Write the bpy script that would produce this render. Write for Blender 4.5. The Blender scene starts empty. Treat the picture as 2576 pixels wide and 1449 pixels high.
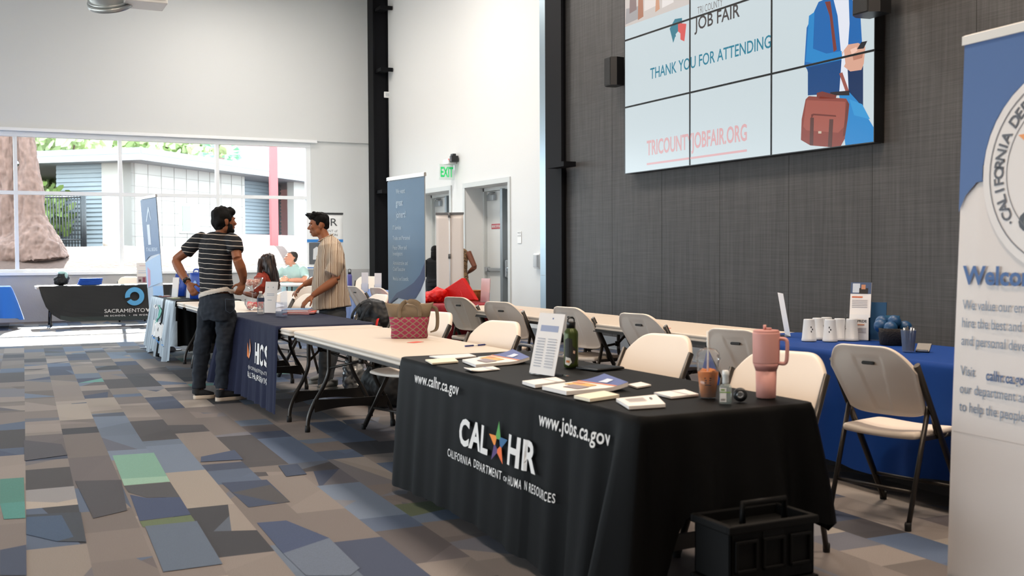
import bpy, bmesh, math, random
from mathutils import Vector, Matrix, Euler, noise
D = bpy.data
S = bpy.context.scene
COL = S.collection
PI = math.pi
# ---------------------------------------------------------------- camera
FPX, CX, CY, EYE = 2700.0, 1288.0, 724.5, 1.33
YAW, PITCH, ROLL = math.atan(1318 / FPX), math.atan(89.5 / FPX), 0.0046
_f = Vector((math.sin(YAW) * math.cos(PITCH), math.cos(YAW) * math.cos(PITCH), -math.sin(PITCH)))
_r0 = Vector((math.cos(YAW), -math.sin(YAW), 0)); _u0 = _r0.cross(_f)
CR = _r0 * math.cos(ROLL) - _u0 * math.sin(ROLL)
CU = _r0 * math.sin(ROLL) + _u0 * math.cos(ROLL)
CF = _f
CAMP = Vector((0, 0, EYE))
cd = D.cameras.new('camera'); cam = D.objects.new('camera', cd); COL.objects.link(cam)
cd.sensor_width = 36; cd.lens = FPX / 2576 * 36; cd.clip_end = 300; cd.clip_start = .05
cam.matrix_world = Matrix(((CR.x, CU.x, -CF.x, 0), (CR.y, CU.y, -CF.y, 0), (CR.z, CU.z, -CF.z, EYE), (0, 0, 0, 1)))
cd.dof.use_dof = True; cd.dof.focus_distance = 9.8; cd.dof.aperture_fstop = 4.0
S.camera = cam
# ---------------------------------------------------------------- light
S.view_settings.view_transform = 'Standard'; S.view_settings.look = 'None'
S.view_settings.exposure = 0.0; S.view_settings.gamma = 1.0; S.view_settings.use_curve_mapping = False
W = D.worlds.new('sky'); S.world = W; W.use_nodes = True
_bg = W.node_tree.nodes['Background']; _bg.inputs[0].default_value = (.80, .91, 1.0, 1); _bg.inputs[1].default_value = 9.0
def lamp(name, kind, loc, energy, color, size=None, rot=(0, 0, 0), portal=False):
    l = D.lights.new(name, kind); o = D.objects.new(name, l); COL.objects.link(o)
    o.location = loc; o.rotation_euler = rot; l.energy = energy; l.color = color
    if kind == 'AREA':
        l.shape = 'RECTANGLE'; l.size, l.size_y = size; l.cycles.is_portal = portal
    return o
_sun = lamp('sun', 'SUN', (0, 40, 30), 32.0, (1, .95, .88)); _sun.data.angle = .01
_sd = Vector((-.10, -1, -.585)).normalized(); _sun.rotation_euler = _sd.to_track_quat('-Z', 'Y').to_euler()
lamp('front_window_portal', 'AREA', (-1.3, 23.32, 2.36), 1, (1, 1, 1), (15.4, 2.8), (-PI / 2, 0, 0), True)
lamp('side_window_portal', 'AREA', (-9.02, 10, 1.6), 1, (1, 1, 1), (3.0, 16.0), (0, -PI / 2, 0), True)
WARM = (1, .80, .62); NEUT = (1, .93, .86)
CEIL_Z = 7.9
for _x, _y, _e, _c in [(0.5, 1.5, 190, WARM), (4.6, 1.0, 260, WARM), (0.5, 6.5, 75, WARM), (4.8, 6.2, 270, WARM), (4.9, 11.5, 200, NEUT), (0.5, 12, 15, NEUT), (4.9, 16.6, 230, NEUT), (4.4, 20.6, 110, NEUT)]:
    lamp('ceiling_lamp', 'AREA', (_x, _y, 6.98), _e, _c, (1.1, 1.1))
S.cycles.max_bounces = 7; S.cycles.diffuse_bounces = 4; S.cycles.glossy_bounces = 3; S.cycles.transmission_bounces = 6
S.cycles.transparent_max_bounces = 12; S.cycles.caustics_reflective = False; S.cycles.caustics_refractive = False
S.cycles.sample_clamp_indirect = 6; S.cycles.use_denoising = True
# ---------------------------------------------------------------- helpers
def hx(h, k=1.0):
    h = h.lstrip('#'); v = [int(h[i:i + 2], 16) / 255 for i in (0, 2, 4)]
    return tuple(k * (c / 12.92 if c <= .04045 else ((c + .055) / 1.055) ** 2.4) for c in v) + (1,)
def at(px, py, z=0.0):
    d = CF + CR * ((px - CX) / FPX) - CU * ((py - CY) / FPX)
    return CAMP + d * ((z - EYE) / d.z)
def dep(px, py, Z):
    return CAMP + (CF + CR * ((px - CX) / FPX) - CU * ((py - CY) / FPX)) * Z
MATS = {}
def mat(name, color, rough=.6, metal=0.0, spec=.5, bump=0.0, bscale=60, var=0.0, vscale=6, coat=0.0, emit=None, alpha=None, sheen=0):
    if name in MATS: return MATS[name]
    m = D.materials.new(name); m.use_nodes = True; nt = m.node_tree; b = nt.nodes['Principled BSDF']
    c = hx(color) if isinstance(color, str) else tuple(color) + ((1,) if len(color) == 3 else ())
    b.inputs['Base Color'].default_value = c; b.inputs['Roughness'].default_value = rough
    b.inputs['Metallic'].default_value = metal; b.inputs['Specular IOR Level'].default_value = spec
    b.inputs['Coat Weight'].default_value = coat
    if sheen: b.inputs['Sheen Weight'].default_value = sheen
    if emit is not None:
        b.inputs['Emission Color'].default_value = hx(emit[0]); b.inputs['Emission Strength'].default_value = emit[1]
    tc = nt.nodes.new('ShaderNodeTexCoord')
    if var:
        n = nt.nodes.new('ShaderNodeTexNoise'); n.inputs['Scale'].default_value = vscale; n.inputs['Detail'].default_value = 5
        nt.links.new(tc.outputs['Object'], n.inputs['Vector'])
        mx = nt.nodes.new('ShaderNodeMix'); mx.data_type = 'RGBA'
        mx.inputs[6].default_value = tuple(x * (1 - var) for x in c[:3]) + (1,); mx.inputs[7].default_value = tuple(min(1, x * (1 + var)) for x in c[:3]) + (1,)
        nt.links.new(n.outputs['Fac'], mx.inputs[0]); nt.links.new(mx.outputs[2], b.inputs['Base Color'])
    if bump:
        n = nt.nodes.new('ShaderNodeTexNoise'); n.inputs['Scale'].default_value = bscale; n.inputs['Detail'].default_value = 4
        nt.links.new(tc.outputs['Object'], n.inputs['Vector'])
        bp = nt.nodes.new('ShaderNodeBump'); bp.inputs['Strength'].default_value = bump; bp.inputs['Distance'].default_value = .01
        nt.links.new(n.outputs['Fac'], bp.inputs['Height']); nt.links.new(bp.outputs[0], b.inputs['Normal'])
    MATS[name] = m; return m
def stretched(name, c1, c2, sc1, sc2, rough=.8, detail=6, lo=.35, hi=.65):
    """two noises stretched along different axes, blended between two colours"""
    m = D.materials.new(name); m.use_nodes = True; nt = m.node_tree; b = nt.nodes['Principled BSDF']; b.inputs['Roughness'].default_value = rough
    tc = nt.nodes.new('ShaderNodeTexCoord'); outs = []
    for sc in (sc1, sc2):
        mp = nt.nodes.new('ShaderNodeMapping'); mp.inputs['Scale'].default_value = sc
        n = nt.nodes.new('ShaderNodeTexNoise'); n.inputs['Scale'].default_value = 1; n.inputs['Detail'].default_value = detail
        nt.links.new(tc.outputs['Object'], mp.inputs[0]); nt.links.new(mp.outputs[0], n.inputs['Vector']); outs.append(n)
    ad = nt.nodes.new('ShaderNodeMath'); ad.operation = 'ADD'; nt.links.new(outs[0].outputs[0], ad.inputs[0]); nt.links.new(outs[1].outputs[0], ad.inputs[1])
    mr = nt.nodes.new('ShaderNodeMapRange'); mr.inputs[1].default_value = lo * 2; mr.inputs[2].default_value = hi * 2; nt.links.new(ad.outputs[0], mr.inputs[0])
    mx = nt.nodes.new('ShaderNodeMix'); mx.data_type = 'RGBA'; mx.inputs[6].default_value = hx(c1); mx.inputs[7].default_value = hx(c2)
    nt.links.new(mr.outputs[0], mx.inputs[0]); nt.links.new(mx.outputs[2], b.inputs['Base Color'])
    MATS[name] = m; return m
def glassy(name, tint=(1, 1, 1), gloss=.12, rough=.03, base=None):
    """thin clear sheet: lets light through, fresnel-weighted gloss"""
    m = D.materials.new(name); m.use_nodes = True; nt = m.node_tree; nt.nodes.clear()
    o = nt.nodes.new('ShaderNodeOutputMaterial'); t = nt.nodes.new('ShaderNodeBsdfTransparent'); t.inputs[0].default_value = tuple(tint) + (1,)
    g = nt.nodes.new('ShaderNodeBsdfGlossy'); g.inputs['Roughness'].default_value = rough
    lw = nt.nodes.new('ShaderNodeLayerWeight'); lw.inputs[0].default_value = gloss
    mx = nt.nodes.new('ShaderNodeMixShader'); nt.links.new(lw.outputs['Fresnel'], mx.inputs[0]); nt.links.new(t.outputs[0], mx.inputs[1]); nt.links.new(g.outputs[0], mx.inputs[2])
    last = mx
    if base:
        d = nt.nodes.new('ShaderNodeBsdfDiffuse'); d.inputs[0].default_value = hx(base[0])
        m2 = nt.nodes.new('ShaderNodeMixShader'); m2.inputs[0].default_value = base[1]
        nt.links.new(mx.outputs[0], m2.inputs[1]); nt.links.new(d.outputs[0], m2.inputs[2]); last = m2
    nt.links.new(last.outputs[0], o.inputs[0]); MATS[name] = m; return m
def colmat(name, rough=.9, bump=.3, bscale=400, var=.12):
    """colour read from the mesh's own pattern colours, with a woven grain"""
    m = D.materials.new(name); m.use_nodes = True; nt = m.node_tree; b = nt.nodes['Principled BSDF']; b.inputs['Roughness'].default_value = rough
    b.inputs['Specular IOR Level'].default_value = .2
    a = nt.nodes.new('ShaderNodeVertexColor'); a.layer_name = 'pattern'
    tc = nt.nodes.new('ShaderNodeTexCoord'); n = nt.nodes.new('ShaderNodeTexNoise'); n.inputs['Scale'].default_value = bscale; n.inputs['Detail'].default_value = 3
    nt.links.new(tc.outputs['Object'], n.inputs['Vector'])
    mr = nt.nodes.new('ShaderNodeMapRange'); mr.inputs[1].default_value = .3; mr.inputs[2].default_value = .7; mr.inputs[3].default_value = 1 - var; mr.inputs[4].default_value = 1 + var
    nt.links.new(n.outputs[0], mr.inputs[0])
    mx = nt.nodes.new('ShaderNodeMix'); mx.data_type = 'RGBA'; mx.blend_type = 'MULTIPLY'; mx.inputs[0].default_value = 1
    nt.links.new(a.outputs[0], mx.inputs[6]); nt.links.new(mr.outputs[0], mx.inputs[7]); nt.links.new(mx.outputs[2], b.inputs['Base Color'])
    bp = nt.nodes.new('ShaderNodeBump'); bp.inputs['Strength'].default_value = bump; bp.inputs['Distance'].default_value = .003
    nt.links.new(n.outputs[0], bp.inputs['Height']); nt.links.new(bp.outputs[0], b.inputs['Normal'])
    MATS[name] = m; return m
def bmx(*a, **k): return bmesh.new()
def box(bm, lo, hi, bev=0.0, seg=2, mi=0):
    n0 = set(bm.faces)
    c = [(a + b) / 2 for a, b in zip(lo, hi)]; s = [abs(b - a) for a, b in zip(lo, hi)]
    r = bmesh.ops.create_cube(bm, size=1, matrix=Matrix.Translation(c) @ Matrix.Diagonal((*s, 1)))
    if bev > 0:
        es = list({e for v in r['verts'] for e in v.link_edges})
        bmesh.ops.bevel(bm, geom=es, offset=min(bev, min(s) * .49), segments=seg, affect='EDGES', profile=.5)
    for f in bm.faces:
        if f not in n0: f.material_index = mi; f.smooth = bev > 0 and f.smooth
    return bm
def ring_loft(bm, rings, cap=True, closed=True, mi=0, smooth=True):
    vs = [[bm.verts.new(p) for p in r] for r in rings]
    n = len(vs[0])
    for a, b in zip(vs, vs[1:]):
        for i in range(n if closed else n - 1):
            j = (i + 1) % n
            f = bm.faces.new((a[i], a[j], b[j], b[i])); f.smooth = smooth; f.material_index = mi
    if cap and closed:
        for r in (vs[0][::-1], vs[-1]):
            try: f = bm.faces.new(r); f.material_index = mi
            except ValueError: pass
    return vs
def tube(bm, pts, r, seg=10, cap=True, mi=0, wide=None, closed=False):
    """pts: centre line; r: radius or list (or (a,b) pairs with `wide` giving the a axis)"""
    P = [Vector(p) for p in pts]; n = len(P); rings = []
    rr = r if isinstance(r, (list, tuple)) and len(r) == n else [r] * n
    prev = None
    for i, p in enumerate(P):
        if closed: t = P[(i + 1) % n] - P[i - 1]
        else: t = P[min(i + 1, n - 1)] - P[max(i - 1, 0)]
        if t.length < 1e-9: t = Vector((0, 0, 1))
        t.normalize()
        ref = Vector(wide) if wide is not None else (prev if prev is not None else (Vector((0, 0, 1)) if abs(t.z) < .9 else Vector((1, 0, 0))))
        a = (ref - t * ref.dot(t))
        if a.length < 1e-6: a = t.orthogonal()
        a.normalize(); b = t.cross(a); prev = a
        ra, rb = rr[i] if isinstance(rr[i], (tuple, list)) else (rr[i], rr[i])
        rings.append([p + a * (ra * math.cos(2 * PI * k / seg)) + b * (rb * math.sin(2 * PI * k / seg)) for k in range(seg)])
    if closed: rings.append(rings[0])
    ring_loft(bm, rings, cap and not closed, True, mi)
    return bm
def bez(pts, n=8):
    """smooth Catmull-Rom path through the points"""
    P = [Vector(p) for p in pts]; out = []
    for i in range(len(P) - 1):
        p0, p1, p2, p3 = P[max(i - 1, 0)], P[i], P[i + 1], P[min(i + 2, len(P) - 1)]
        for k in range(n):
            t = k / n
            out.append(.5 * ((2 * p1) + (p2 - p0) * t + (2 * p0 - 5 * p1 + 4 * p2 - p3) * t * t + (3 * p1 - p0 - 3 * p2 + p3) * t ** 3))
    out.append(P[-1]); return out
def lathe(bm, prof, seg=24, c=(0, 0, 0), mi=0, cap=True):
    rings = [[Vector((c[0] + r * math.cos(2 * PI * k / seg), c[1] + r * math.sin(2 * PI * k / seg), c[2] + z)) for k in range(seg)] for r, z in prof]
    ring_loft(bm, rings, cap, True, mi); return bm
def ell(bm, c, r, rot=None, mi=0, u=20, v=14):
    n0 = set(bm.faces)
    M = Matrix.Translation(c) @ (rot.to_4x4() if rot is not None else Matrix()) @ Matrix.Diagonal((*r, 1))
    bmesh.ops.create_uvsphere(bm, u_segments=u, v_segments=v, radius=1, matrix=M)
    for f in bm.faces:
        if f not in n0: f.smooth = True; f.material_index = mi
    return bm
def prism(bm, poly, fn, depth, mi=0):
    """poly of 2-D points mapped by fn(x, y, d) -> 3-D at d = 0 and depth"""
    a = [bm.verts.new(fn(x, y, 0)) for x, y in poly]; b = [bm.verts.new(fn(x, y, depth)) for x, y in poly]; n = len(poly)
    for i in range(n): bm.faces.new((a[i], a[(i + 1) % n], b[(i + 1) % n], b[i])).material_index = mi
    bm.faces.new(a[::-1]).material_index = mi; bm.faces.new(b).material_index = mi
    return bm
def obj(name, bm, m, parent=None, loc=None, rotz=0, world=False, mods=None, smooth=None, rot=None):
    """links one mesh object; world=True: the shape is in room coordinates and is moved into the parent's frame"""
    bmesh.ops.recalc_face_normals(bm, faces=bm.faces[:])
    if smooth is not None:
        for f in bm.faces: f.smooth = smooth
    if world and parent is not None:
        M = Matrix.Translation(parent.location) @ parent.rotation_euler.to_matrix().to_4x4()
        bm.transform(M.inverted())
    me = D.meshes.new(name); bm.to_mesh(me); bm.free()
    for k in (m if isinstance(m, (list, tuple)) else [m]): me.materials.append(k)
    o = D.objects.new(name, me); COL.objects.link(o)
    if parent is not None: o.parent = parent
    if loc is not None: o.location = loc
    if rotz: o.rotation_euler = (0, 0, rotz)
    if rot is not None: o.rotation_euler = rot
    for kind, kw in (mods or []):
        md = o.modifiers.new(kind.lower(), kind)
        for k, v in kw.items(): setattr(md, k, v)
    return o
SUB = lambda n=1: ('SUBSURF', dict(levels=n, render_levels=n))
SOL = lambda t, o=0: ('SOLIDIFY', dict(thickness=t, offset=o))
def tag(o, label=None, cat=None, group=None, kind=None):
    if label: o['label'] = label
    if cat: o['category'] = cat
    if group: o['group'] = group
    if kind: o['kind'] = kind
    return o
def thing(name, label, cat, loc=(0, 0, 0), rotz=0, group=None):
    o = D.objects.new(name, None); COL.objects.link(o); o.location = loc; o.rotation_euler = (0, 0, rotz); o.empty_display_size = .1
    return tag(o, label, cat, group)
def struct(o): o['kind'] = 'structure'; return o
def kids(o): return [c for c in COL.objects if c.parent == o]
def dup(root, loc=None, rotz=None, label=None, group=None):
    r = root.copy(); COL.objects.link(r)
    if loc is not None: r.location = loc
    if rotz is not None: r.rotation_euler = (0, 0, rotz)
    if label: r['label'] = label
    if group: r['group'] = group
    for ch in kids(root):
        c = ch.copy(); COL.objects.link(c); c.parent = r
        for g in kids(ch):
            q = g.copy(); COL.objects.link(q); q.parent = c
    return r
def words(s, bold=0.0, spacing=1.0, shear=0.0):
    """lettering as a flat bmesh in XY, with its bounding box"""
    cu = D.curves.new('lettering', 'FONT'); cu.body = s; cu.size = 1; cu.offset = bold; cu.space_character = spacing; cu.shear = shear
    cu.resolution_u = 3; cu.align_x = 'LEFT'
    o = D.objects.new('lettering', cu); COL.objects.link(o)
    dg = bpy.context.evaluated_depsgraph_get(); me = D.meshes.new_from_object(o.evaluated_get(dg))
    bm = bmesh.new(); bm.from_mesh(me); D.objects.remove(o); D.curves.remove(cu); D.meshes.remove(me)
    bmesh.ops.remove_doubles(bm, verts=bm.verts[:], dist=1e-5)
    xs = [v.co.x for v in bm.verts]; ys = [v.co.y for v in bm.verts]
    return bm, (min(xs), min(ys), max(xs), max(ys))
def put(dst, src, fn, mi=0, cell=None):
    """maps src's (x, y) through fn into dst; cell cuts long faces so they can bend"""
    if cell:
        xs = [v.co.x for v in src.verts]; ys = [v.co.y for v in src.verts]
        for ax, lo, hi in ((0, min(xs), max(xs)), (1, min(ys), max(ys))):
            k = math.floor(lo / cell) + 1
            while k * cell < hi:
                co = [0, 0, 0]; no = [0, 0, 0]; co[ax] = k * cell; no[ax] = 1
                bmesh.ops.bisect_plane(src, geom=src.verts[:] + src.edges[:] + src.faces[:], plane_co=co, plane_no=no); k += 1
    mp = {v: dst.verts.new(fn(v.co.x, v.co.y)) for v in src.verts}
    for f in src.faces:
        try: g = dst.faces.new([mp[v] for v in f.verts]); g.material_index = mi
        except ValueError: pass
    src.free(); return dst
def text(dst, s, x0, y0, x1, y1, fn, mi=0, bold=0.0, cell=None, spacing=1.0, shear=0, keep=False):
    """lettering fitted to the rectangle (x0,y0)-(x1,y1) of a surface, fn(x, y) -> point on it"""
    b, (a0, b0, a1, b1) = words(s, bold, spacing, shear)
    sx = (x1 - x0) / (a1 - a0); sy = (y1 - y0) / (b1 - b0)
    if keep: sx = abs(sy) * (1 if sx > 0 else -1) * keep
    for v in b.verts: v.co.x = x0 + (v.co.x - a0) * sx; v.co.y = y0 + (v.co.y - b0) * sy
    return put(dst, b, fn, mi, cell)
def flat(poly):
    b = bmesh.new(); vs = [b.verts.new((x, y, 0)) for x, y in poly]; b.faces.new(vs)
    bmesh.ops.triangulate(b, faces=b.faces[:]); return b
def blob(name, build, voxel, m, parent, smooth=3, world=True, lift=None, mods=None, post=None):
    """one continuous surface out of overlapping limbs"""
    bm = bmesh.new(); build(bm); bmesh.ops.recalc_face_normals(bm, faces=bm.faces[:])
    me = D.meshes.new(name); bm.to_mesh(me); bm.free(); o = D.objects.new(name, me); COL.objects.link(o)
    r = o.modifiers.new('r', 'REMESH'); r.mode = 'VOXEL'; r.voxel_size = voxel; r.use_smooth_shade = True
    if smooth:
        s = o.modifiers.new('s', 'SMOOTH'); s.factor = .5; s.iterations = smooth
    dg = bpy.context.evaluated_depsgraph_get(); m2 = D.meshes.new_from_object(o.evaluated_get(dg)); D.objects.remove(o); D.meshes.remove(me)
    b2 = bmesh.new(); b2.from_mesh(m2); D.meshes.remove(m2)
    if post: post(b2)
    for f in b2.faces: f.smooth = True
    return obj(name, b2, m, parent, world=world, mods=mods)
# ================================================================ the hall
wallpaint = mat('wall paint', '#e3e4e2', .75, bump=.05, bscale=180)
greypaint = mat('upper wall paint', '#dbdddc', .8, bump=.05, bscale=180)
concrete = mat('concrete', '#b7b6b5', .85, bump=.25, bscale=25, var=.12, vscale=3)
blacksteel = mat('black painted steel', '#07080d', .7, spec=.2)
alu = mat('white aluminium', '#f0f3f5', .5)
lit_steel = mat('window-lit steel', '#9fb0bb', .35, metal=.7)
panelwall = stretched('dark fabric wallcovering', '#302e2d', '#4b4948', (30, 30, 1.5), (2.0, 2.0, 160), .62, 8, .34, .68)
glass = glassy('window glass', (.97, .99, .985), .10)
X_DARK, X_DOOR, Y_WIN = 7.68, 7.95, 23.3
# carpet: planks 0.25 m wide laid lengthwise, each a collage of translucent facets
def make_carpet():
    rnd = random.Random(11); bm = bmesh.new(); lay = bm.loops.layers.float_color.new('pattern')
    pal = [('#8f8783', 22), ('#827a77', 24), ('#9b938d', 11), ('#746d6b', 20), ('#676164', 12), ('#454348', 10), ('#aaa29a', 4), ('#3b4762', 14), ('#566783', 10), ('#6c7c93', 8), ('#33353e', 5), ('#62a097', 2.0), ('#646f55', .5)]
    cols = [tuple(.70 * q for q in hx(c)[:3]) for c, _ in pal]; wts = [w for _, w in pal]
    blue = cols[7:10]; cg, sg = math.cos(.027), math.sin(.027)
    def P(a, b): return (a * cg + b * sg - .01, -a * sg + b * cg)
    def split(poly, p, d):
        L, R = [], []; n = len(poly)
        for i in range(n):
            A, B = poly[i], poly[(i + 1) % n]
            sa = (A[0] - p[0]) * d[1] - (A[1] - p[1]) * d[0]; sb = (B[0] - p[0]) * d[1] - (B[1] - p[1]) * d[0]
            (L if sa >= 0 else R).append(A)
            if sa * sb < 0:
                t = sa / (sa - sb); X = (A[0] + (B[0] - A[0]) * t, A[1] + (B[1] - A[1]) * t); L.append(X); R.append(X)
        return L, R
    def add(poly, c, z=0.0):
        q = [(min(max(x, -9), 8.45), min(max(y, -7), 23.4)) for x, y in poly]
        q2 = []
        for p in q:
            if not q2 or (abs(p[0] - q2[-1][0]) + abs(p[1] - q2[-1][1])) > 1e-4: q2.append(p)
        if len(q2) > 2 and (abs(q2[0][0] - q2[-1][0]) + abs(q2[0][1] - q2[-1][1])) < 1e-4: q2.pop()
        if len(q2) < 3: return
        try: f = bm.faces.new([bm.verts.new((x, y, z)) for x, y in q2])
        except ValueError: return
        for l in f.loops: l[lay] = (*c, 1)
    for k in range(-38, 38):
        a0, a1 = k * .2525, (k + 1) * .2525; b = -8 + rnd.random()
        while b < 25:
            h = rnd.choice((.22, .3, .42, .5, .62, .85, 1.0, 1.0)); base = rnd.choices(cols, wts)[0]
            s0 = rnd.uniform(-.05, .05) if rnd.random() < .5 else 0
            pieces = [[(a0, b), (a1, b), (a1, b + h), (a0, b + h)]]
            for _ in range(rnd.choice((0, 1, 1, 2, 2, 3))):
                i = rnd.randrange(len(pieces)); q = pieces.pop(i)
                cx = rnd.uniform(a0, a1); cy = rnd.uniform(b + .1 * h, b + .9 * h)
                ang = rnd.choice((rnd.uniform(-.35, .35), rnd.uniform(.5, 1.5), rnd.uniform(-1.5, -.5)))
                L, R = split(q, (cx, cy), (math.cos(ang), math.sin(ang)))
                pieces += [x for x in (L, R) if len(x) > 2]
            for i, q in enumerate(pieces):
                if i and rnd.random() < .32: c = rnd.choices(cols, wts)[0]
                else:
                    k_ = rnd.uniform(.82, 1.18); c = tuple(x * k_ for x in base)
                if i and rnd.random() < .25: c = tuple((x + y) / 2 for x, y in zip(c, rnd.choice(blue)))
                add([P(*p) for p in q], c)
            b += h
    nz = [.0006]
    # the plainly readable planks of the aisle, where they lie on the floor
    for c, pts in [('#78a898', ((283, 1146), (387, 1139), (428, 1212), (312, 1222))), ('#93bba9', ((306, 1205), (420, 1198), (428, 1212), (312, 1222))),
                   ('#46474d', ((312, 1223), (428, 1213), (453, 1251), (368, 1252), (323, 1239))), ('#35456a', ((327, 1245), (368, 1253), (453, 1251), (480, 1295), (351, 1311))),
                   ('#5d6e4e', ((351, 1312), (480, 1296), (492, 1313), (360, 1327))),
                   ('#34425f', ((557, 1215), (671, 1207), (730, 1263), (625, 1277))), ('#47464a', ((583, 1240), (680, 1220), (730, 1263), (700, 1266))),
                   ('#3b4c70', ((646, 1316), (720, 1310), (828, 1354), (712, 1393))), ('#66748a', ((712, 1393), (828, 1354), (905, 1430), (880, 1449), (770, 1449))),
                   ('#47837a', ((0, 1206), (60, 1202), (62, 1262), (0, 1268))), ('#4a8f8a', ((0, 1268), (62, 1262), (64, 1304), (10, 1307))),
                   ('#343c49', ((66, 1296), (203, 1289), (217, 1364), (143, 1363), (66, 1345))), ('#3a5272', ((66, 1302), (155, 1297), (185, 1352), (143, 1363), (66, 1345))),
                   ('#424149', ((189, 1211), (305, 1208), (320, 1285), (235, 1305))), ('#4a4952', ((60, 1108), (155, 1118), (170, 1145), (62, 1160))),
                   ('#3a4660', ((0, 1385), (66, 1372), (67, 1449), (0, 1449))), ('#5a6a80', ((365, 1325), (495, 1312), (560, 1420), (411, 1440))),
                   ('#3d4c6b', ((506, 1150), (590, 1133), (612, 1157), (505, 1163))), ('#31405c', ((700, 1172), (748, 1168), (772, 1194), (720, 1200)))]:
        p3 = [at(x, y, 0) for x, y in pts]; nz[0] += .00015; add([(p.x, p.y) for p in p3], tuple(.75 * q for q in hx(c)[:3]), nz[0])
    return bm
carpetmat = colmat('patterned carpet', .95, .5, 260, .16)
carpetmat.node_tree.nodes['Principled BSDF'].inputs['Roughness'].default_value = .78; carpetmat.node_tree.nodes['Principled BSDF'].inputs['Specular IOR Level'].default_value = .4
struct(obj('floor', make_carpet(), carpetmat))
_b = bmesh.new(); box(_b, (-9.2, -7.2, -.12), (8.6, 23.6, -.004)); struct(obj('floor_slab', _b, concrete))
_b = bmesh.new(); box(_b, (-9.3, -7.3, CEIL_Z), (8.6, 23.6, CEIL_Z + .15)); struct(obj('ceiling', _b, mat('ceiling paint', '#d8d6d2', .9)))
# right side: dark covered wall, then the white wall with the exit doors
_b = bmesh.new(); box(_b, (X_DARK, -7.2, 0), (8.55, 13.9, CEIL_Z)); struct(obj('wall_right', _b, panelwall))
_b = bmesh.new(); box(_b, (X_DARK - .012, -7.2, 0), (X_DARK, 13.9, .17)); box(_b, (X_DARK - .03, -7.2, 0), (X_DARK - .005, 13.9, .012)); struct(obj('baseboard_right', _b, mat('metal baseboard', '#a9adb0', .4, metal=.6)))
_b = bmesh.new()
for y in (12.6, 11.4, 10.2, 9.0, 7.8, 6.6, 5.4, 4.2, 3.0, 1.8, .6): box(_b, (X_DARK - .0015, y, .17), (X_DARK + .01, y + .003, CEIL_Z))
struct(obj('trim_2', _b, mat('panel joint', '#151413', .8)))
DOORS = [(16.40, 18.22), (18.96, 20.82)]; DZ = 2.52
_b = bmesh.new(); yy = 13.9
for y0, y1 in DOORS:
    box(_b, (X_DOOR, yy, 0), (8.55, y0, CEIL_Z)); box(_b, (X_DOOR, y0, DZ), (8.55, y1, CEIL_Z)); yy = y1
box(_b, (X_DOOR, yy, 0), (8.55, 23.6, CEIL_Z)); box(_b, (8.5, 13.9, 0), (8.6, 23.6, DZ + .1))
struct(obj('wall_doors', _b, wallpaint))
_b = bmesh.new(); box(_b, (X_DOOR - .012, 14.45, 0), (X_DOOR, 16.3, .1)); box(_b, (X_DOOR - .012, 20.95, 0), (X_DOOR, 22.4, .1)); struct(obj('baseboard_doors', _b, mat('rubber base', '#6d6f72', .6)))
doorpaint = mat('door paint', '#d9dad7', .45); frameshade = mat('door frame paint', '#c9ccca', .5); mull = mat('mullion steel', '#7d8488', .4, metal=.3); chrome = mat('satin chrome', '#b9bec2', .25, metal=.9); signred = mat('sign red', '#b52a3c', .5); white = mat('white print', '#f2f2f0', .6)
for n, (y0, y1) in enumerate(DOORS, 1):
    d = D.objects.new('door_%d' % n, None); COL.objects.link(d); d.location = (8.36, (y0 + y1) / 2, 0); struct(d)
    b = bmesh.new()
    for a, c in ((y0, y0 + .09), (y1 - .09, y1)): pass
    box(b, (X_DOOR - .023, y0 - .088, 0), (X_DOOR + .002, y0, DZ + .01)); box(b, (X_DOOR - .023, y1, 0), (X_DOOR + .002, y1 + .088, DZ + .01))
    box(b, (X_DOOR - .025, y0 - .09, DZ), (X_DOOR + .002, y1 + .09, DZ + .09), .004); box(b, (8.3, y0, DZ - .06), (8.45, y1, DZ)); box(b, (8.3, y0, 0), (8.45, y0 + .05, DZ)); box(b, (8.3, y1 - .05, 0), (8.45, y1, DZ))
    obj('door_frame', b, frameshade, d, world=True)
    ym = (y0 + y1) / 2; b = bmesh.new(); box(b, (8.24, ym - .05, 0), (8.44, ym + .05, DZ - .05), .006); obj('center_post', b, mull, d, world=True)
    for a, c, s in ((y0 + .05, ym - .05, -1), (ym + .05, y1 - .05, 1)):
        b = bmesh.new(); box(b, (8.36, a + .004, .01), (8.41, c - .004, DZ - .065), .003); lf = obj('door_leaf', b, doorpaint, d, world=True)
        b = bmesh.new(); box(b, (8.30, a + .06, .99), (8.36, c - .05, 1.05), .012); box(b, (8.28, a + .02, .975), (8.36, a + .1, 1.065), .01); box(b, (8.28, c - .14, .975), (8.36, c - .03, 1.065), .01)
        if s < 0: box(b, (8.27, ym - .06 - .06, .88), (8.33, ym - .06, 1.2), .02)
        q = obj('crash_bar', b, chrome, lf); q.location = (0, 0, 0); q.data.transform(Matrix.Translation(-d.location))
        b = bmesh.new(); box(b, (8.29, c - .42, DZ - .24), (8.36, c - .12, DZ - .13), .008); tube(b, [(8.3, c - .2, DZ - .12), (8.22, c - .42, DZ - .105), (8.36, c - .34, DZ - .09)], .012, 6)
        q = obj('door_closer', b, chrome, lf); q.data.transform(Matrix.Translation(-d.location))
        zc = 1.33 + .455 * 8.36 / 7.95; w = .40; y_s = (a + c) / 2
        b = bmesh.new(); box(b, (8.354, y_s - w / 2, zc - .045), (8.361, y_s + w / 2, zc + .045))
        text(b, 'EMERGENCY EXIT ONLY', y_s + w / 2 - .02, zc - .025, y_s - w / 2 + .02, zc + .025, lambda x, y: (8.352, x, y), 1, .02)
        q = obj('warning_sign', b, [signred, white], lf); q.data.transform(Matrix.Translation(-d.location))
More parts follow.
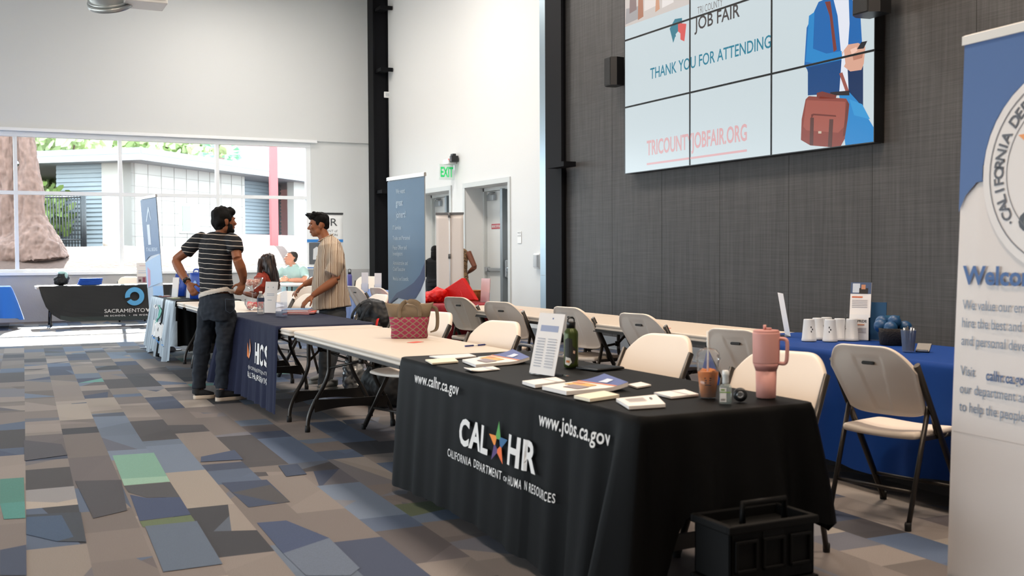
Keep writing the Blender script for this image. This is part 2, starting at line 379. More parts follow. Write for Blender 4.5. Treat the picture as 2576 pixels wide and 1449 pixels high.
# window wall
OX0, OX1, OZ0, OZ1 = -9.0, 6.45, .97, 3.76
_b = bmesh.new(); box(_b, (-9.2, Y_WIN, 0), (8.6, Y_WIN + .3, OZ0), mi=1); box(_b, (-9.2, Y_WIN, OZ1), (8.6, Y_WIN + .3, CEIL_Z)); box(_b, (OX1, Y_WIN, OZ0), (8.6, Y_WIN + .3, OZ1))
box(_b, (-9.2, Y_WIN - .06, OZ1 + .04), (8.0, Y_WIN, CEIL_Z)); box(_b, (-9.2, Y_WIN - .04, 0), (8.0, Y_WIN, OZ0 - .06), mi=1)
struct(obj('wall_window', _b, [greypaint, concrete]))
_w = D.objects.new('window_1', None); COL.objects.link(_w); _w.location = ((OX0 + OX1) / 2, Y_WIN, OZ0); struct(_w)
b = bmesh.new(); xs = [6.38 - 1.952 * i for i in range(8)]; FY0, FY1 = Y_WIN + .02, Y_WIN + .16
for x in xs[1:]: box(b, (x - .035, FY0 + .004, OZ0 + .05), (x + .035, FY1 - .004, OZ1 - .08))
box(b, (OX0, FY0, OZ1 - .1), (OX1, FY1, OZ1), .004); box(b, (OX0, FY0, OZ0), (OX1, FY1, OZ0 + .07), .004); box(b, (OX0, FY0 + .01, 2.52), (OX1 - .05, FY1 - .01, 2.59)); box(b, (OX1 - .105, FY0 + .004, OZ0 + .05), (OX1 - .002, FY1 - .004, OZ1 - .08))
obj('window_frame', b, alu, _w, world=True)
b = bmesh.new(); box(b, (OX0, Y_WIN - .1, OZ0 - .05), (OX1 + .06, Y_WIN + .05, OZ0 + .012), .006); box(b, (OX0, Y_WIN - .1, OZ1), (OX1 + .12, Y_WIN + .03, OZ1 + .06), .006); obj('window_sill', b, mat('white sill', '#f6f8f9', .5), _w, world=True)
xe = sorted(xs + [OX0])
for x0, x1 in zip(xe, xe[1:]):
    for z0, z1 in ((OZ0 + .07, 2.52), (2.59, OZ1 - .1)):
        b = bmesh.new(); box(b, (x0 + .03, Y_WIN + .085, z0), (x1 - .03, Y_WIN + .093, z1)); obj('window_pane', b, glass, _w, world=True)
# left side: glazed, and the wall behind the viewer
_b = bmesh.new(); box(_b, (-9.2, -7.2, 0), (-9.0, 2, CEIL_Z)); box(_b, (-9.2, 18, 0), (-9.0, 23.6, CEIL_Z)); box(_b, (-9.2, 2, 3.1), (-9.0, 18, CEIL_Z)); box(_b, (-9.2, 2, 0), (-9.0, 18, .1)); struct(obj('wall_left', _b, wallpaint))
_b = bmesh.new(); box(_b, (-9.2, -7.3, 0), (8.6, -7.1, CEIL_Z)); struct(obj('wall_back', _b, wallpaint))
_w = D.objects.new('window_2', None); COL.objects.link(_w); _w.location = (-9.1, 10, .1); struct(_w)
b = bmesh.new()
for i in range(9): box(b, (-9.16, 2 + 2 * i - .04, .1), (-9.04, 2 + 2 * i + .04, 3.1))
box(b, (-9.16, 2, 2.3), (-9.04, 18, 2.38)); box(b, (-9.16, 2, .1), (-9.04, 18, .2)); obj('window_frame', b, alu, _w, world=True)
# columns
_b = bmesh.new(); box(_b, (7.60, 22.40, 0), (7.63, 22.76, CEIL_Z)); box(_b, (7.63, 22.57, 0), (7.93, 22.60, CEIL_Z)); box(_b, (7.92, 22.40, 0), (7.95, 22.76, CEIL_Z)); box(_b, (7.63, 22.44, 0), (7.93, 22.452, CEIL_Z))
for z in (6.6, 5.28, 2.66): box(_b, (7.66, 22.05, z - .035), (7.86, 22.44, z + .035)); box(_b, (7.66, 22.05, z - .04), (7.93, 22.09, z + .04))
struct(obj('column', _b, blacksteel))
_b = bmesh.new(); box(_b, (7.58, 13.86, 0), (7.62, 14.36, CEIL_Z)); box(_b, (7.62, 14.08, 0), (7.94, 14.12, CEIL_Z)); box(_b, (7.9, 13.9, 0), (7.949, 14.4, CEIL_Z)); box(_b, (7.62, 13.9, 0), (7.9, 13.92, CEIL_Z))
box(_b, (7.42, 13.5, 2.56), (7.62, 14.0, 2.63)); box(_b, (7.42, 13.5, 5.2), (7.62, 14.0, 5.27))
struct(obj('column', _b, blacksteel))
_b = bmesh.new(); box(_b, (7.59, 14.37, 0), (7.63, 14.56, .98)); box(_b, (7.59, 14.37, .985), (7.63, 14.56, CEIL_Z)); box(_b, (7.63, 14.37, 0), (7.951, 14.39, CEIL_Z)); struct(obj('flange_side', _b, lit_steel))  # side of the column flange; bluish window light is put into its colour
# lamps on the ceiling (above the view)
fixm = mat('lamp housing', '#2a2a2c', .5); dif = mat('lamp diffuser', '#ffffff', .5, emit=('#fff0dc', 2.0))
for x, y in [(0.5, 1.5), (4.6, 1.0), (0.5, 6.5), (4.8, 6.2), (4.9, 11.5), (0.5, 12), (4.9, 16.6), (4.4, 20.6)]:
    t = thing('ceiling_light', 'square high hall light hung above the tables', 'ceiling light', (x, y, 7.0), group='square hall lights overhead')
    b = bmesh.new(); box(b, (-.62, -.62, .02), (.62, .62, .12), .01); obj('housing', b, fixm, t)
    b = bmesh.new(); box(b, (-.56, -.56, .0), (.56, .56, .02)); obj('diffuser', b, dif, t)
    b = bmesh.new(); tube(b, [(0, 0, .12), (0, 0, CEIL_Z - 7.0)], .01, 6); obj('hanging_rod', b, fixm, t)
# ---------------------------------------------------------------- fittings on the white wall
t = thing('exit_sign', 'clear panel with green EXIT letters and two small black lamp heads above the doors', 'exit sign', (7.93, 18.65, 2.72))
b = bmesh.new(); box(b, (-.16, -.05, .27), (.01, .22, .37), .01); obj('housing', b, mat('sign housing', '#e9e9e7', .4), t)
b = bmesh.new(); box(b, (-.14, -.16, .30), (0, -.05, .42), .015); box(b, (-.10, -.12, .42), (-.03, .0, .46), .01); obj('battery_head', b, mat('black plastic', '#17181a', .4), t)
b = bmesh.new(); box(b, (-.17, -.075, .345), (-.165, -.055, .365)); obj('indicator', b, mat('red indicator', '#ff2020', .5, emit=('#ff2020', 2)), t)
dirx = Vector((-.62, .0, 0)); b = bmesh.new(); box(b, (-.30, .06, -.02), (.0, .072, .27)); obj('clear_panel', b, glassy('clear acrylic', (.93, .98, .95), .15, .05, ('#e8f4ee', .25)), t)
b = bmesh.new(); text(b, 'EXIT', -.275, .03, -.02, .22, lambda x, y: (x, .056, y), 0, .03); obj('lettering', b, mat('exit green', '#28c46c', .5, emit=('#2fd070', .35)), t)
t = thing('notice_plate', 'small printed notice plate on the white wall right of the doors', 'sign', (7.944, 15.98, 1.5))
b = bmesh.new(); box(b, (-.006, -.07, -.02), (0, .07, .18), .003); obj('plate', b, mat('plate white', '#efefec', .4), t)
b = bmesh.new()
for z in (.14, .09): text(b, 'MAX 299' if z > .1 else 'OCC 300', .055, z, -.055, z + .028, lambda x, y: (-.008, x, y))
obj('lettering', b, mat('grey ink', '#55585c', .6), t)
t = thing('pull_station', 'clear covered alarm box on the white wall beside the black column', 'alarm cover', (7.944, 15.28, 1.07))
b = bmesh.new(); box(b, (-.05, -.09, 0), (0, .11, .24), .012); obj('back_box', b, mat('box white', '#f1f1ee', .4), t)
b = bmesh.new(); box(b, (-.1, -.12, .02), (-.05, .02, .22), .01); obj('cover', b, glassy('frosted cover', (.9, .93, .95), .2, .1, ('#dfe3e6', .5)), t)
t = thing('wall_sensor', 'small white square sensor high on the corner column', 'sensor', (7.9, 22.38, 4.72))
b = bmesh.new(); box(b, (-.06, -.02, 0), (.1, .02, .13), .01); obj('body', b, mat('box white', '#f1f1ee', .4), t)
b = bmesh.new(); box(b, (-.03, -.028, .03), (.05, -.019, .1), .004); obj('lens', b, mat('lens grey', '#c5c8ca', .3), t)
# duct and light box hanging at the top edge
t = thing('air_duct', 'round spiral metal air duct ending above the aisle', 'duct', (1.29, 12.9, 3.95))
duct = mat('galvanised duct', '#c3c9ca', .35, metal=.6)
b = bmesh.new(); ax = Vector((-.22, -.50, .84)).normalized(); pts = []; rr = []
for i in range(44): pts.append(Vector((0, 0, .2)) + ax * (i * .03)); rr.append(.215 + (.006 if i % 4 == 0 else 0))
tube(b, pts, rr, 40); obj('pipe', b, duct, t, mods=None)
b = bmesh.new(); tube(b, [Vector((0, 0, .2)) - ax * .03, Vector((0, 0, .2)) + ax * .02], .245, 40); tube(b, [Vector((0, 0, .2)) + ax * .02, Vector((0, 0, .2)) + ax * .05], .232, 40); obj('flange', b, duct, t)
t = thing('duct_register', 'white rectangular air box reaching in beside the round duct', 'air vent', (1.69, 12.65, 4.15))
b = bmesh.new(); box(b, (-.28, -.12, -.03), (.17, .3, .3), .008); obj('body', b, mat('box white', '#f1f1ee', .4), t)
b = bmesh.new(); box(b, (-.02, -.128, .0), (.15, -.12, .2), .004); obj('end_plate', b, mat('plate white', '#efefec', .4), t)
# ================================================================ outside the window
mulch = mat('bark mulch', '#43332d', .95, bump=1.0, bscale=14, var=.6, vscale=16)
def berm():
    bm = bmesh.new(); nx, ny = 70, 60; V = []
    for j in range(ny):
        row = []
        for i in range(nx):
            x = -14 + 44 * i / (nx - 1); y = 23.62 + 26 * (j / (ny - 1)) ** 1.2
            t = min(1, max(0, (y - 23.7) / 5.2)); z = .25 + 1.27 * (t * t * (3 - 2 * t)) + .06 * noise.noise(Vector((x * .5, y * .5, 0))) + .03 * noise.noise(Vector((x * 2, y * 2, 3)))
            row.append(bm.verts.new((x, y, z)))
        V.append(row)
    for j in range(ny - 1):
        for i in range(nx - 1): bm.faces.new((V[j][i], V[j][i + 1], V[j + 1][i + 1], V[j + 1][i])).smooth = True
    return bm
struct(obj('ground', berm(), mulch))
_b = bmesh.new(); box(_b, (-60, 49, 1.3), (80, 120, 1.5)); struct(obj('street', _b, mat('paving', '#bdbab4', .9)))
_b = bmesh.new(); box(_b, (-60, -40, -.4), (-9.3, 49, -.02)); struct(obj('pavement', _b, mat('paving', '#bdbab4', .9)))
# the old tree in front of the window
bark = mat('ridged bark', '#63504a', .95, bump=1.0, bscale=9, var=.6, vscale=9)
bark.node_tree.nodes['Noise Texture'].inputs['Detail'].default_value = 8
t = thing('tree', 'old tree with a thick forked grey-brown trunk close outside the window', 'tree', (1.35, 27, 1.4))
def trunk(bm):
    for stem in ([(130, 640, 1.0), (88, 600, .52), (76, 545, .33), (77, 480, .29), (72, 410, .23), (64, 335, .19), (58, 200, .2), (70, 60, .16)], [(5, 660, .6), (18, 600, .30), (22, 540, .25), (20, 470, .21), (12, 400, .26), (14, 335, .25), (0, 220, .2), (-40, 60, .16)]):
        pts = [dep(x, y, 25.2) for x, y, _ in stem]; rad = [r for _, _, r in stem]
        if stem[0][0] == 130: pts[0] = Vector((pts[1].x + .05, pts[1].y, 1.2)); rad[0] = .72
        tube(bm, pts, rad, 28)
    ell(bm, dep(60, 640, 25.2), (.85, .7, .5)); ell(bm, dep(112, 628, 25.1), (.42, .4, .34)); ell(bm, dep(10, 650, 25.2), (.5, .5, .3))
def barky(bm):
    for v in bm.verts:
        n = noise.noise(Vector((v.co.x * 9, v.co.y * 9, v.co.z * 1.6))) ; m = abs(noise.noise(Vector((v.co.x * 16, v.co.y * 16, v.co.z * 4 + 9))))
        v.co += v.normal * (.05 * n - .06 * m)
blob('trunk', trunk, .035, bark, t, 2, post=barky)
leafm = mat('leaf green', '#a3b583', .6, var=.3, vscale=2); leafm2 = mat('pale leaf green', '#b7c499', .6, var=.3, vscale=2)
def crown(bm, blobs, n, size, seed):
    rnd = random.Random(seed); tot = sum(b[1] ** 2 for b in blobs)
    for c, r in blobs:
        for _ in range(int(n * r * r / tot)):
            d = Vector((rnd.gauss(0, 1), rnd.gauss(0, 1), rnd.gauss(0, .75))).normalized() * r * rnd.uniform(.55, 1.05)
            p = Vector(c) + d; a = Vector((rnd.gauss(0, 1), rnd.gauss(0, 1), rnd.gauss(0, .6))).normalized(); u = a.orthogonal().normalized(); v = a.cross(u); s = size * rnd.uniform(.6, 1.3)
            bm.faces.new([bm.verts.new(p + u * s * x + v * s * y) for x, y in ((-1, 0), (-.3, .5), (.6, .4), (1, 0), (.4, -.45), (-.4, -.5))])
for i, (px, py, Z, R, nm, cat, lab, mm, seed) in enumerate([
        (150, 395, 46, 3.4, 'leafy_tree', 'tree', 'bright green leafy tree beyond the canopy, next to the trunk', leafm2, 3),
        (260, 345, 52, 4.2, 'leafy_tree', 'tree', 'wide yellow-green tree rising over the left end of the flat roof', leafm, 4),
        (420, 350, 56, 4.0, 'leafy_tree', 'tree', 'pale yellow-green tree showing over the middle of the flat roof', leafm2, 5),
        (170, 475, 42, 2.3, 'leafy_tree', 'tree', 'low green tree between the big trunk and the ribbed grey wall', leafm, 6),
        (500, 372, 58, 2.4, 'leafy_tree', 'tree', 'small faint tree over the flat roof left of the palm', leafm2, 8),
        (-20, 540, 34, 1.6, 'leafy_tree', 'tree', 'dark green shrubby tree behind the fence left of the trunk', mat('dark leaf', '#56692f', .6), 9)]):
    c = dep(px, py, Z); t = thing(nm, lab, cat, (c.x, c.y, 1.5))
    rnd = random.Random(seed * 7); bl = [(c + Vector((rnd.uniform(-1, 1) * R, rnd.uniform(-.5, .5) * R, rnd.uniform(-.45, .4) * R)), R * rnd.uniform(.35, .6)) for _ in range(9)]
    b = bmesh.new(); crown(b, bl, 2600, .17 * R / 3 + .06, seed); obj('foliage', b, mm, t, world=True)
    b = bmesh.new(); tube(b, [(c.x, c.y, 1.4), (c.x + .2, c.y, (1.4 + c.z) / 2), (c.x - .1, c.y, c.z)], [.22, .17, .08], 10)
    for q, r in bl[:5]: tube(b, [(c.x + .1, c.y, (1.4 + c.z) / 2 + .3), q], [.09, .03], 6)
    obj('trunk', b, bark, t, world=True)
# iron fence with gate
iron = mat('dark iron', '#24282c', .5)
t = thing('iron_fence', 'black iron picket fence between the trunk and the ribbed grey wall', 'fence', (1.6, 33, 1.5))
a, c = dep(98, 620, 30.5), dep(212, 620, 30.5); zt = dep(98, 494, 30.5).z; b = bmesh.new()
for i in range(15):
    p = a.lerp(c, i / 15); tube(b, [(p.x, p.y, 1.3), (p.x, p.y, zt + .12)], .016, 6)
obj('pickets', b, iron, t, world=True); b = bmesh.new()
for z in (zt - .03, 1.75): box(b, (min(a.x, c.x), a.y - .02, z - .02), (max(a.x, c.x), a.y + .02, z + .02)) if abs(a.y - c.y) < .05 else tube(b, [(a.x, a.y, z), (c.x, c.y, z)], .025, 6)
obj('rails', b, iron, t, world=True); b = bmesh.new(); tube(b, [(c.x, c.y, 1.3), (c.x, c.y, zt + .1)], .07, 8); obj('gate_post', b, iron, t, world=True)
t = thing('iron_fence', 'short piece of black picket fence left of the forked trunk', 'fence', (-1.2, 31, 1.5)); b = bmesh.new()
a, c = dep(-30, 640, 30.5), dep(20, 640, 30.5)
for i in range(7): p = a.lerp(c, i / 6); tube(b, [(p.x, p.y, 1.3), (p.x, p.y, zt + .1)], .016, 6)
tube(b, [(a.x, a.y, zt - .03), (c.x, c.y, zt - .03)], .025, 6); obj('pickets', b, iron, t, world=True)
# tan house behind the fence, with a window
t = thing('tan_house', 'tan rendered house seen through the iron fence', 'house', dep(160, 600, 44)); t.location.z = 1.4
p = dep(160, 600, 44); b = bmesh.new(); box(b, (p.x - 2.0, p.y, 1.4), (p.x + 2.1, p.y + 4, 1.33 + (638 - 522) / 2700 * 44)); obj('wall', b, mat('tan render', '#c9a86a', .9), t, world=True)
zt2 = 1.33 + (638 - 522) / 2700 * 44; b = bmesh.new(); box(b, (p.x - 2.3, p.y - .3, zt2), (p.x + 2.3, p.y + 4.2, zt2 + .25)); obj('roof', b, mat('pale roof', '#a9bcc4', .8), t, world=True)
q = dep(116, 565, 43.9); b = bmesh.new(); box(b, (q.x - .3, p.y - .05, q.z - .45), (q.x + .35, p.y - .01, q.z + .5)); w_ = obj('window', b, white, t, world=True)
b = bmesh.new()
for k in range(6): box(b, (q.x - .26, p.y - .07, q.z - .4 + k * .15), (q.x + .3, p.y - .052, q.z - .32 + k * .15))
w2 = obj('blind', b, mat('blue-grey blind', '#6f7d86', .5), w_); w2.data.transform(Matrix.Translation(-t.location))  # slats in one even blue-grey
# low block building with the flat roof, turned against the hall
BA = YAW + math.radians(16.7); e1 = Vector((math.sin(BA), math.cos(BA), 0)); e2 = Vector((-math.cos(BA), math.sin(BA), 0))
C0 = dep(353, 372, 33); ztop = C0.z; C0.z = 0
t = thing('block_building', 'low white block building with a wide flat roof across the planting bed', 'building', (C0.x, C0.y, 1.4))
def OB(bm, u0, u1, v0, v1, z0, z1, mi=0, bev=0):
    lo = len(bm.verts); b0 = bmesh.new(); box(b0, (u0, v0, z0), (u1, v1, z1), bev); mp = {v: bm.verts.new(C0 + e1 * v.co.x + e2 * v.co.y + Vector((0, 0, v.co.z))) for v in b0.verts}
    for f in b0.faces: bm.faces.new([mp[v] for v in f.verts]).material_index = mi
    b0.free()
b = bmesh.new(); OB(b, 0, 22, 0, 9.5, ztop - .36, ztop); obj('roof', b, mat('white fascia', '#9ea4aa', .6), t, world=True)
b = bmesh.new(); OB(b, .02, 22.02, -.02, 0, ztop - .16, ztop + .02); OB(b, -.02, 0, 0, 9.5, ztop - .16, ztop + .02); obj('roof_edge', b, mat('grey fascia edge', '#7d858d', .5), t, world=True)
blockm = mat('white block', '#aeaba6', .9); joint = mat('block joint', '#8f8a85', .9)
b = bmesh.new(); OB(b, .75, 7.6, .9, 1.2, 1.2, ztop - .36); OB(b, .75, 1.0, .9, 2.0, 1.2, ztop - .36); OB(b, 12.0, 22, .9, 1.2, 1.2, ztop - .36); OB(b, 10.9, 12.2, .6, .9, 1.2, ztop - .36); obj('wall', b, blockm, t, world=True)
b = bmesh.new()
for k in range(9): OB(b, .74, 7.6, .885, .9, 1.5 + k * .4, 1.512 + k * .4)
for k in range(10): OB(b, .9 + k * .72, .912 + k * .72, .885, .9, 1.3, ztop - .36)
obj('block_joints', b, joint, t, world=True)
ribm = mat('ribbed grey metal', '#8c969d', .55)
b = bmesh.new(); n = 21
for k in range(n):
    z0 = 1.3 + (ztop - .36 - 1.3) * k / n; h = (ztop - 1.66) / n; OB(b, .9, 1.2, 1.9, 3.9 - .002 * k, z0, z0 + h * .62); OB(b, .96, 1.2, 1.9, 3.9, z0 + h * .62, z0 + h)
obj('ribbed_wall', b, ribm, t, world=True)
b = bmesh.new()
for k in range(n): z0 = 1.3 + (ztop - .36 - 1.3) * k / n; h = (ztop - 1.66) / n; OB(b, 7.6, 12.2, 1.9, 2.1, z0, z0 + h * .7); OB(b, 7.6, 12.2, 1.95, 2.15, z0 + h * .7, z0 + h)
obj('recess_wall', b, ribm, t, world=True)
for u in (3.3, 5.3):
    b = bmesh.new(); OB(b, u, u + 1.15, .84, .91, 1.33 + 55 / 2700 * 35, 1.33 + 128 / 2700 * 36.5); f = obj('window_frame', b, white, t, world=True)
    b = bmesh.new(); OB(b, u + .12, u + .6, .82, .86, 1.33 + 60 / 2700 * 35, 1.33 + 122 / 2700 * 36.5); q = obj('pane', b, mat('dim pane', '#6b7c66', .2), f); q.data.transform(Matrix.Translation(-t.location))
for u in (13.6, 15.7):
    b = bmesh.new(); OB(b, u, u + 1.2, .84, .91, 2.0, 3.4); f = obj('window_frame', b, white, t, world=True)
    b = bmesh.new(); OB(b, u + .12, u + .8, .82, .86, 2.1, 3.3); q = obj('pane', b, mat('dim pane 2', '#5d727c', .2), f); q.data.transform(Matrix.Translation(-t.location))
b = bmesh.new(); OB(b, 2.6, 9.0, -.4, -.25, 1.2, 2.02); OB(b, 9.0, 22, -.4, -.25, 1.2, 2.02); obj('pink_plinth', b, mat('pink render', '#dfb0ae', .9), t, world=True)
# red post, red building and palm on the right
p = dep(690, 632, 29.5); t = thing('red_post', 'tall square red steel post on a base plate outside', 'post', (p.x, p.y, 1.45))
redp = mat('red painted steel', '#c4484c', .5)
b = bmesh.new(); box(b, (-.1, -.1, 0), (.1, .1, 3.6), .01); obj('shaft', b, redp, t, rotz=0)
b = bmesh.new(); box(b, (-.2, -.2, 0), (.2, .2, .03)); [lathe(b, [(.02, 0), (.02, .08)], 8, (x, y, 0)) for x in (-.16, .16) for y in (-.16, .16)]; obj('base_plate', b, redp, t)
p = dep(700, 500, 50); t = thing('red_building', 'faint pink-red building behind the flat roof', 'building', (p.x, p.y, 1.4)); b = bmesh.new()
q0, q1 = dep(570, 362, 52), dep(860, 362, 46); zt = 6.7
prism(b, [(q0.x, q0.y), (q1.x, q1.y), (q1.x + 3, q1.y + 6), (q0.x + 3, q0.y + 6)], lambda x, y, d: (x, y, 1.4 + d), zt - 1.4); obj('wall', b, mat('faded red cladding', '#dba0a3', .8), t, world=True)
p = dep(558, 385, 44); t = thing('palm_tree', 'small fan palm showing over the flat roof', 'palm', (p.x, p.y, 1.5))
b = bmesh.new(); tube(b, [(p.x, p.y, 1.4), (p.x, p.y, p.z - .2)], .14, 10); obj('trunk', b, bark, t, world=True); b = bmesh.new(); rnd = random.Random(5)
for k in range(26):
    a = rnd.uniform(0, 2 * PI); e = rnd.uniform(-.5, 1.2); d = Vector((math.cos(a) * math.cos(e), math.sin(a) * math.cos(e), math.sin(e))); o_ = p + d * .45; s = d.orthogonal().normalized()
    for j in range(7):
        w = s * ((j - 3) * .11); tip = o_ + (d + w * 2).normalized() * .62 - Vector((0, 0, .1)); m_ = o_ + (d + w).normalized() * .3
        b.faces.new([b.verts.new(x) for x in (o_, m_ + s * .03, tip, m_ - s * .03)])
obj('fronds', b, mat('palm green', '#5f9468', .6), t, world=True)
for px, py, l in ((112, 632, 'small pale bollard stub standing in the mulch by the trunk'), (268, 618, 'small pale stone lying in the mulch near the ribbed wall')):
    p = dep(px, py, 27.3); b = bmesh.new(); ell(b, (0, 0, .06), (.08, .07, .14), Euler((.2, -.5, 0)).to_matrix()); o = obj('rock', b, mat('pale stone', '#a79d94', .9), loc=(p.x, p.y, p.z - .05)); tag(o, l, 'rock')
# ================================================================ folding chairs
plastic = mat('almond plastic', '#ecdfd1', .42, bump=.06, bscale=300)
tabletop = mat('cream table plastic', '#d0c2b2', .5, bump=.08, bscale=260)
tableside = mat('pale table edge', '#d9d6d2', .5)
frame = mat('charcoal tube', '#37332f', .38, metal=.5)
rubber = mat('black rubber', '#141414', .7)
darkslot = mat('slot shadow plastic', '#3a3835', .6)
CY_ = lambda z: -.235 + (.82 - z) * .60           # line of the long side tube
def chair_back():
    bm = bmesh.new(); NU, NV = 40, 26; z0, z1 = .50, .85; L = []
    def P(u, v, back):
        hw = .205 + .03 * v
        x = hw * u; zt = v
        # rounded top corners
        r = max(0, abs(u) - .38) / .62
        top = z1 - .125 * r ** 2.6; bot = z0 + .025 * (abs(u)) ** 5
        z = bot + (top - bot) * v
        y = CY_(z) - .030 * (1 - u * u) + .004
        if back:
            y -= .040
            ins = max(0, min(1, (1 - abs(u)) / .10)) * max(0, min(1, (1 - v) / .12)) * max(0, min(1, v / .06))
            y += .017 * min(1, ins * 1.4)
            w = .62 - .30 * (1 - v)
            tr = max(0, min(1, (w * .62 - abs(u)) / .035)) * max(0, min(1, (v - .03) / .05)) * max(0, min(1, (.86 - v) / .035))
            y += .012 * tr
        return Vector((x, y, z))
    for back in (0, 1): L.append([[bm.verts.new(P(-1 + 2 * i / NU, j / NV, back)) for i in range(NU + 1)] for j in range(NV + 1)])
    for back in (0, 1):
        G = L[back]
        for j in range(NV):
            for i in range(NU): bm.faces.new((G[j][i], G[j][i + 1], G[j + 1][i + 1], G[j + 1][i]))
    A, B = L
    rim = [(A[0][i], B[0][i]) for i in range(NU + 1)] + [(A[j][NU], B[j][NU]) for j in range(1, NV + 1)] + [(A[NV][i], B[NV][i]) for i in range(NU - 1, -1, -1)] + [(A[j][0], B[j][0]) for j in range(NV - 1, 0, -1)]
    for k in range(len(rim)): a, b = rim[k], rim[(k + 1) % len(rim)]; bm.faces.new((a[0], b[0], b[1], a[1]))
    for f in bm.faces: f.smooth = True
    return bm
def chair_seat():
    bm = bmesh.new(); N = 16; G = []
    for top in (1, 0):
        R = []
        for j in range(N + 1):
            row = []
            for i in range(N + 1):
                u, v = -1 + 2 * i / N, -1 + 2 * j / N
                k = 1 - .10 * (max(0, abs(u) + abs(v) - 1.3)) ** 1.3
                x = .212 * u * k; y = .03 + .205 * v * k
                z = .452 - .018 * (1 - u * u) * (1 - max(0, v) ** 2 * .3) - .014 * max(0, v - .6) ** 1 * 2.5 - .006 * (abs(u) ** 6)
                if not top: z = .452 - .042 - .006 * (1 - u * u)
                row.append(bm.verts.new((x, y, z)))
            R.append(row)
        G.append(R)
    for R in G:
        for j in range(N):
            for i in range(N): bm.faces.new((R[j][i], R[j][i + 1], R[j + 1][i + 1], R[j + 1][i]))
    A, B = G; rim = [(A[0][i], B[0][i]) for i in range(N + 1)] + [(A[j][N], B[j][N]) for j in range(1, N + 1)] + [(A[N][i], B[N][i]) for i in range(N - 1, -1, -1)] + [(A[j][0], B[j][0]) for j in range(N - 1, 0, -1)]
    for k in range(len(rim)): a, b = rim[k], rim[(k + 1) % len(rim)]; bm.faces.new((a[0], b[0], b[1], a[1]))
    for f in bm.faces: f.smooth = True
    return bm
def make_chair():
    t = thing('folding_chair', 'x', 'chair')
    obj('backrest', chair_back(), plastic, t, mods=[SUB(1)])
    b = bmesh.new(); yb = CY_(.79) - .0475; 
    box(b, (-.034, yb + .004, .777), (.034, yb + .018, .793), .006); bmesh.ops.translate(b, verts=b.verts[:], vec=(0, .010, -.024)); obj('handle_slot', b, darkslot, t)  # dark box stands in for the shade inside the open slot
    obj('seat', chair_seat(), plastic, t, mods=[SUB(1)])
    for s in (-1, 1):
        b = bmesh.new(); tube(b, [(s * .230, CY_(.765), .765), (s * .230, CY_(.5), .5), (s * .230, CY_(.02), .02)], [(.013, .019)] * 3, 10, wide=(1, 0, 0)); lathe(b, [(.017, 0), (.018, .03), (.016, .04)], 10, (s * .232, CY_(.01), 0), mi=1); obj('leg', b, [frame, rubber], t)
        b = bmesh.new(); tube(b, [(s * .214, CY_(.56) + .005, .56), (s * .214, -.235, .02)], [(.011, .015)] * 2, 10, wide=(1, 0, 0)); lathe(b, [(.015, 0), (.016, .03), (.014, .04)], 10, (s * .214, -.238, 0), mi=1); obj('leg', b, [frame, rubber], t)
    b = bmesh.new(); tube(b, [(-.214, -.185, .17), (.214, -.185, .17)], .009, 8); obj('stretcher', b, frame, t); b = bmesh.new(); tube(b, [(-.23, CY_(.15), .15), (.23, CY_(.15), .15)], .009, 8); obj('stretcher', b, frame, t)
    for s in (-1, 1): b = bmesh.new(); tube(b, bez([(s * .222, -.05, .50), (s * .222, -.02, .43), (s * .222, .05, .405), (s * .222, .09, .42)], 5), .007, 6); box(b, (s * .205, -.12, .402), (s * .222, .2, .424), .003); obj('seat_bracket', b, frame, t)
    return t
chair0 = make_chair(); chair0.scale = (1.02, 1.02, 1.03)
FC = -PI / 2 * -1      # facing -X : local +y -> -X
def face(deg): return math.radians(deg)
# deg is the heading of the seat front: 90 = towards -X (the aisle), -90 = towards +X (the wall)
CH = [(3.00, 3.73, 112, 'white folding chair whose smooth back rises behind the pink tumbler', 'front'),
      (3.09, 4.87, 106, 'white folding chair with smooth back behind the black cloth, left of the iced drink', 'front'),
      (2.80, 6.35, 109, 'white folding chair behind the bare table, left of the clear sign holder', 'front'),
      (2.84, 7.59, 106, 'white folding chair partly hidden by the tan and pink tote bag', 'front'),
      (4.09, 3.98, -78, 'white folding chair seen whole from behind at the royal blue table', 'back'),
      (4.21, 5.19, -74, 'white folding chair seen from behind between the iced drink and the pink tumbler', 'back'),
      (4.60, 6.82, -79, 'white folding chair backed to us, above and left of the black cloth table middle', 'back'),
      (4.62, 7.91, -78, 'white folding chair seen from behind right behind the clear sign holder', 'back'),
      (4.52, 9.12, -68, 'white folding chair seen from behind, second to the right of the red bags', 'back'),
      (4.60, 10.30, -70, 'white folding chair seen from behind, touching the pile of red bags', 'back'),
      (2.98, 11.75, 105, 'white folding chair between the two standing men, behind the folders', 'rear'),
      (3.0, 12.78, 106, 'white folding chair beside the seated woman in the red blouse', 'rear'),
      (3.75, 14.45, 110, 'white folding chair tilted behind the one beside the woman in red', 'rear'),
      (4.90, 13.62, -78, 'white folding chair backed to us just left of the tall blue banner', 'rear'),
      (4.82, 14.4, -80, 'white folding chair backed to us at the left front of the far blue table', 'rear'),
      (3.62, 11.25, 100, 'white folding chair behind the black backpack, left of the blue banner', 'rear'),
      (3.22, 9.05, 104, 'white folding chair behind the tote bag with its leg tube beside the backpack', 'rear'),
      (3.05, 13.98, 90, 'white folding chair holding the seated woman in the red blouse', 'rear'),
      (6.55, 19.9, 150, 'white folding chair with black seat space by the concrete wall', 'rear'),
      (2.55, 22.55, 178, 'white folding chair behind the table with the round blue emblem', 'rear'),
      (5.42, 20.1, 115, 'white folding chair holding the man in the mint polo', 'rear')]
GR = {'front': 'folding chairs behind the front row of tables', 'back': 'folding chairs along the back row of tables', 'rear': 'folding chairs in the far part of the hall'}
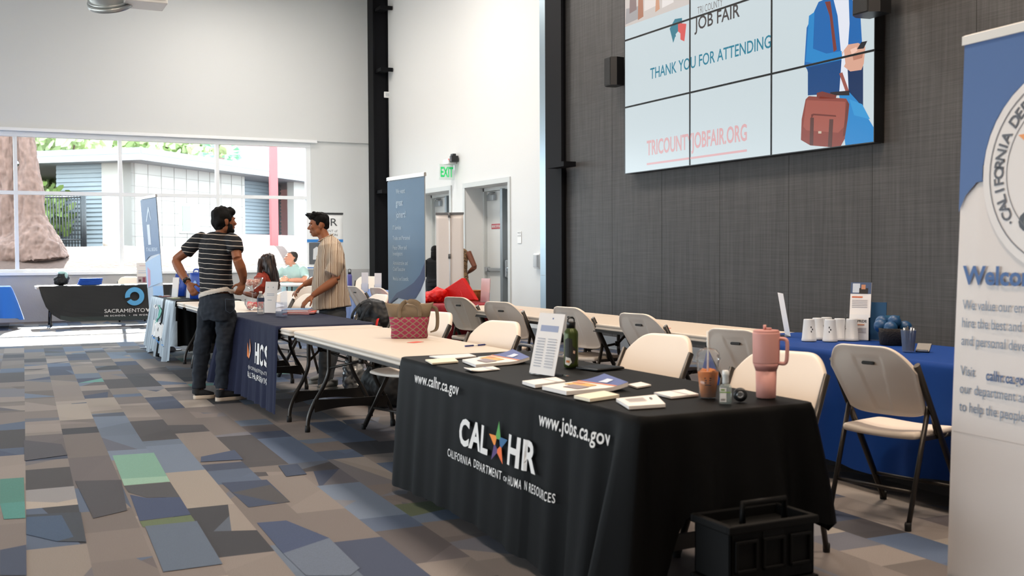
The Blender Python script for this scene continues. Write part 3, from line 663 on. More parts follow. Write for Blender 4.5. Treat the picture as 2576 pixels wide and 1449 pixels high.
for i, (x, y, d, l, g) in enumerate(CH):
    if i == 0: chair0.location = (x, y, 0); chair0.rotation_euler = (0, 0, face(d)); chair0['label'] = l; chair0['group'] = GR[g]
    else: dup(chair0, (x, y, 0), face(d), l, GR[g])
# ================================================================ folding tables (long axis Y)
def make_table():
    t = thing('folding_table', 'x', 'table'); Lh, Wh = 1.22, .38
    def outline(o, z, c=.055):
        pts = []
        for sx, sy in ((1, 1), (-1, 1), (-1, -1), (1, -1)):
            for k in range(7):
                a = PI / 2 * k / 6; q = {(1, 1): a, (-1, 1): a + PI / 2, (-1, -1): a + PI, (1, -1): a + 1.5 * PI}[(sx, sy)]
                pts.append(Vector((sx * (Wh - c) + (c + o) * math.cos(q), sy * (Lh - c) + (c + o) * math.sin(q), z)))
        return pts
    bm = bmesh.new(); ring_loft(bm, [outline(-.012, .742), outline(-.004, .740), outline(0, .733), outline(0, .722), outline(-.006, .718), outline(-.006, .708), outline(-.002, .704), outline(-.004, .695)], cap=True)
    for f in bm.faces:
        if len(f.verts) > 8: f.smooth = False
    obj('tabletop', bm, tabletop, t)
    b = bmesh.new()
    for s in (-1, 1): box(b, (s * .36 - .012, -1.12, .672), (s * .36 + .012, 1.12, .702)); 
    for y in (-1.12, 0, 1.12): box(b, (-.36, y - .012, .676), (.36, y + .012, .700))
    obj('under_frame', b, frame, t)
    for e in (-1, 1):
        Y = e * .965
        for s in (-1, 1):
            b = bmesh.new(); pth = [(s * .17, Y, .69), (s * .17, Y, .52), (s * .175, Y, .43), (s * .215, Y + e * .005, .33), (s * .285, Y + e * .01, .21), (s * .325, Y + e * .012, .11), (s * .335, Y + e * .012, .015)]
            tube(b, bez(pth, 6), .0155, 12); lathe(b, [(.02, 0), (.021, .03), (.017, .05)], 12, (s * .335, Y + e * .012, 0), mi=1); obj('leg', b, [frame, rubber], t)
        b = bmesh.new(); xs_ = [-.285 + .57 * k / 10 for k in range(11)]; rg = []
        for x in xs_: h = .03 + .018 * (abs(x) / .285) ** 2; zc = .205 - .012 * (abs(x) / .285) ** 2; rg.append([Vector((x, Y - .008, zc - h)), Vector((x, Y + .008, zc - h)), Vector((x, Y + .008, zc + h)), Vector((x, Y - .008, zc + h))])
        ring_loft(b, rg, smooth=False)
        obj('crossbar', b, frame, t); b = bmesh.new(); tube(b, [(-.19, Y, .675), (.19, Y, .675)], .0155, 8); obj('pivot_bar', b, frame, t)
        b = bmesh.new()
        for s in (-1, 1): tube(b, [(s * .17, Y, .47), (0, Y - e * .26, .54)], .010, 8)
        tube(b, [(0, Y - e * .26, .54), (0, Y - e * .5, .69)], .012, 8); lathe(b, [(.022, -.02), (.022, .02)], 10, (0, Y - e * .26, .54)); obj('brace', b, frame, t)
    return t
tb0 = make_table(); TG = 'eight foot folding tables'
TB = [(2.45, 4.395, 0, 'folding table under the black cloth with the colourful star'), (2.45, 6.835, 0, 'bare cream folding table that carries the tote bag and pen'),
      (2.45, 9.33, 0, 'folding table under the wrinkled navy cloth, pale corner showing'), (2.45, 11.83, 0, 'bare white folding table right behind the man in the striped shirt'),
      (2.45, 14.33, 0, 'folding table under the sunlit black cloth carrying the blue bags'), (4.87, 9.67, 0, 'bare cream folding table in the back row, next to the red bags'),
      (4.87, 7.20, 0, 'bare cream folding table in the back row, next to the royal blue cloth'), (4.80, 4.72, 0, 'folding table under the royal blue cloth with cups'),
      (4.87, 12.22, 0, 'folding table under the dark red cloth piled with red bags'), (5.20, 15.30, 0, 'folding table under the far medium blue cloth'),
      (2.0, 21.78, PI / 2, 'white folding table under the black cloth with the round blue emblem'), (-.86, 21.8, PI / 2, 'folding table under the bright blue cloth at the left edge')]
for i, (x, y, r, l) in enumerate(TB):
    if i == 0: tb0.location = (x, y, 0); tb0['label'] = l; tb0['group'] = TG
    else: dup(tb0, (x, y, 0), r, l, TG)
# round table with the seated man in mint
t = thing('round_table', 'white round folding table where the man in the mint polo leans', 'table', (5.10, 19.32, 0))
b = bmesh.new(); lathe(b, [(.0, .785), (.56, .785), (.57, .78), (.57, .755), (.55, .74), (0, .74)], 48, cap=False); obj('tabletop', b, mat('white table plastic', '#eceae6', .45), t)
for k in range(4):
    a = PI / 4 + k * PI / 2; b = bmesh.new(); tube(b, bez([(.25 * math.cos(a), .25 * math.sin(a), .745), (.27 * math.cos(a), .27 * math.sin(a), .4), (.42 * math.cos(a), .42 * math.sin(a), .01)], 6), .015, 8); obj('leg', b, frame, t)
# ================================================================ table cloths
def cloth(X0, X1, Y0, Y1, top, drop, flare, amp, freq, seed, cr=.045, rows=26, step=.022):
    """a sheet over a table; drop/flare/amp are functions of (side, x, y, corner distance); side 0 = -X, 1 = -Y, 2 = +X, 3 = +Y"""
    pts = []
    def seg(a, b, n, side):
        k = max(2, int((b - a).length / step))
        for i in range(k): pts.append((a.lerp(b, i / k), n, side))
    def arc(c, a0, sides):
        for i in range(1, 9):
            q = a0 + PI / 2 * i / 9; pts.append((c + Vector((math.cos(q), math.sin(q))) * cr, Vector((math.cos(q), math.sin(q))), sides[0] if i < 5 else sides[1]))
    V2 = Vector
    seg(V2((X0, Y1 - cr)), V2((X0, Y0 + cr)), V2((-1, 0)), 0); arc(V2((X0 + cr, Y0 + cr)), PI, (0, 1))
    seg(V2((X0 + cr, Y0)), V2((X1 - cr, Y0)), V2((0, -1)), 1); arc(V2((X1 - cr, Y0 + cr)), 1.5 * PI, (1, 2))
    seg(V2((X1, Y0 + cr)), V2((X1, Y1 - cr)), V2((1, 0)), 2); arc(V2((X1 - cr, Y1 - cr)), 0, (2, 3))
    seg(V2((X1 - cr, Y1)), V2((X0 + cr, Y1)), V2((0, 1)), 3); arc(V2((X0 + cr, Y1 - cr)), PI / 2, (3, 0))
    cor = [V2((x, y)) for x in (X0, X1) for y in (Y0, Y1)]
    def off(p, side, t, s):
        cdist = min((p - c).length for c in cor)
        f = flare(side, p.x, p.y, cdist); a = amp(side, p.x, p.y, cdist)
        w = math.sin(s * freq) + .6 * math.sin(s * freq * 1.73 + seed) + .5 * noise.noise(V2((s * 5, seed, t * .8)).to_3d() if False else Vector((s * 5, seed, t * .8)))
        return f * t ** .9 + a * (t ** .8) * w * .5 + .008
    bm = bmesh.new(); n = len(pts); s = 0; S_ = []
    for i, (p, nn, sd) in enumerate(pts): S_.append(s); s += (pts[(i + 1) % n][0] - p).length
    G = []
    for j in range(rows + 1):
        t = j / rows; row = []
        for i, (p, nn, sd) in enumerate(pts):
            cd_ = min((p - c).length for c in cor); L = drop(sd, p.x, p.y, cd_)
            if j == 0: o, z = -.006, top
            elif j == 1: o, z = .003, top - .003
            else: tt = (j - 1) / (rows - 1); o = off(p, sd, tt, S_[i]); z = top - .006 - (L - .006) * tt
            q = p + nn * o; row.append(bm.verts.new((q.x, q.y, z)))
        G.append(row)
    for j in range(rows):
        for i in range(n): bm.faces.new((G[j][i], G[j][(i + 1) % n], G[j + 1][(i + 1) % n], G[j + 1][i])).smooth = True
    f = bm.faces.new(G[0]); bmesh.ops.triangulate(bm, faces=[f])
    def front(y, z, lift=.014):          # point on the -X skirt
        p = Vector((X0, y)); s_ = (Y1 - cr) - y; cd_ = min((p - c).length for c in cor); L = drop(0, X0, y, cd_); tt = max(0, (top - .006 - z) / (L - .006))
        return Vector((X0 - off(p, 0, tt, s_) - lift, y, z))
    return bm, front
blackcloth = mat('black poly cloth', '#040404', .62, bump=.1, bscale=500, spec=.11)
printwhite = mat('printed white', '#e9e6e2', .7)
STAR = []
def ramp(a, b, x): return max(0.0, min(1.0, (x - a) / (b - a)))
# front black cloth
def dr(sd, x, y, c):
    if sd == 0: return .70 + .02 * math.sin(y * 2.3) - .0 * c
    if sd == 1: return .36 + .36 * max(0, 1 - (x - 2.06) / .16) + .08 * ramp(2.6, 2.83, x) + .02 * math.sin(x * 14)
    if sd == 2: return .40 + .1 * max(0, 1 - c / .4)
    return .68
def fl(sd, x, y, c): return (.03 if sd < 2 else .0) + (.07 * max(0, 1 - c / .30) if sd == 0 and y < 4 else .02) + (.05 * ramp(4.4, 3.4, y) if sd == 0 else 0)
def am(sd, x, y, c): return (.012 + .06 * math.exp(-((c) / .28) ** 2) if y < 4.2 else .012 + .012 * math.exp(-(c / .3) ** 2)) + (.050 * ramp(3.9, 3.3, y) if sd == 0 else 0)
bm, cfront = cloth(2.055, 2.835, 3.165, 5.64, .752, dr, fl, am, 22, 1.3)
cl = obj('tablecloth', bm, blackcloth); tag(cl, 'black tablecloth printed with web addresses and a colourful star', 'tablecloth')
F0 = lambda x, z: cfront(x, z)
def lt(name, s, y0, z0, y1, z1, m, bold=.02, sl=0.0, fn=None, cell=.025, parent=None, spacing=1.0):
    b = bmesh.new(); text(b, s, y0, z0, y1, z1, lambda x, z: (fn or F0)(x, z + sl * (y0 - x)), 0, bold, cell, spacing); return obj(name, b, m, parent)
lt('web_address', 'www.calhr.ca.gov', 5.34, .625, 4.74, .70, printwhite, .012, parent=cl, spacing=1.04)
lt('web_address', 'www.jobs.ca.gov', 3.90, .60, 3.35, .68, printwhite, .012, parent=cl, spacing=1.04)
lt('lettering', 'CAL', 4.70, .415, 4.37, .545, printwhite, .035, parent=cl, spacing=1.08); lt('lettering', 'HR', 4.16, .415, 3.90, .545, printwhite, .035, parent=cl, spacing=1.08)
lt('lettering', 'CALIFORNIA DEPARTMENT', 4.84, .335, 4.215, .373, printwhite, .006, parent=cl, spacing=1.18); lt('lettering', 'OF', 4.195, .338, 4.145, .358, printwhite, .006, parent=cl); lt('lettering', 'HUMAN RESOURCES', 4.125, .335, 3.72, .373, printwhite, .006, parent=cl, spacing=1.18)
def figure_star(fn, cx, cz, R, parent, cols):
    """five little figures making a star, one colour for each"""
    for k in range(5):
        a = PI / 2 + k * 2 * PI / 5; b = bmesh.new(); tip = (math.cos(a), math.sin(a)); half = PI / 5
        l = (math.cos(a + half) * .40, math.sin(a + half) * .40); r = (math.cos(a - half) * .40, math.sin(a - half) * .40); q = (.44 * math.cos(a), .44 * math.sin(a))
        put(b, flat([(cx + R * x, cz + R * z) for x, z in (tip, l, (l[0] * .62, l[1] * .62), q, (r[0] * .62, r[1] * .62), r)]), lambda x, y: fn(x, y), 0, .05)
        n = 12; hc = (.37 * math.cos(a), .37 * math.sin(a)); put(b, flat([(cx + R * (hc[0] + .085 * math.cos(2 * PI * i / n)), cz + R * (hc[1] + .085 * math.sin(2 * PI * i / n))) for i in range(n)]), lambda x, y: fn(x, y), 0)
        o = obj('star_figure', b, cols[k], parent)
starc = [mat('star green', '#3d9a45', .6), mat('star amber', '#f08c1e', .6), mat('star amber', '#f08c1e', .6), mat('star violet', '#4a2a6e', .6), mat('star orange', '#ee6a20', .6)]
starc = [mat('star leaf', '#4a9e40', .6), mat('star amber', '#ef9425', .6), mat('star violet', '#47296b', .6), mat('star orange', '#e8641f', .6), mat('star blue', '#1f5f8e', .6)]
figure_star(lambda x, y: cfront(8.53 - x if False else x, y), 4.27, .487, -.098, cl, starc) if False else None
figure_star(lambda x, y: cfront(4.27 - (x - 4.27), y), 4.27, .485, .10, cl, starc)
# wrinkled navy cloth
navy = mat('navy cotton cloth', '#1d2138', .8, bump=.35, bscale=9, var=.12, vscale=5, spec=.2)
bm, dfront = cloth(2.045, 2.86, 8.42, 10.60, .750, lambda sd, x, y, c: .69 - .04 * ramp(8.5, 10.5, y) if sd == 0 else (.02 if sd != 2 else .12), lambda sd, x, y, c: .03 + .09 * ramp(9.2, 10.4, y) if sd == 0 else 0,
    lambda sd, x, y, c: .022 + .06 * ramp(9.3, 10.3, y) if sd == 0 else .004, 30, 4.1)
for v in bm.verts:
    if v.co.z > .748: v.co.z += .004 + .006 * abs(noise.noise(Vector((v.co.x * 8, v.co.y * 5, 2))))
cl2 = obj('tablecloth', bm, navy); tag(cl2, 'wrinkled navy tablecloth with pale letters, beside the man in the striped shirt', 'tablecloth')
G0 = lambda x, z: dfront(x, z, .006)
b = bmesh.new(); text(b, 'HCS', 9.12, .40, 8.66, .58, lambda x, z: G0(x, z + .0 * x), 0, .03, .03, 1.1); obj('lettering', b, printwhite, cl2)
b = bmesh.new(); put(b, flat([(9.33 + .09 * math.cos(a), .50 + .095 * math.sin(a)) for a in [PI / 2 + PI * k / 8 for k in range(9)]][::-1] + [(9.33, .41), (9.38, .44), (9.38, .56)]), G0, 0, .03); obj('emblem', b, mat('emblem orange', '#d9762b', .7), cl2)
b = bmesh.new(); put(b, flat([(9.33 - .08 * math.sin(a), .49 - .09 * math.cos(a)) for a in [PI * k / 8 for k in range(9)]]), G0, 0, .03); obj('emblem', b, printwhite, cl2)
lt('lettering', 'CALIFORNIA DEPARTMENT OF', 9.36, .335, 8.64, .365, mat('dull print', '#b9b6b4', .7), .01, fn=G0, parent=cl2); lt('lettering', 'HEALTH CARE SERVICES', 9.36, .265, 8.64, .312, printwhite, .008, fn=G0, spacing=1.1, parent=cl2)
# black cloth of the next booth; sunlight on its front is painted in
silver = stretched('sunlit cloth front', '#59636c', '#aab6bf', (1, 14, .6), (1, 40, 1), .5, 4, .35, .62)
bm, rfront = cloth(2.04, 2.86, 13.62, 15.56, .755, lambda sd, x, y, c: .72 - .04 * math.sin(y * 9) if sd == 0 else (.55 if sd == 1 else .3), lambda sd, x, y, c: .09 if sd < 2 else .04, lambda sd, x, y, c: .05 if sd < 2 else .02, 34, 2.2)
for f in bm.faces:
    c = f.calc_center_median(); f.material_index = 1 if (c.x < 2.055 and c.z < .75 and not (14.25 < c.y < 14.45)) else 0
cl3 = obj('tablecloth', bm, [blackcloth, silver]); tag(cl3, 'black tablecloth with sunlight painted on its front folds and big white letters by the blue bags', 'tablecloth')
lt('lettering', 'DOR', 14.9, .24, 14.0, .46, printwhite, .07, fn=lambda x, z: rfront(x, z, .01), parent=cl3); lt('lettering', 'CA', 15.1, .60, 14.7, .66, printwhite, .03, fn=lambda x, z: rfront(x, z, .01), parent=cl3)
bm = bmesh.new(); put(bm, flat([(15.2, .30), (14.6, .22), (14.1, .205), (13.8, .19), (13.8, .18), (14.1, .193), (14.6, .205), (15.2, .285)]), lambda x, z: rfront(x, z, .01), 0, .06); obj('stripe', bm, mat('stripe blue', '#2f7fc4', .6), cl3)
bm = bmesh.new(); put(bm, flat([(14.75, .66), (14.55, .60), (14.75, .42), (14.62, .42), (14.40, .60), (14.62, .66)]), lambda x, z: rfront(x, z, .01), 0, .06); obj('emblem', bm, mat('emblem teal', '#3b9c86', .6), cl3)
# blue, dark red and far cloths
def plain(X0, X1, Y0, Y1, m, lab, f1, seed, d0=.62, d1=.55, top=.752, fr=18):
    bm, fn = cloth(X0, X1, Y0, Y1, top, lambda sd, x, y, c: d0 + .03 * math.sin(y * 5 + x) if sd in (0, 1) else d1, lambda sd, x, y, c: f1 + .07 * math.exp(-(c / .25) ** 2), lambda sd, x, y, c: .018 + .05 * math.exp(-(c / .3) ** 2), fr, seed)
    return tag(obj('tablecloth', bm, m), lab, 'tablecloth'), fn
royal = mat('royal blue cloth', '#0a3a84', .7, bump=.15, bscale=12, spec=.2); farblue = mat('medium blue cloth', '#1f5bab', .7, bump=.2, bscale=12, sheen=.3); maroon = mat('dark red cloth', '#8e1020', .75, bump=.15, bscale=12)
plain(4.405, 5.195, 3.48, 5.97, royal, 'royal blue tablecloth with cups, beside the big white banner', .05, 3.3)
plain(4.475, 5.265, 10.98, 13.46, maroon, 'dark red tablecloth under the pile of red bags', .04, 5.1, .7, .6)
plain(4.80, 5.60, 14.06, 16.54, farblue, 'medium blue tablecloth behind the backpack, with upright leaflets', .06, 6.1)
plain(-2.1, .37, 21.41, 22.19, mat('bright blue cloth', '#1c6fd4', .7, sheen=.3), 'bright blue tablecloth hanging crumpled at the left edge', .08, 7.2, .55, .6, fr=26)
# black stretch panel with the round emblem
t = tag(D.objects.new('table_cover', None), 'black table cover with round blue emblem hung on the table under the window', 'tablecloth'); COL.objects.link(t); t.location = (2.0, 21.38, 0)
def sp(px, py): p = CAMP + (CF + CR * ((px - CX) / FPX) - CU * ((py - CY) / FPX)) * 1; d = p - CAMP; return CAMP + d * (21.36 / d.y)
edge = [(97, 721), (104, 745), (115, 772), (132, 792), (152, 804), (180, 812), (230, 813), (300, 811), (400, 809), (470, 807)]
bm = bmesh.new(); lo = [sp(x, y) for x, y in edge]; xr = 3.2
lo = [Vector((p.x, 21.38, max(.09, p.z))) for p in lo] + [Vector((xr, 21.38, .10))]; NR = 8; G = []
for p in lo: G.append([bm.verts.new((p.x + .0 * k, 21.385 - .05 * (k / NR) + .012 * math.sin(p.x * 9 + k * .5) * k / NR, .748 + (p.z - .748) * k / NR)) for k in range(NR + 1)])
for A, B in zip(G, G[1:]):
    for k in range(NR): bm.faces.new((A[k], B[k], B[k + 1], A[k + 1])).material_index = 1 if A[k].co.z < .235 else 0  # lower band paler: sun from behind the cloth put into its colour
    q = bm.faces.new((A[0], B[0], bm.verts.new((B[0].co.x, 21.95, .752)), bm.verts.new((A[0].co.x, 21.95, .752))))
obj('sheet', bm, [mat('stretch black', '#16191b', .6), mat('backlit black', '#26302f', .6)], t, world=True, mods=[SOL(.004)])
EM = lambda x, z: (x, 21.318, z)
b = bmesh.new(); n = 40; c = (2.48, .535); vo = []
for k in range(n + 1):
    a = math.radians(215 + 335 * k / n) ; vo.append((c[0] + .172 * math.cos(a), c[1] + .172 * math.sin(a)))
vi = []
for k in range(n + 1):
    a = math.radians(215 + 335 * k / n); vi.append((c[0] + .085 * math.cos(a), c[1] + .085 * math.sin(a)))
for k in range(n): b.faces.new([b.verts.new(EM(*p)) for p in (vo[k], vo[k + 1], vi[k + 1], vi[k])])
obj('emblem', b, mat('emblem sky blue', '#5aa6d6', .6), t, world=True)
b = bmesh.new(); text(b, 'SACRAMENTO', 1.94, .235, 2.66, .305, EM, 0, .0); text(b, 'WORKS', 2.67, .235, 3.12, .305, EM, 0, .05); text(b, 'IN SCHOOL  •  IN WORK  •  IN LIFE', 1.94, .165, 3.12, .195, EM, 0, .02, spacing=1.3); obj('lettering', b, printwhite, t, world=True)
# ================================================================ video wall: nine displays showing one picture
def ycol(px, z=3.0):   # wall coordinate along the room for a picture column
    d = CF + CR * ((px - CX) / FPX) - CU * ((300 - CY) / FPX); return (d * (7.55 / d.x)).y
YS = [12.07, 10.61, 9.13, 7.64]; ZS = [2.35, 3.22, 4.09, 4.96]; XV = 7.55
def VP(px, py):
    d = CF + CR * ((px - CX) / FPX) - CU * ((py - CY) / FPX); p = CAMP + d * (XV / d.x); return (p.y, p.z)
VM = []
def vm(h, s=1.0):
    k = 'screen ' + h
    if k not in MATS:
        m = mat(k, '#050505', .25, emit=(h, s)); m.node_tree.nodes['Principled BSDF'].inputs['Specular IOR Level'].default_value = .3
    if MATS[k] not in VM: VM.append(MATS[k])
    return VM.index(MATS[k])
pic = bmesh.new()
lay = [0]
def shape(px, h, wall=False, s=1.0):
    pts = px if wall else [VP(*p) for p in px]; lay[0] += 1; L = lay[0]
    put(pic, flat(pts), lambda y, z: (-.0008 * L * .25, y, z), vm(h, s))
def vtext(s, y0, z0, y1, z1, h, bold=0.0, sp=1.0):
    lay[0] += 1; L = lay[0]; text(pic, s, y0, z0, y1, z1, lambda y, z: (-.0002 * L, y, z), vm(h), bold, None, sp)
vm('#cbd7db', 1.0)
# photograph strip in the upper left of the picture
shape([(12.07, 4.96), (10.61, 4.96), (10.61, 4.27), (12.07, 4.27)], '#cfc6c0', True)
for q, h in [((12.05, 4.30, 11.65, 4.50), '#a7a3a3'), ((11.75, 4.30, 11.62, 4.9), '#b07a62'), ((11.60, 4.38, 11.3, 4.9), '#e6dcd6'), ((11.35, 4.32, 11.25, 4.55), '#cf9b7d'), ((11.2, 4.34, 10.95, 4.8), '#e9e2de'), ((10.92, 4.38, 10.75, 4.9), '#8fd0c4'), ((10.75, 4.38, 10.61, 4.8), '#b9afa8'), ((11.95, 4.42, 11.78, 4.85), '#8e7a78')]:
    shape([(q[0], q[1]), (q[0] - .02, q[3]), (q[2] + .02, q[3] - .03), (q[2], q[1] + .02)], h, True)
# emblem of two-tone shield with a figure cut out
shape([(1698, 48), (1716, 45), (1716, 60), (1706, 62), (1707, 96), (1699, 92), (1694, 108), (1685, 72)], '#3f7d8f'); shape([(1706, 58), (1727, 60), (1722, 104), (1713, 100), (1706, 88)], '#d9605c'); shape([(1701, 95), (1700, 86), (1706, 79), (1712, 84), (1712, 103), (1696, 109)], '#cbd7db')
vtext('TRI COUNTY', 10.46, 4.115, 9.98, 4.20, '#7c7574', -.003); vtext('JOB FAIR', 10.52, 3.885, 9.67, 4.085, '#4a4443', .012)
vtext('THANK YOU FOR ATTENDING', 11.46, 3.50, 9.14, 3.64, '#2f7f97', .01); vtext('TRICOUNTYJOBFAIR.ORG', 11.54, 2.49, 9.54, 2.74, '#d9a9ab', .02); shape([(11.54, 2.455), (9.54, 2.455), (9.54, 2.43), (11.54, 2.43)], '#d9a9ab', True)
# figure in a blue suit with phone and leather bag (head above the frame of the photograph)
S1, S2, S3, SKN, SH = '#2066ad', '#16467e', '#2b86c8', '#d9a58f', '#e3e6f0'
shape([(2095, -40), (2140, -40), (2140, 0), (2128, 14), (2112, 8)], SKN)
shape([(2060, 5), (2090, -8), (2140, -8), (2165, 35), (2170, 120), (2150, 150), (2080, 170), (2035, 180), (2024, 165), (2030, 70)], S1)
shape([(2030, 170), (2120, 150), (2118, 180), (2112, 235), (2033, 240), (2033, 182)], S2); shape([(2122, 150), (2172, 140), (2172, 280), (2128, 240)], '#15305a')
shape([(2098, 0), (2136, 0), (2138, 60), (2132, 150), (2136, 235), (2112, 235), (2118, 150), (2108, 40)], SH)
shape([(2040, 120), (2080, 135), (2118, 128), (2120, 150), (2060, 162), (2026, 155)], S3); shape([(2036, 40), (2050, 30), (2046, 130), (2028, 150)], S3)
shape([(2076, 5), (2090, 3), (2106, 125), (2098, 131), (2088, 40)], '#7d3c33'); shape([(2112, 185), (2120, 182), (2146, 255), (2138, 258)], '#9b564c')
shape([(2120, 132), (2135, 112), (2160, 108), (2178, 118), (2174, 160), (2168, 176), (2140, 180), (2121, 165)], SKN); shape([(2140, 125), (2156, 118), (2158, 128), (2144, 138)], '#efc5b3'); shape([(2146, 140), (2172, 136), (2170, 146), (2148, 152)], '#b97e69')
shape([(2157, 124), (2168, 106), (2183, 103), (2174, 122)], '#26262a'); shape([(2124, 126), (2118, 150), (2122, 172), (2128, 160)], SH)
shape([(2112, 236), (2138, 232), (2160, 256), (2200, 322), (2200, 358), (2128, 366), (2120, 300)], S3); shape([(2138, 250), (2170, 262), (2190, 300), (2150, 290)], '#3a97d2'); shape([(2090, 232), (2138, 228), (2138, 240), (2090, 240)], '#2a2226')
shape([(2028, 250), (2036, 242), (2130, 248), (2138, 262), (2134, 300), (2126, 350), (2114, 372), (2040, 366), (2016, 352), (2018, 300)], '#8c463c'); shape([(2030, 252), (2128, 256), (2126, 318), (2110, 334), (2030, 328), (2022, 318)], '#a3584b'); shape([(2056, 234), (2070, 230), (2106, 240), (2104, 248), (2064, 243), (2062, 248), (2056, 246)], '#7b392f')
shape([(2042, 288), (2048, 286), (2104, 290), (2105, 294), (2048, 290), (2042, 300)], '#6d3229'); shape([(2040, 296), (2049, 296), (2047, 366), (2038, 364)], '#5c3a34'); shape([(2088, 300), (2098, 300), (2094, 370), (2084, 370)], '#5c3a34')
shape([(2060, 330), (2068, 330), (2068, 336), (2060, 336)], '#c9b9a4'); shape([(2132, 252), (2138, 262), (2128, 340), (2122, 344)], '#6f3b34')
bez_m = mat('display bezel', '#101113', .35); BG = {0: '#d4dde0', 1: '#c4d0d3', 2: '#cdd9df'}
names = {0: 'bottom', 1: 'middle', 2: 'top'}; cn = {0: 'left', 1: 'centre', 2: 'right'}
desc = {(0, 0): 'start of the faded web address', (0, 1): 'end of the faded web address', (0, 2): 'brown leather bag', (1, 0): 'two-tone emblem and THANK YO', (1, 1): 'words JOB FAIR', (1, 2): 'blue jacket and phone', (2, 0): 'strip of a group photo', (2, 1): 'words TRI COUNTY', (2, 2): 'upper chest of the suited figure'}
for r in range(3):
    for c in range(3):
        y1, y0 = YS[c], YS[c + 1]; z0, z1 = ZS[r], ZS[r + 1]; g = .011
        t = thing('display', 'wall display showing the %s, %s row of the video wall' % (desc[(r, c)], names[r]), 'display', (XV, (y0 + y1) / 2, (z0 + z1) / 2), group='displays of the video wall')
        b = bmesh.new(); box(b, (.012, -(y1 - y0) / 2 + .002, -(z1 - z0) / 2 + .002), (.11, (y1 - y0) / 2 - .002, (z1 - z0) / 2 - .002)); hy, hz = (y1 - y0) / 2, (z1 - z0) / 2
        for a, q in (((-.006, -hy + .002, -hz + .002), (.012, hy - .002, -hz + g)), ((-.006, -hy + .002, hz - g), (.012, hy - .002, hz - .002)), ((-.006, -hy + .002, -hz + g), (.012, -hy + g, hz - g)), ((-.006, hy - g, -hz + g), (.012, hy - .002, hz - g))): box(b, a, q)
        obj('bezel', b, bez_m, t)
        b = bmesh.new(); box(b, (.0, -hy + g, -hz + g), (.011, hy - g, hz - g)); k = len(VM)
        pc = pic.copy()
        for co, no in (((0, y0 + g, 0), (0, -1, 0)), ((0, y1 - g, 0), (0, 1, 0)), ((0, 0, z0 + g), (0, 0, -1)), ((0, 0, z1 - g), (0, 0, 1))):
            bmesh.ops.bisect_plane(pc, geom=pc.verts[:] + pc.edges[:] + pc.faces[:], plane_co=co, plane_no=no, clear_outer=True)
        off = Vector((0, -(y0 + y1) / 2, -(z0 + z1) / 2)); mp = {v: b.verts.new(v.co + off) for v in pc.verts}
        for f in pc.faces: b.faces.new([mp[v] for v in f.verts]).material_index = f.material_index
        pc.free()
        # recalc would flip loose faces harmlessly: emission shows from both sides
        obj('screen', b, VM, t)
pic.free()
def speaker(loc, rz, lab, s=1.0):
    t = thing('wall_speaker', lab, 'speaker', loc, rz, 'black wall speakers'); sp_m = mat('speaker black', '#141518', .4); sg = mat('speaker grille', '#0b0c0d', .7, bump=.4, bscale=400)
    b = bmesh.new(); prism(b, [(-.12, 0), (.12, 0), (.14, -.14), (.09, -.22), (-.09, -.22), (-.14, -.14)], lambda x, y, d: (x * s, y * s, (d - .21) * s), .42); obj('cabinet', b, sp_m, t)
    b = bmesh.new(); prism(b, [(-.085, -.221), (.085, -.221), (.08, -.228), (-.08, -.228)], lambda x, y, d: (x * s, y * s, (d - .2) * s), .40); obj('grille', b, sg, t)
    b = bmesh.new(); box(b, (-.04 * s, 0, -.04), (.04 * s, .13, .04)); obj('bracket', b, blacksteel, t)
    return t
speaker((7.62, 12.30, 3.72), -PI / 2, 'black speaker on the dark wall left of the video wall', .88)
speaker((7.43, 7.46, 3.72), -PI / 2, 'black speaker at the upper right edge of the video wall', 1.1)
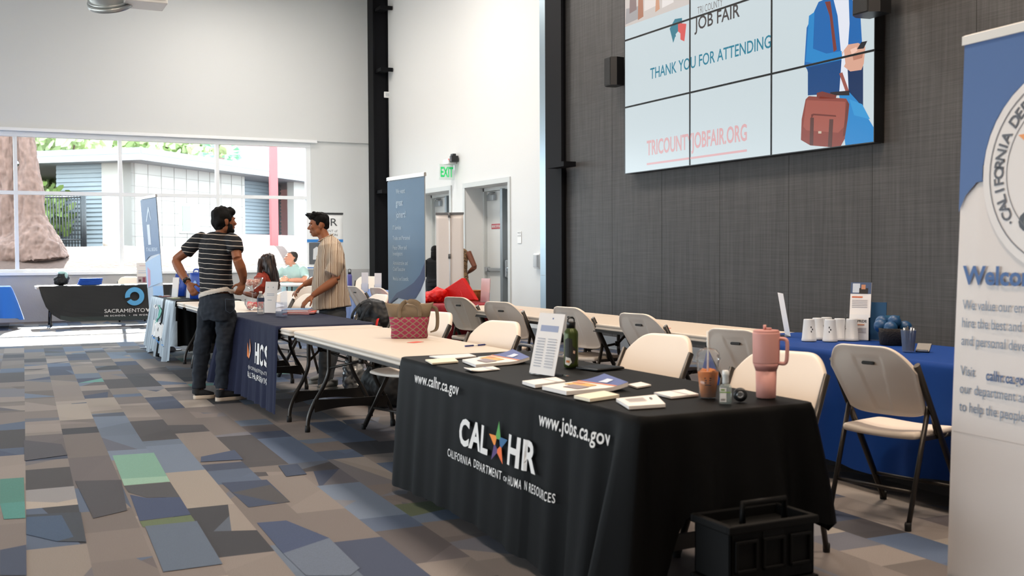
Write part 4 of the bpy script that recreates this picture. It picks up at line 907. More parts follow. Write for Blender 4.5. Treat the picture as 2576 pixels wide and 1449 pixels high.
# ================================================================ pull-up banners
def banner(lab, P0, P1, H, fn_art, m=None, lean=(0, 0, 0), base=True, cat='banner', W=None, barm=None, backpole=False):
    """P0 -> P1 foot line seen left to right from the printed side"""
    P0, P1 = Vector(P0), Vector(P1); mid = (P0 + P1) / 2; t = thing('pull_up_banner', lab, cat, mid)
    u = (P1 - P0); w = u.length; u.normalize(); n = Vector((u.y, -u.x, 0)); n.normalize()      # n points to the reader
    ln = Vector(lean)
    S2 = lambda x, z, d=0.0: P0 + u * x + Vector((0, 0, z)) + ln * (z / H) + n * d
    bm = bmesh.new(); NX, NZ = 8, 24; G = [[bm.verts.new(S2(w * i / NX, .07 + (H - .09) * j / NZ, .004 * math.sin(i * .8 + j * .2))) for i in range(NX + 1)] for j in range(NZ + 1)]
    for j in range(NZ):
        for i in range(NX): bm.faces.new((G[j][i], G[j][i + 1], G[j + 1][i + 1], G[j + 1][i])).smooth = True
    pan = obj('print_panel', bm, m or mat('banner vinyl', '#e9e5e2', .5), t, world=True, mods=[SOL(.002)])
    b = bmesh.new()
    rg = [[S2(x, H + dz, d) for dz, d in ((-.02, -.012), (-.02, .014), (.012, .014), (.018, 0), (.012, -.012))] for x in (-.006, w + .006)]; ring_loft(b, rg, smooth=False); obj('top_rail', b, barm or mat('rail aluminium', '#c9cacb', .35, metal=.5), t, world=True)
    b = bmesh.new(); rg = [[P0 + u * x + n * d + Vector((0, 0, z)) for d, z in ((.10, .012), (.08, .055), (.03, .085), (-.03, .085), (-.08, .055), (-.10, .012))] for x in (-.02, w + .02)]; ring_loft(b, rg, smooth=False)
    for x in (.1, w - .1): rg = [[P0 + u * (x + a) + n * d + Vector((0, 0, z)) for a, z in ((-.02, 0), (.02, 0), (.02, .012), (-.02, .012))] for d in (-.2, .2)]; ring_loft(b, rg, smooth=False)
    obj('base', b, mat('base silver', '#b5b7b9', .35, metal=.6), t, world=True)
    if backpole:
        b = bmesh.new(); s = -1; tube(b, [S2(w / 2 - .01, .08, s * .03), S2(w / 2, H, s * .02)], .012, 10); obj('pole', b, mat('pole grey', '#cfcfcf', .4), t, world=True)
        b = bmesh.new(); 
        for z in (H - .02, H * .64): tube(b, [S2(w / 2, z - .05, s * .03), S2(w / 2, z + .03, s * .03)], .024, 8)
        obj('pole_clip', b, mat('clip grey', '#5d5a58', .5), t, world=True)
    if fn_art: fn_art(pan, S2, w, H, t)
    return t
def art(pan, t, S2, polys, d=.003, name='print'):
    for i, (h, pts) in enumerate(polys):
        b = bmesh.new(); put(b, flat(pts), lambda x, z: S2(x, z, .0058 + d * .3 + .0004 * i), 0, .12); o = obj(name, b, mat('ink ' + h, h, .5), pan); o.data.transform(Matrix.Translation(-t.location))
def atext(pan, t, S2, s, x0, z0, x1, z1, h, bold=0, name='lettering', d=.006, keep=False):
    b = bmesh.new(); text(b, s, x0, z0, x1, z1, lambda x, z: S2(x, z, .0058 + d * .3), 0, bold, .12, keep=keep); o = obj(name, b, mat('ink ' + h, h, .5), pan); o.data.transform(Matrix.Translation(-t.location))
def arc_pts(cx, cz, r, a0, a1, n): return [(cx + r * math.cos(math.radians(a0 + (a1 - a0) * i / n)), cz + r * math.sin(math.radians(a0 + (a1 - a0) * i / n))) for i in range(n + 1)]
def big_art(pan, S2, w, H, t):
    art(pan, t, S2, [('#4a6a9e', [(0, 1.47), (.03, 1.53), (.08, 1.575), (.13, 1.585)] + arc_pts(.465, 1.60, .36, 184, -4, 20) + [(.75, 1.57), (.82, 1.50), (w, 1.42), (w, H - .02), (0, H - .02)])])
    art(pan, t, S2, [('#e9e3df', arc_pts(.465, 1.60, .355, 0, 350, 40))], .006)
    for r0, r1 in ((.325, .321), (.250, .247)):
        b = bmesh.new()
        for k in range(60):
            a, c = 2 * PI * k / 60, 2 * PI * (k + 1) / 60
            b.faces.new([b.verts.new(S2(.465 + r * math.cos(q), 1.60 + r * math.sin(q), .0098)) for r, q in ((r0, a), (r0, c), (r1, c), (r1, a))])
        o = obj('ring', b, mat('ink #77777c', '#77777c', .5), pan); o.data.transform(Matrix.Translation(-t.location))
    s = '·CALIFORNIA DEPARTMENT OF HUMAN RESOURCES'; b = bmesh.new()
    for i, ch in enumerate(s):
        if ch == ' ': continue
        a = math.radians(218 - i * 256 / (len(s) - 1)); q, bb = words(ch, .02); hgt = .045; r = .263
        for v in q.verts: v.co.x = (v.co.x - (bb[0] + bb[2]) / 2) * .058; v.co.y = v.co.y * .058
        put(b, q, lambda x, y: S2(.465 + (r + y) * math.cos(a) + x * math.sin(a), 1.60 + (r + y) * math.sin(a) - x * math.cos(a), .0102))
    o = obj('ring_lettering', b, mat('ink #5d5f66', '#5d5f66', .5), pan); o.data.transform(Matrix.Translation(-t.location))
    for k, h in enumerate(('#57ab46', '#f0a060', '#6a4a92', '#e88a4a', '#3a7ab0')):
        a = PI / 2 + k * 2 * PI / 5 ; half = PI / 5; R = .215; cx, cz = .465, 1.66; P = lambda r, q: (cx + R * r * math.cos(q), cz + R * r * math.sin(q))
        art(pan, t, S2, [(h, [P(1, a), P(.42, a + half), P(.2, a + half), P(.42, a), P(.2, a - half), P(.42, a - half)]), (h, [(P(.34, a)[0] + .022 * math.cos(j), P(.34, a)[1] + .022 * math.sin(j)) for j in [2 * PI * m_ / 12 for m_ in range(12)]])], .010, 'star_figure')
    atext(pan, t, S2, 'CALHR', .275, 1.39, .655, 1.465, '#4c5056', .05, d=.012)
    atext(pan, t, S2, 'Welcome to CalHR!', .03, 1.205, .83, 1.275, '#3f659c', .03)
    for i, (s_, z) in enumerate((('We value our employees and strive to', 1.115), ('hire the best and offer training', 1.050), ('and personal development.', .985), ('Visit', .875), ('our department and what we do', .810), ('to help the people of California.', .745))):
        atext(pan, t, S2, s_, .035, z, .8, z + .046, '#6f8299', .0, keep=.050)
    atext(pan, t, S2, 'calhr.ca.gov for more about', .155, .869, .8, .915, '#3d5a86', .02, keep=.05)
    art(pan, t, S2, [('#b9b0aa', [(.01, .665), (w - .01, .665), (w - .01, .667), (.01, .667)])]); atext(pan, t, S2, 'Scan to see', .215, .135, .64, .185, '#77716f', .01); atext(pan, t, S2, 'CalHR career openings', .145, .05, .78, .105, '#77716f', .01)
# keep= scales lettering width from its height, set below
_text0 = text
def text(dst, s, x0, y0, x1, y1, fn, mi=0, bold=0.0, cell=None, spacing=1.0, shear=0, keep=False):
    if keep:
        b, (a0, b0, a1, b1) = words(s, bold, spacing, shear); k = keep * .92
        for v in b.verts: v.co.x = x0 + (v.co.x - a0) * k * .86; v.co.y = y0 + v.co.y * k * 1.12
        return put(dst, b, fn, mi, cell)
    return _text0(dst, s, x0, y0, x1, y1, fn, mi, bold, cell, spacing, shear)
banner('tall white and blue pull-up banner with seal and Welcome text at the right edge', (3.165, 2.83, 0), (3.10, 1.97, 0), 2.10, big_art, mat('warm banner vinyl', '#e4dbd5', .5), (.075, 0, 0), barm=mat('white rail', '#e4e2dd', .4))
def mid_art(pan, S2, w, H, t):
    lo = [(0, .79), (.10, .85), (.22, .88), (.36, .87), (.50, .86), (.62, .89), (.73, .97), (w, 1.08)]
    art(pan, t, S2, [('#54738f', lo + [(w, H - .03), (0, H - .03)]), ('#2f3f68', lo + [(w, 1.24), (.72, 1.12), (.58, 1.04), (.40, .98), (.2, .93), (0, .81)])])
    for s_, x, z, h in (('We want', .20, 1.92, .055), ('great', .20, 1.80, .075), ('joiners!', .20, 1.68, .075), ('IT Services', .12, 1.565, .045), ('Trades and Personnel', .12, 1.46, .045), ('Peace Officer and', .12, 1.365, .045), ('Investigators', .12, 1.305, .045), ('Administrative and', .12, 1.21, .045), ('Chief Executive', .12, 1.15, .045), ('Medical and Scientific', .12, 1.055, .042)):
        atext(pan, t, S2, s_, x, z, .8, z + h, '#c3d3e0', .008, keep=h * 1.25, d=.010)
banner('tall steel-blue pull-up banner with pale text behind the tote bag', (3.67, 10.38, 0), (3.75, 9.56, 0), 2.08, mid_art, mat('glossy banner vinyl', '#c9d2da', .28), (-.0, 0, 0), barm=mat('rail aluminium', '#c9cacb', .35, metal=.5))
banner('plain beige back of a pull-up banner on a pole in front of the exit doors', (7.30, 16.83, 0), (6.92, 17.13, 0), 2.0, None, mat('banner back', '#dcd0c6', .7), backpole=True, barm=mat('clip grey', '#5d5a58', .5))
def dor_art(pan, S2, w, H, t):
    art(pan, t, S2, [('#2f7dc8', [(0, 1.56), (w, 1.56), (w, 1.62), (0, 1.62)]), ('#5d6166', [(.04, 1.10), (.34, 1.10), (.34, 1.55), (.04, 1.55)]), ('#d5d6d8', [(.12, 1.2), (.28, 1.2), (.27, 1.42), (.2, 1.47), (.13, 1.42)]), ('#2f7dc8', [(0, 1.02), (w, 1.02), (w, 1.04), (0, 1.04)]), ('#8f9499', [(.0, .7), (w, .7), (w, 1.0), (.0, 1.0)])])
    atext(pan, t, S2, 'DOR', .08, 1.90, w - .12, 2.06, '#3f4246', .0); atext(pan, t, S2, 'DEPARTMENT of', .08, 1.77, w - .12, 1.82, '#6b6e72'); atext(pan, t, S2, 'REHABILITATION', .08, 1.69, w - .12, 1.74, '#4b4e52')
banner('white pull-up banner with black letters and blue bands by the window corner', (5.96, 21.9, 0), (6.72, 21.85, 0), 2.16, dor_art, mat('white vinyl', '#eeeeee', .5), barm=mat('dark rail', '#303234', .4))
def left_art(pan, S2, w, H, t):
    art(pan, t, S2, [('#47668f', [(0, 1.22), (.25, 1.30), (w, 1.34), (w, H - .03), (0, H - .03)]), ('#a9c3e0', [(0, .85), (w, .95), (w, 1.33), (0, 1.21)]), ('#c98fa6', [(.05, .85), (.2, .9), (.24, 1.1), (.1, 1.15)]), ('#8fb4dc', [(.3, .45), (w, .5), (w, .9), (.3, .88)]), ('#d8dde6', [(.25, 1.46), (.4, 1.46), (.4, 1.74), (.25, 1.74)])])
    atext(pan, t, S2, 'IT ALL BEGINS', .12, 1.37, .7, 1.42, '#c9d6e6', .02); art(pan, t, S2, [('#c9d6e6', [(.22, 1.78), (.38, 1.98), (.42, 1.98), (.5, 1.8), (.47, 1.8), (.4, 1.93), (.27, 1.78)])], .01)
banner('narrow-looking blue and white pull-up banner left of the man in the striped shirt', (2.09, 15.98, 0), (2.19, 15.16, 0), 2.12, left_art, mat('glossy banner vinyl', '#c9d2da', .28), (-.13, 0, 0))
# ================================================================ people
def skinmat(n, c): return mat(n, c, .5, spec=.4, bump=.05, bscale=120, var=.06, vscale=9)
def stripes(name, stops, period, direction, rough=.85, wob=.004):
    """woven stripes along one direction of the cloth"""
    m = mat(name, '#888888', rough, bump=.2, bscale=160); nt = m.node_tree; b = nt.nodes['Principled BSDF']
    tc = nt.nodes.new('ShaderNodeTexCoord'); n = nt.nodes.new('ShaderNodeTexNoise'); n.inputs['Scale'].default_value = 7
    nt.links.new(tc.outputs['Object'], n.inputs['Vector'])
    dt = nt.nodes.new('ShaderNodeVectorMath'); dt.operation = 'DOT_PRODUCT'; dt.inputs[1].default_value = tuple(direction); nt.links.new(tc.outputs['Object'], dt.inputs[0])
    ma = nt.nodes.new('ShaderNodeMath'); ma.operation = 'MULTIPLY_ADD'; ma.inputs[1].default_value = wob * 4; nt.links.new(n.outputs[0], ma.inputs[0]); nt.links.new(dt.outputs['Value'], ma.inputs[2])
    dv = nt.nodes.new('ShaderNodeMath'); dv.operation = 'DIVIDE'; dv.inputs[1].default_value = period; nt.links.new(ma.outputs[0], dv.inputs[0])
    fr = nt.nodes.new('ShaderNodeMath'); fr.operation = 'FRACT'; nt.links.new(dv.outputs[0], fr.inputs[0])
    cr = nt.nodes.new('ShaderNodeValToRGB'); cr.color_ramp.interpolation = 'CONSTANT'; e = cr.color_ramp.elements
    for i, (p, h) in enumerate(stops):
        q = e[i] if i < 2 else e.new(p); q.position = p; q.color = hx(h)
    nt.links.new(fr.outputs[0], cr.inputs[0]); nt.links.new(cr.outputs[0], b.inputs['Base Color']); return m
def frame3(f, up=Vector((0, 0, 1))):
    f = Vector(f).normalized(); s = f.cross(up).normalized(); u = s.cross(f); return s, f, u     # s: the figure's own right
def add_head(bm, c, f, up=Vector((0, 0, 1)), k=1.0, ears=True):
    s, f, u = frame3(f, up); R = Matrix((s, f, u)).transposed(); P = lambda a, b_, d: c + (s * a + f * b_ + u * d) * k
    E = lambda a, b_, d, r: ell(bm, P(a, b_, d), tuple(x * k for x in r), R, u=18, v=12)
    E(0, -.012, .03, (.076, .095, .092)); E(0, .022, -.01, (.066, .072, .085)); E(0, .040, -.062, (.048, .048, .048)); E(0, .062, -.088, (.022, .022, .020))
    for q in (-1, 1):
        E(q * .048, .010, -.055, (.022, .045, .038)); E(q * .034, .070, -.012, (.024, .020, .018)); E(q * .028, .080, .030, (.026, .012, .009))
        if ears: E(q * .078, -.008, -.008, (.010, .020, .032)); E(q * .082, -.016, .004, (.008, .016, .022))
    tube(bm, [P(0, .082, .022), P(0, .094, .0), P(0, .108, -.020), P(0, .104, -.030)], [.008 * k, .010 * k, .0135 * k, .009 * k], 10)
    E(.012, .094, -.026, (.009, .010, .008)); E(-.012, .094, -.026, (.009, .010, .008)); E(0, .085, -.050, (.024, .014, .008)); E(0, .083, -.060, (.021, .014, .008))
    return P, R
def face_bits(P, R, parent, root, k=1.0, brow='#15110f', lip='#9c5b50'):
    dm = mat('eye white', '#d8d2cc', .3); pm = mat('iris dark', '#120d0a', .2); bm_ = mat('brow ' + brow, brow, .8); lm = mat('lip ' + lip, lip, .5)
    for q in (-1, 1):
        b = bmesh.new(); ell(b, P(q * .031, .077, .008), (.0115 * k, .0095 * k, .0052 * k), R, u=12, v=8); e = obj('eye', b, dm, parent, world=True)
        b = bmesh.new(); ell(b, P(q * .032, .0855, .008), (.0050 * k, .003 * k, .0050 * k), R, u=10, v=8); i = obj('pupil', b, pm, e); i.data.transform(Matrix.Translation(-root.location))
        b = bmesh.new(); tube(b, [P(q * .014, .091, .026), P(q * .034, .088, .032), P(q * .052, .075, .026)], [.0035 * k, .0045 * k, .002 * k], 6); obj('eyebrow', b, bm_, parent, world=True)
    b = bmesh.new(); tube(b, [P(-.024, .086, -.055), P(-.008, .095, -.051), P(0, .094, -.053), P(.008, .095, -.051), P(.024, .086, -.055)], [.002, .0045, .004, .0045, .002], 6); tube(b, [P(-.022, .086, -.058), P(0, .093, -.062), P(.022, .086, -.058)], [.002, .006, .002], 6); obj('lips', b, lm, parent, world=True)
def add_hand(bm, wrist, along, palm_n, k=1.0, curl=.5, thumb=1, spread=.2, curls=None):
    """palm with five separate bent fingers; along: wrist->knuckles, palm_n: out of the palm"""
    a = Vector(along).normalized(); n = Vector(palm_n); n = (n - a * n.dot(a)).normalized(); s = a.cross(n)
    W_ = Vector(wrist); R = Matrix((s, a, n)).transposed()
    ell(bm, W_ + a * .045 * k, (.038 * k, .052 * k, .016 * k), R, u=14, v=10); ell(bm, W_ + a * .012 * k, (.026 * k, .03 * k, .017 * k), R, u=12, v=8)
    ell(bm, W_ + a * .03 * k + s * thumb * .024 * k + n * .006, (.018 * k, .03 * k, .014 * k), R, u=10, v=8)
    for i, (off, L, r) in enumerate(((.029, .072, .0085), (.010, .080, .0088), (-.010, .075, .0085), (-.028, .060, .0075))):
        p = W_ + a * .085 * k + s * thumb * off * k; d = (a + s * thumb * off * spread * 12).normalized(); pts = [p - a * .012 * k]; c = (curls[i] if curls else curl)
        for j, fr in enumerate((.45, .30, .25)):
            ang = c * (j * .8 + .5) if j else c * .4; dd = (d * math.cos(ang) + n * math.sin(ang)).normalized(); p = p + dd * L * fr * k; pts.append(p)
        tube(bm, pts, [r * k * 1.02, r * k, r * k * .95, r * k * .78], 9); ell(bm, pts[-1], (r * k * .8,) * 3, u=8, v=6)
    p = W_ + a * .028 * k + s * thumb * .030 * k; d1 = (a * .55 + s * thumb * .75 + n * .3).normalized(); d2 = (a * .85 + s * thumb * .25 + n * .45).normalized()
    q = p + d1 * .036 * k; r_ = q + d2 * .030 * k; tube(bm, [p, q, r_, r_ + d2 * .012 * k], [.0125 * k, .0108 * k, .0098 * k, .007 * k], 9); ell(bm, r_ + d2 * .012 * k, (.0075 * k,) * 3, u=8, v=6)
def wrinkle(amp, sc, seed=0, zs=1.0):
    def f(b2):
        b2.normal_update()
        for v in b2.verts:
            q = Vector((v.co.x * sc, v.co.y * sc, v.co.z * sc * zs + seed)); v.co += v.normal * (amp * (noise.noise(q) + .5 * noise.noise(q * 2.3)))
    return f
def strands(amp, sc, seed=0):
    def f(b2):
        b2.normal_update()
        for v in b2.verts:
            q = Vector((v.co.x * sc, v.co.y * sc, v.co.z * sc * .25 + seed)); v.co += v.normal * amp * noise.noise(q)
    return f
def shoe(root, name, toe, heel, upm, solem, parent):
    """trainer between a heel and a toe point on the floor"""
    h, t_ = Vector((heel.x, heel.y, 0)), Vector((toe.x, toe.y, 0)); a = (t_ - h); L = a.length; a.normalize(); s = Vector((a.y, -a.x, 0)); Z = Vector((0, 0, 1)); P = lambda x, y, z: h + a * x * L + s * y + Z * z
    def up(bm):
        tube(bm, [P(.06, 0, .045), P(.2, 0, .055), P(.42, 0, .055), P(.7, 0, .045), P(.93, 0, .035)], [(.032, .035), (.038, .04), (.043, .034), (.046, .026), (.030, .018)], 14, wide=s)
        tube(bm, [P(.16, 0, .05), P(.15, 0, .10)], [.042, .040], 12)
    u = blob(name, up, .006, upm, parent, 3)
    b = bmesh.new(); out = [(0, .0), (.03, .028), (.15, .038), (.45, .036), (.7, .048), (.9, .038), (1.0, .0), (.9, -.038), (.7, -.048), (.45, -.036), (.15, -.038), (.03, -.028)]
    ring_loft(b, [[P(x, y, z) for x, y in out] for z in (0.0, .012, .028, .034)]); q = obj('sole', b, solem, u); q.data.transform(Matrix.Translation(-root.location))
    b = bmesh.new()
    for k in range(4): x = .42 + k * .08; tube(b, [P(x, -.022, .082 - k * .008), P(x + .02, .022, .082 - k * .008)], .0035, 5)
    q = obj('lace', b, mat('shoe lace', '#2a2b2e', .8), u); q.data.transform(Matrix.Translation(-root.location))
# ---------------------------------------------------------------- man in the striped shirt, seen from behind
def J(Z0): return lambda x, y, d=0.0: dep(x, y, Z0 + d)
j = J(9.81); R1 = thing('person', 'man seen from behind in a navy and white striped tee, hands at his waist', 'person', (at(548, 1003).x, at(548, 1003).y, 0))
f1 = (CR * .55 + CF * .84); f1.z = 0; f1.normalize(); s1 = f1.cross(Vector((0, 0, 1))); hf = (CR * .78 + CF * .60); hf.z = -.02
sk1 = skinmat('tan skin', '#8e583b')
HC1 = j(564, 557)
FACE = {}
def body1(bm):
    FACE['a'] = add_head(bm, HC1, hf, k=1.02)
    tube(bm, [j(560, 575), j(556, 592), j(553, 606)], [(.056, .058), (.058, .060), (.075, .07)], 14, wide=s1)
    tube(bm, [j(552, 604), j(545, 650), j(546, 700), j(547, 752)], [(.14, .08), (.15, .09), (.14, .09), (.14, .10)], 16, wide=s1)
    tube(bm, [j(502, 608, .08), j(476, 628, .10), j(446, 650, .12), j(441, 655, .12)], [.052, .047, .040, .037], 14)
    tube(bm, [j(441, 654, .12), j(449, 672, .09), j(462, 695, .04), j(473, 712, .0)], [.038, .043, .036, .027], 14)
    tube(bm, [j(590, 612, -.10), j(594, 632, -.14), j(597, 652, -.18)], [.054, .048, .042], 14)
    tube(bm, [j(597, 652, -.18), j(605, 672, -.16), j(611, 692, -.12), j(612, 710, -.08)], [.043, .047, .040, .028], 14)
    for q, pts in ((1, [(520, 790, .05), (508, 880, .05), (502, 985, .06)]), (-1, [(572, 790, 0), (566, 880, -.03), (561, 985, -.03)])): tube(bm, [j(*p) for p in pts], [.07, .05, .035], 12)
    add_hand(bm, j(474, 713, .0), j(487, 738, -.03) - j(474, 713, .0), CF * .9 + CR * .1, .98, 1.0, 1)
    add_hand(bm, j(612, 711, -.08), j(602, 735, -.10) - j(612, 711, -.08), CF * .8 - CR * .5, .98, 1.15, -1)
blob('body', body1, .0065, sk1, R1, 4); Bd = [o for o in kids(R1)][-1]
face_bits(*FACE['a'], R1, R1)
sh_dir = (Vector((0, 0, 1)) + CR * .07).normalized()
def tee(bm):
    tube(bm, [j(555, 584), j(554, 592), j(549, 602), j(545, 622), j(541, 655), j(543, 700), j(545, 736)], [(.065, .060), (.115, .085), (.175, .105), (.190, .125), (.180, .125), (.172, .120), (.176, .128)], 26, wide=s1)
    tube(bm, [j(515, 598, .05), j(498, 606, .08), j(478, 623, .10), j(468, 633, .11)], [.062, .070, .066, .066], 16)
    tube(bm, [j(577, 600, -.06), j(590, 611, -.11), j(592, 624, -.13), j(593, 634, -.145)], [.066, .072, .070, .071], 16)
tm = stripes('navy tee stripes', [(0, '#090b13'), (.87, '#c9beb2')], .0445, sh_dir)
blob('striped_tee', tee, .008, tm, R1, 3, post=wrinkle(.007, 11, 3, .8))
def hem(bm):
    P = []
    for k in range(28):
        a = 2 * PI * k / 28; P.append(j(545, 733) + s1 * .181 * math.cos(a) + f1 * .133 * math.sin(a) + Vector((0, 0, -.012 + .040 * math.cos(a) * (1 if math.sin(a) < 0 else .4))))
    rings = []
    for k, p in enumerate(P):
        o = (p - j(545, 733)); o.z = 0; o.normalize(); rings.append([p + o * .003 + Vector((0, 0, -.028)), p + o * .008, p + o * .002 + Vector((0, 0, .022)), p - o * .016])
    rings.append(rings[0]); vs = ring_loft(bm, rings, cap=False)
    bmesh.ops.remove_doubles(bm, verts=bm.verts[:], dist=1e-6)
blob('undershirt_hem', hem, .005, mat('undershirt white', '#cfc6bb', .85, bump=.2), R1, 4, post=wrinkle(.002, 16, 1, 3))
def jeans(bm):
    tube(bm, [j(546, 738), j(546, 756), j(546, 785), j(546, 806)], [(.168, .120), (.182, .135), (.185, .140), (.165, .12)], 24, wide=s1)
    tube(bm, [j(524, 780, .04), j(517, 826, .05), j(508, 880, .05), j(503, 930, .06), j(500, 976, .06)], [(.09, .10), (.080, .090), (.071, .08), (.064, .07), (.056, .066)], 20, wide=s1)
    tube(bm, [j(568, 780, -.01), j(568, 826, -.02), j(566, 880, -.03), j(562, 930, -.03), j(561, 978, -.03)], [(.09, .10), (.086, .095), (.076, .08), (.070, .075), (.064, .070)], 20, wide=s1)
blob('jeans', jeans, .008, mat('dark denim', '#141d29', .85, bump=.25, bscale=300, var=.2, vscale=5), R1, 3, post=wrinkle(.010, 12, 7, 1.2))
b = bmesh.new(); c_ = j(576, 763, -.15)
for dx in (0, 1):
    p = [j(531 + 36 * dx, 752, -.125 - .03 * dx), j(555 + 34 * dx, 754, -.135 - .02 * dx), j(554 + 34 * dx, 781, -.13 - .02 * dx), j(543 + 36 * dx, 788, -.13 - .02 * dx), j(532 + 36 * dx, 781, -.125 - .03 * dx)]
    tube(b, p + [p[0]], .0025, 5)
obj('pocket_seam', b, mat('denim thread', '#2f3c4c', .8), R1, world=True)
up_m = mat('black trainer knit', '#15171b', .8); so_m = mat('cream sole', '#d2c0ac', .6)
shoe(R1, 'shoe', at(542, 1001), at(486, 1004), up_m, so_m, R1); shoe(R1, 'shoe', at(618, 1003), at(542, 1010), up_m, so_m, R1)
P, R = FACE['a']
def hair1(bm):
    E = lambda a, b_, d, r: ell(bm, P(a, b_, d), r, R, u=20, v=14)
    E(0, -.022, .048, (.090, .100, .092)); E(0, -.045, .0, (.084, .075, .080)); E(0, .045, .085, (.075, .055, .045)); E(0, -.05, -.045, (.062, .050, .040))
    for q in (-1, 1): E(q * .068, .018, .03, (.018, .03, .035))
blob('hair', hair1, .006, mat('black hair', '#050404', .75, spec=.25, bump=.5, bscale=150), R1, 2, post=strands(.010, 38, 2))
def beard1(bm):
    E = lambda a, b_, d, r: ell(bm, P(a, b_, d), r, R, u=16, v=10)
    E(0, .045, -.082, (.054, .050, .040)); E(0, .075, -.045, (.03, .022, .009))
    for q in (-1, 1): E(q * .052, .022, -.055, (.022, .042, .042)); E(q * .070, .008, -.012, (.008, .014, .03))
blob('beard', beard1, .006, mat('black hair', '#0c0a0a'), R1, 1, post=strands(.005, 60, 5))
b = bmesh.new(); a0, a1 = j(470, 706, .015), j(474, 713, .0); ax = (a1 - a0).normalized(); u_ = ax.orthogonal().normalized(); v_ = ax.cross(u_)
tube(b, [a0 - ax * .014, a0 + ax * .014], .034, 18); obj('watch_band', b, mat('watch rubber', '#101113', .5), R1, world=True)
b = bmesh.new(); o_ = a0 - CF * .034; o_ -= CR * .008; ell(b, o_, (.019, .008, .022), u=14, v=8); obj('watch_case', b, mat('watch glass', '#1a1d22', .15), R1, world=True)
# ---------------------------------------------------------------- man in the beige striped shirt, in profile
j = J(10.75); r0 = dep(828, 636.8, 10.75); R2 = thing('person', 'man in profile in an open-collared beige striped shirt reaching over the folders', 'person', (r0.x, r0.y, 0))
f2 = (-CR * .95 - CF * .12); f2.z = 0; f2.normalize(); s2 = f2.cross(Vector((0, 0, 1))); hf = (-CR * .93 - CF * .30); hf.z = -.12
NR_ = -CF   # towards the viewer
HC2 = j(802, 567)
def body2(bm):
    FACE['b'] = add_head(bm, HC2, hf, k=1.0)
    tube(bm, [j(808, 580), j(816, 598), j(824, 612)], [.055, .058, .075], 14)
    tube(bm, [j(826, 612), j(830, 660), j(832, 720), j(838, 790), j(839, 815)], [(.13, .09), (.15, .10), (.14, .10), (.13, .09), (.12, .08)], 16, wide=s2)
    tube(bm, [j(842, 636, -.17), j(848, 668, -.21), j(845, 703, -.24)], [.054, .049, .041], 14)
    tube(bm, [j(845, 703, -.24), j(828, 716, -.26), j(806, 730, -.29), j(786, 744, -.31)], [.042, .046, .037, .027], 14)
    tube(bm, [j(822, 632, .17), j(815, 668, .17), j(806, 700, .12)], [.052, .046, .040], 14)
    tube(bm, [j(806, 700, .12), j(790, 706, .08), j(776, 711, .04), j(764, 716, .02)], [.041, .042, .034, .026], 14)
    tube(bm, [j(836, 812, -.06), j(824, 870, -.08), j(816, 965, -.06)], [.05, .05, .036], 12); tube(bm, [j(842, 812, .07), j(836, 860, .09), j(822, 945, .09)], [.05, .05, .036], 12)
    add_hand(bm, j(785, 745, -.31), j(770, 758, -.33) - j(785, 745, -.31), Vector((0, 0, -1)) - CR * .5, 1.0, .35, 1, .35, (.5, .25, .35, .5))
    add_hand(bm, j(763, 717, .02), j(749, 728, .0) - j(763, 717, .02), Vector((0, 0, -1)) + CR * .3, 1.0, .45, -1, .3, (.3, .7, .9, .9))
blob('body', body2, .0065, skinmat('warm tan skin', '#9a6142'), R2, 3)
face_bits(*FACE['b'], R2, R2, lip='#84483f')
def shirt2(bm):
    tube(bm, [j(822, 598), j(826, 606), j(829, 616), j(833, 640), j(830, 675), j(829, 715), j(832, 752), j(835, 776)], [(.085, .060), (.135, .085), (.190, .115), (.215, .135), (.21, .158), (.205, .175), (.205, .192), (.205, .195)], 30, wide=s2)
    tube(bm, [j(838, 622, -.12), j(844, 640, -.17), j(847, 665, -.21), j(834, 691, -.23)], [.070, .082, .084, .082], 18)
    tube(bm, [j(826, 620, .12), j(822, 640, .17), j(815, 668, .18), j(808, 688, .15)], [.070, .078, .078, .078], 18)
bst = [(0, '#b49c83'), (.14, '#cdbda8'), (.24, '#8b705b'), (.30, '#cdbda8'), (.44, '#a28d7a'), (.56, '#d5c7b4'), (.66, '#8f7661'), (.80, '#bfa993'), (.90, '#d9ccba')]
blob('striped_shirt', shirt2, .008, stripes('beige woven stripes', bst, .062, f2, wob=.006), R2, 2, post=wrinkle(.008, 8, 11, .6))
def collar(bm):
    n = 18; P_ = []
    for k in range(n):
        a = math.radians(35 + 290 * k / (n - 1)); P_.append((j(817, 600) + Vector((0, 0, .01 * math.cos(a)))) + f2 * .070 * math.cos(a) + s2 * .072 * math.sin(a) + Vector((0, 0, -.045 * (math.cos(a) + .0))))
    tube(bm, P_, [(.006, .022)] * n, 10)
blob('collar', collar, .004, stripes('collar stripes', [(0, '#b49c83'), (.3, '#d5c7b4'), (.55, '#9b836e'), (.7, '#d5c7b4')], .03, (0, 0, 1)), R2, 1)
b = bmesh.new()
for k in range(5): p = j(800 - k * 4, 640 + k * 27, -.05) ; 
for k in range(4): ell(b, j(797 - k * 3, 645 + k * 28, -.12), (.005, .005, .005), u=8, v=6)
obj('button', b, mat('shell button', '#c8b9a4', .3), R2, world=True, mods=None)
def pants2(bm):
    tube(bm, [j(836, 768), j(837, 790), j(838, 812)], [(.165, .125), (.17, .14), (.155, .125)], 22, wide=s2)
    tube(bm, [j(832, 800, -.08), j(824, 870, -.08), j(818, 972, -.06)], [(.095, .10), (.078, .082), (.062, .072)], 18, wide=s2); tube(bm, [j(843, 800, .09), j(836, 860, .09), j(822, 950, .09)], [(.095, .10), (.078, .082), (.062, .072)], 18, wide=s2)
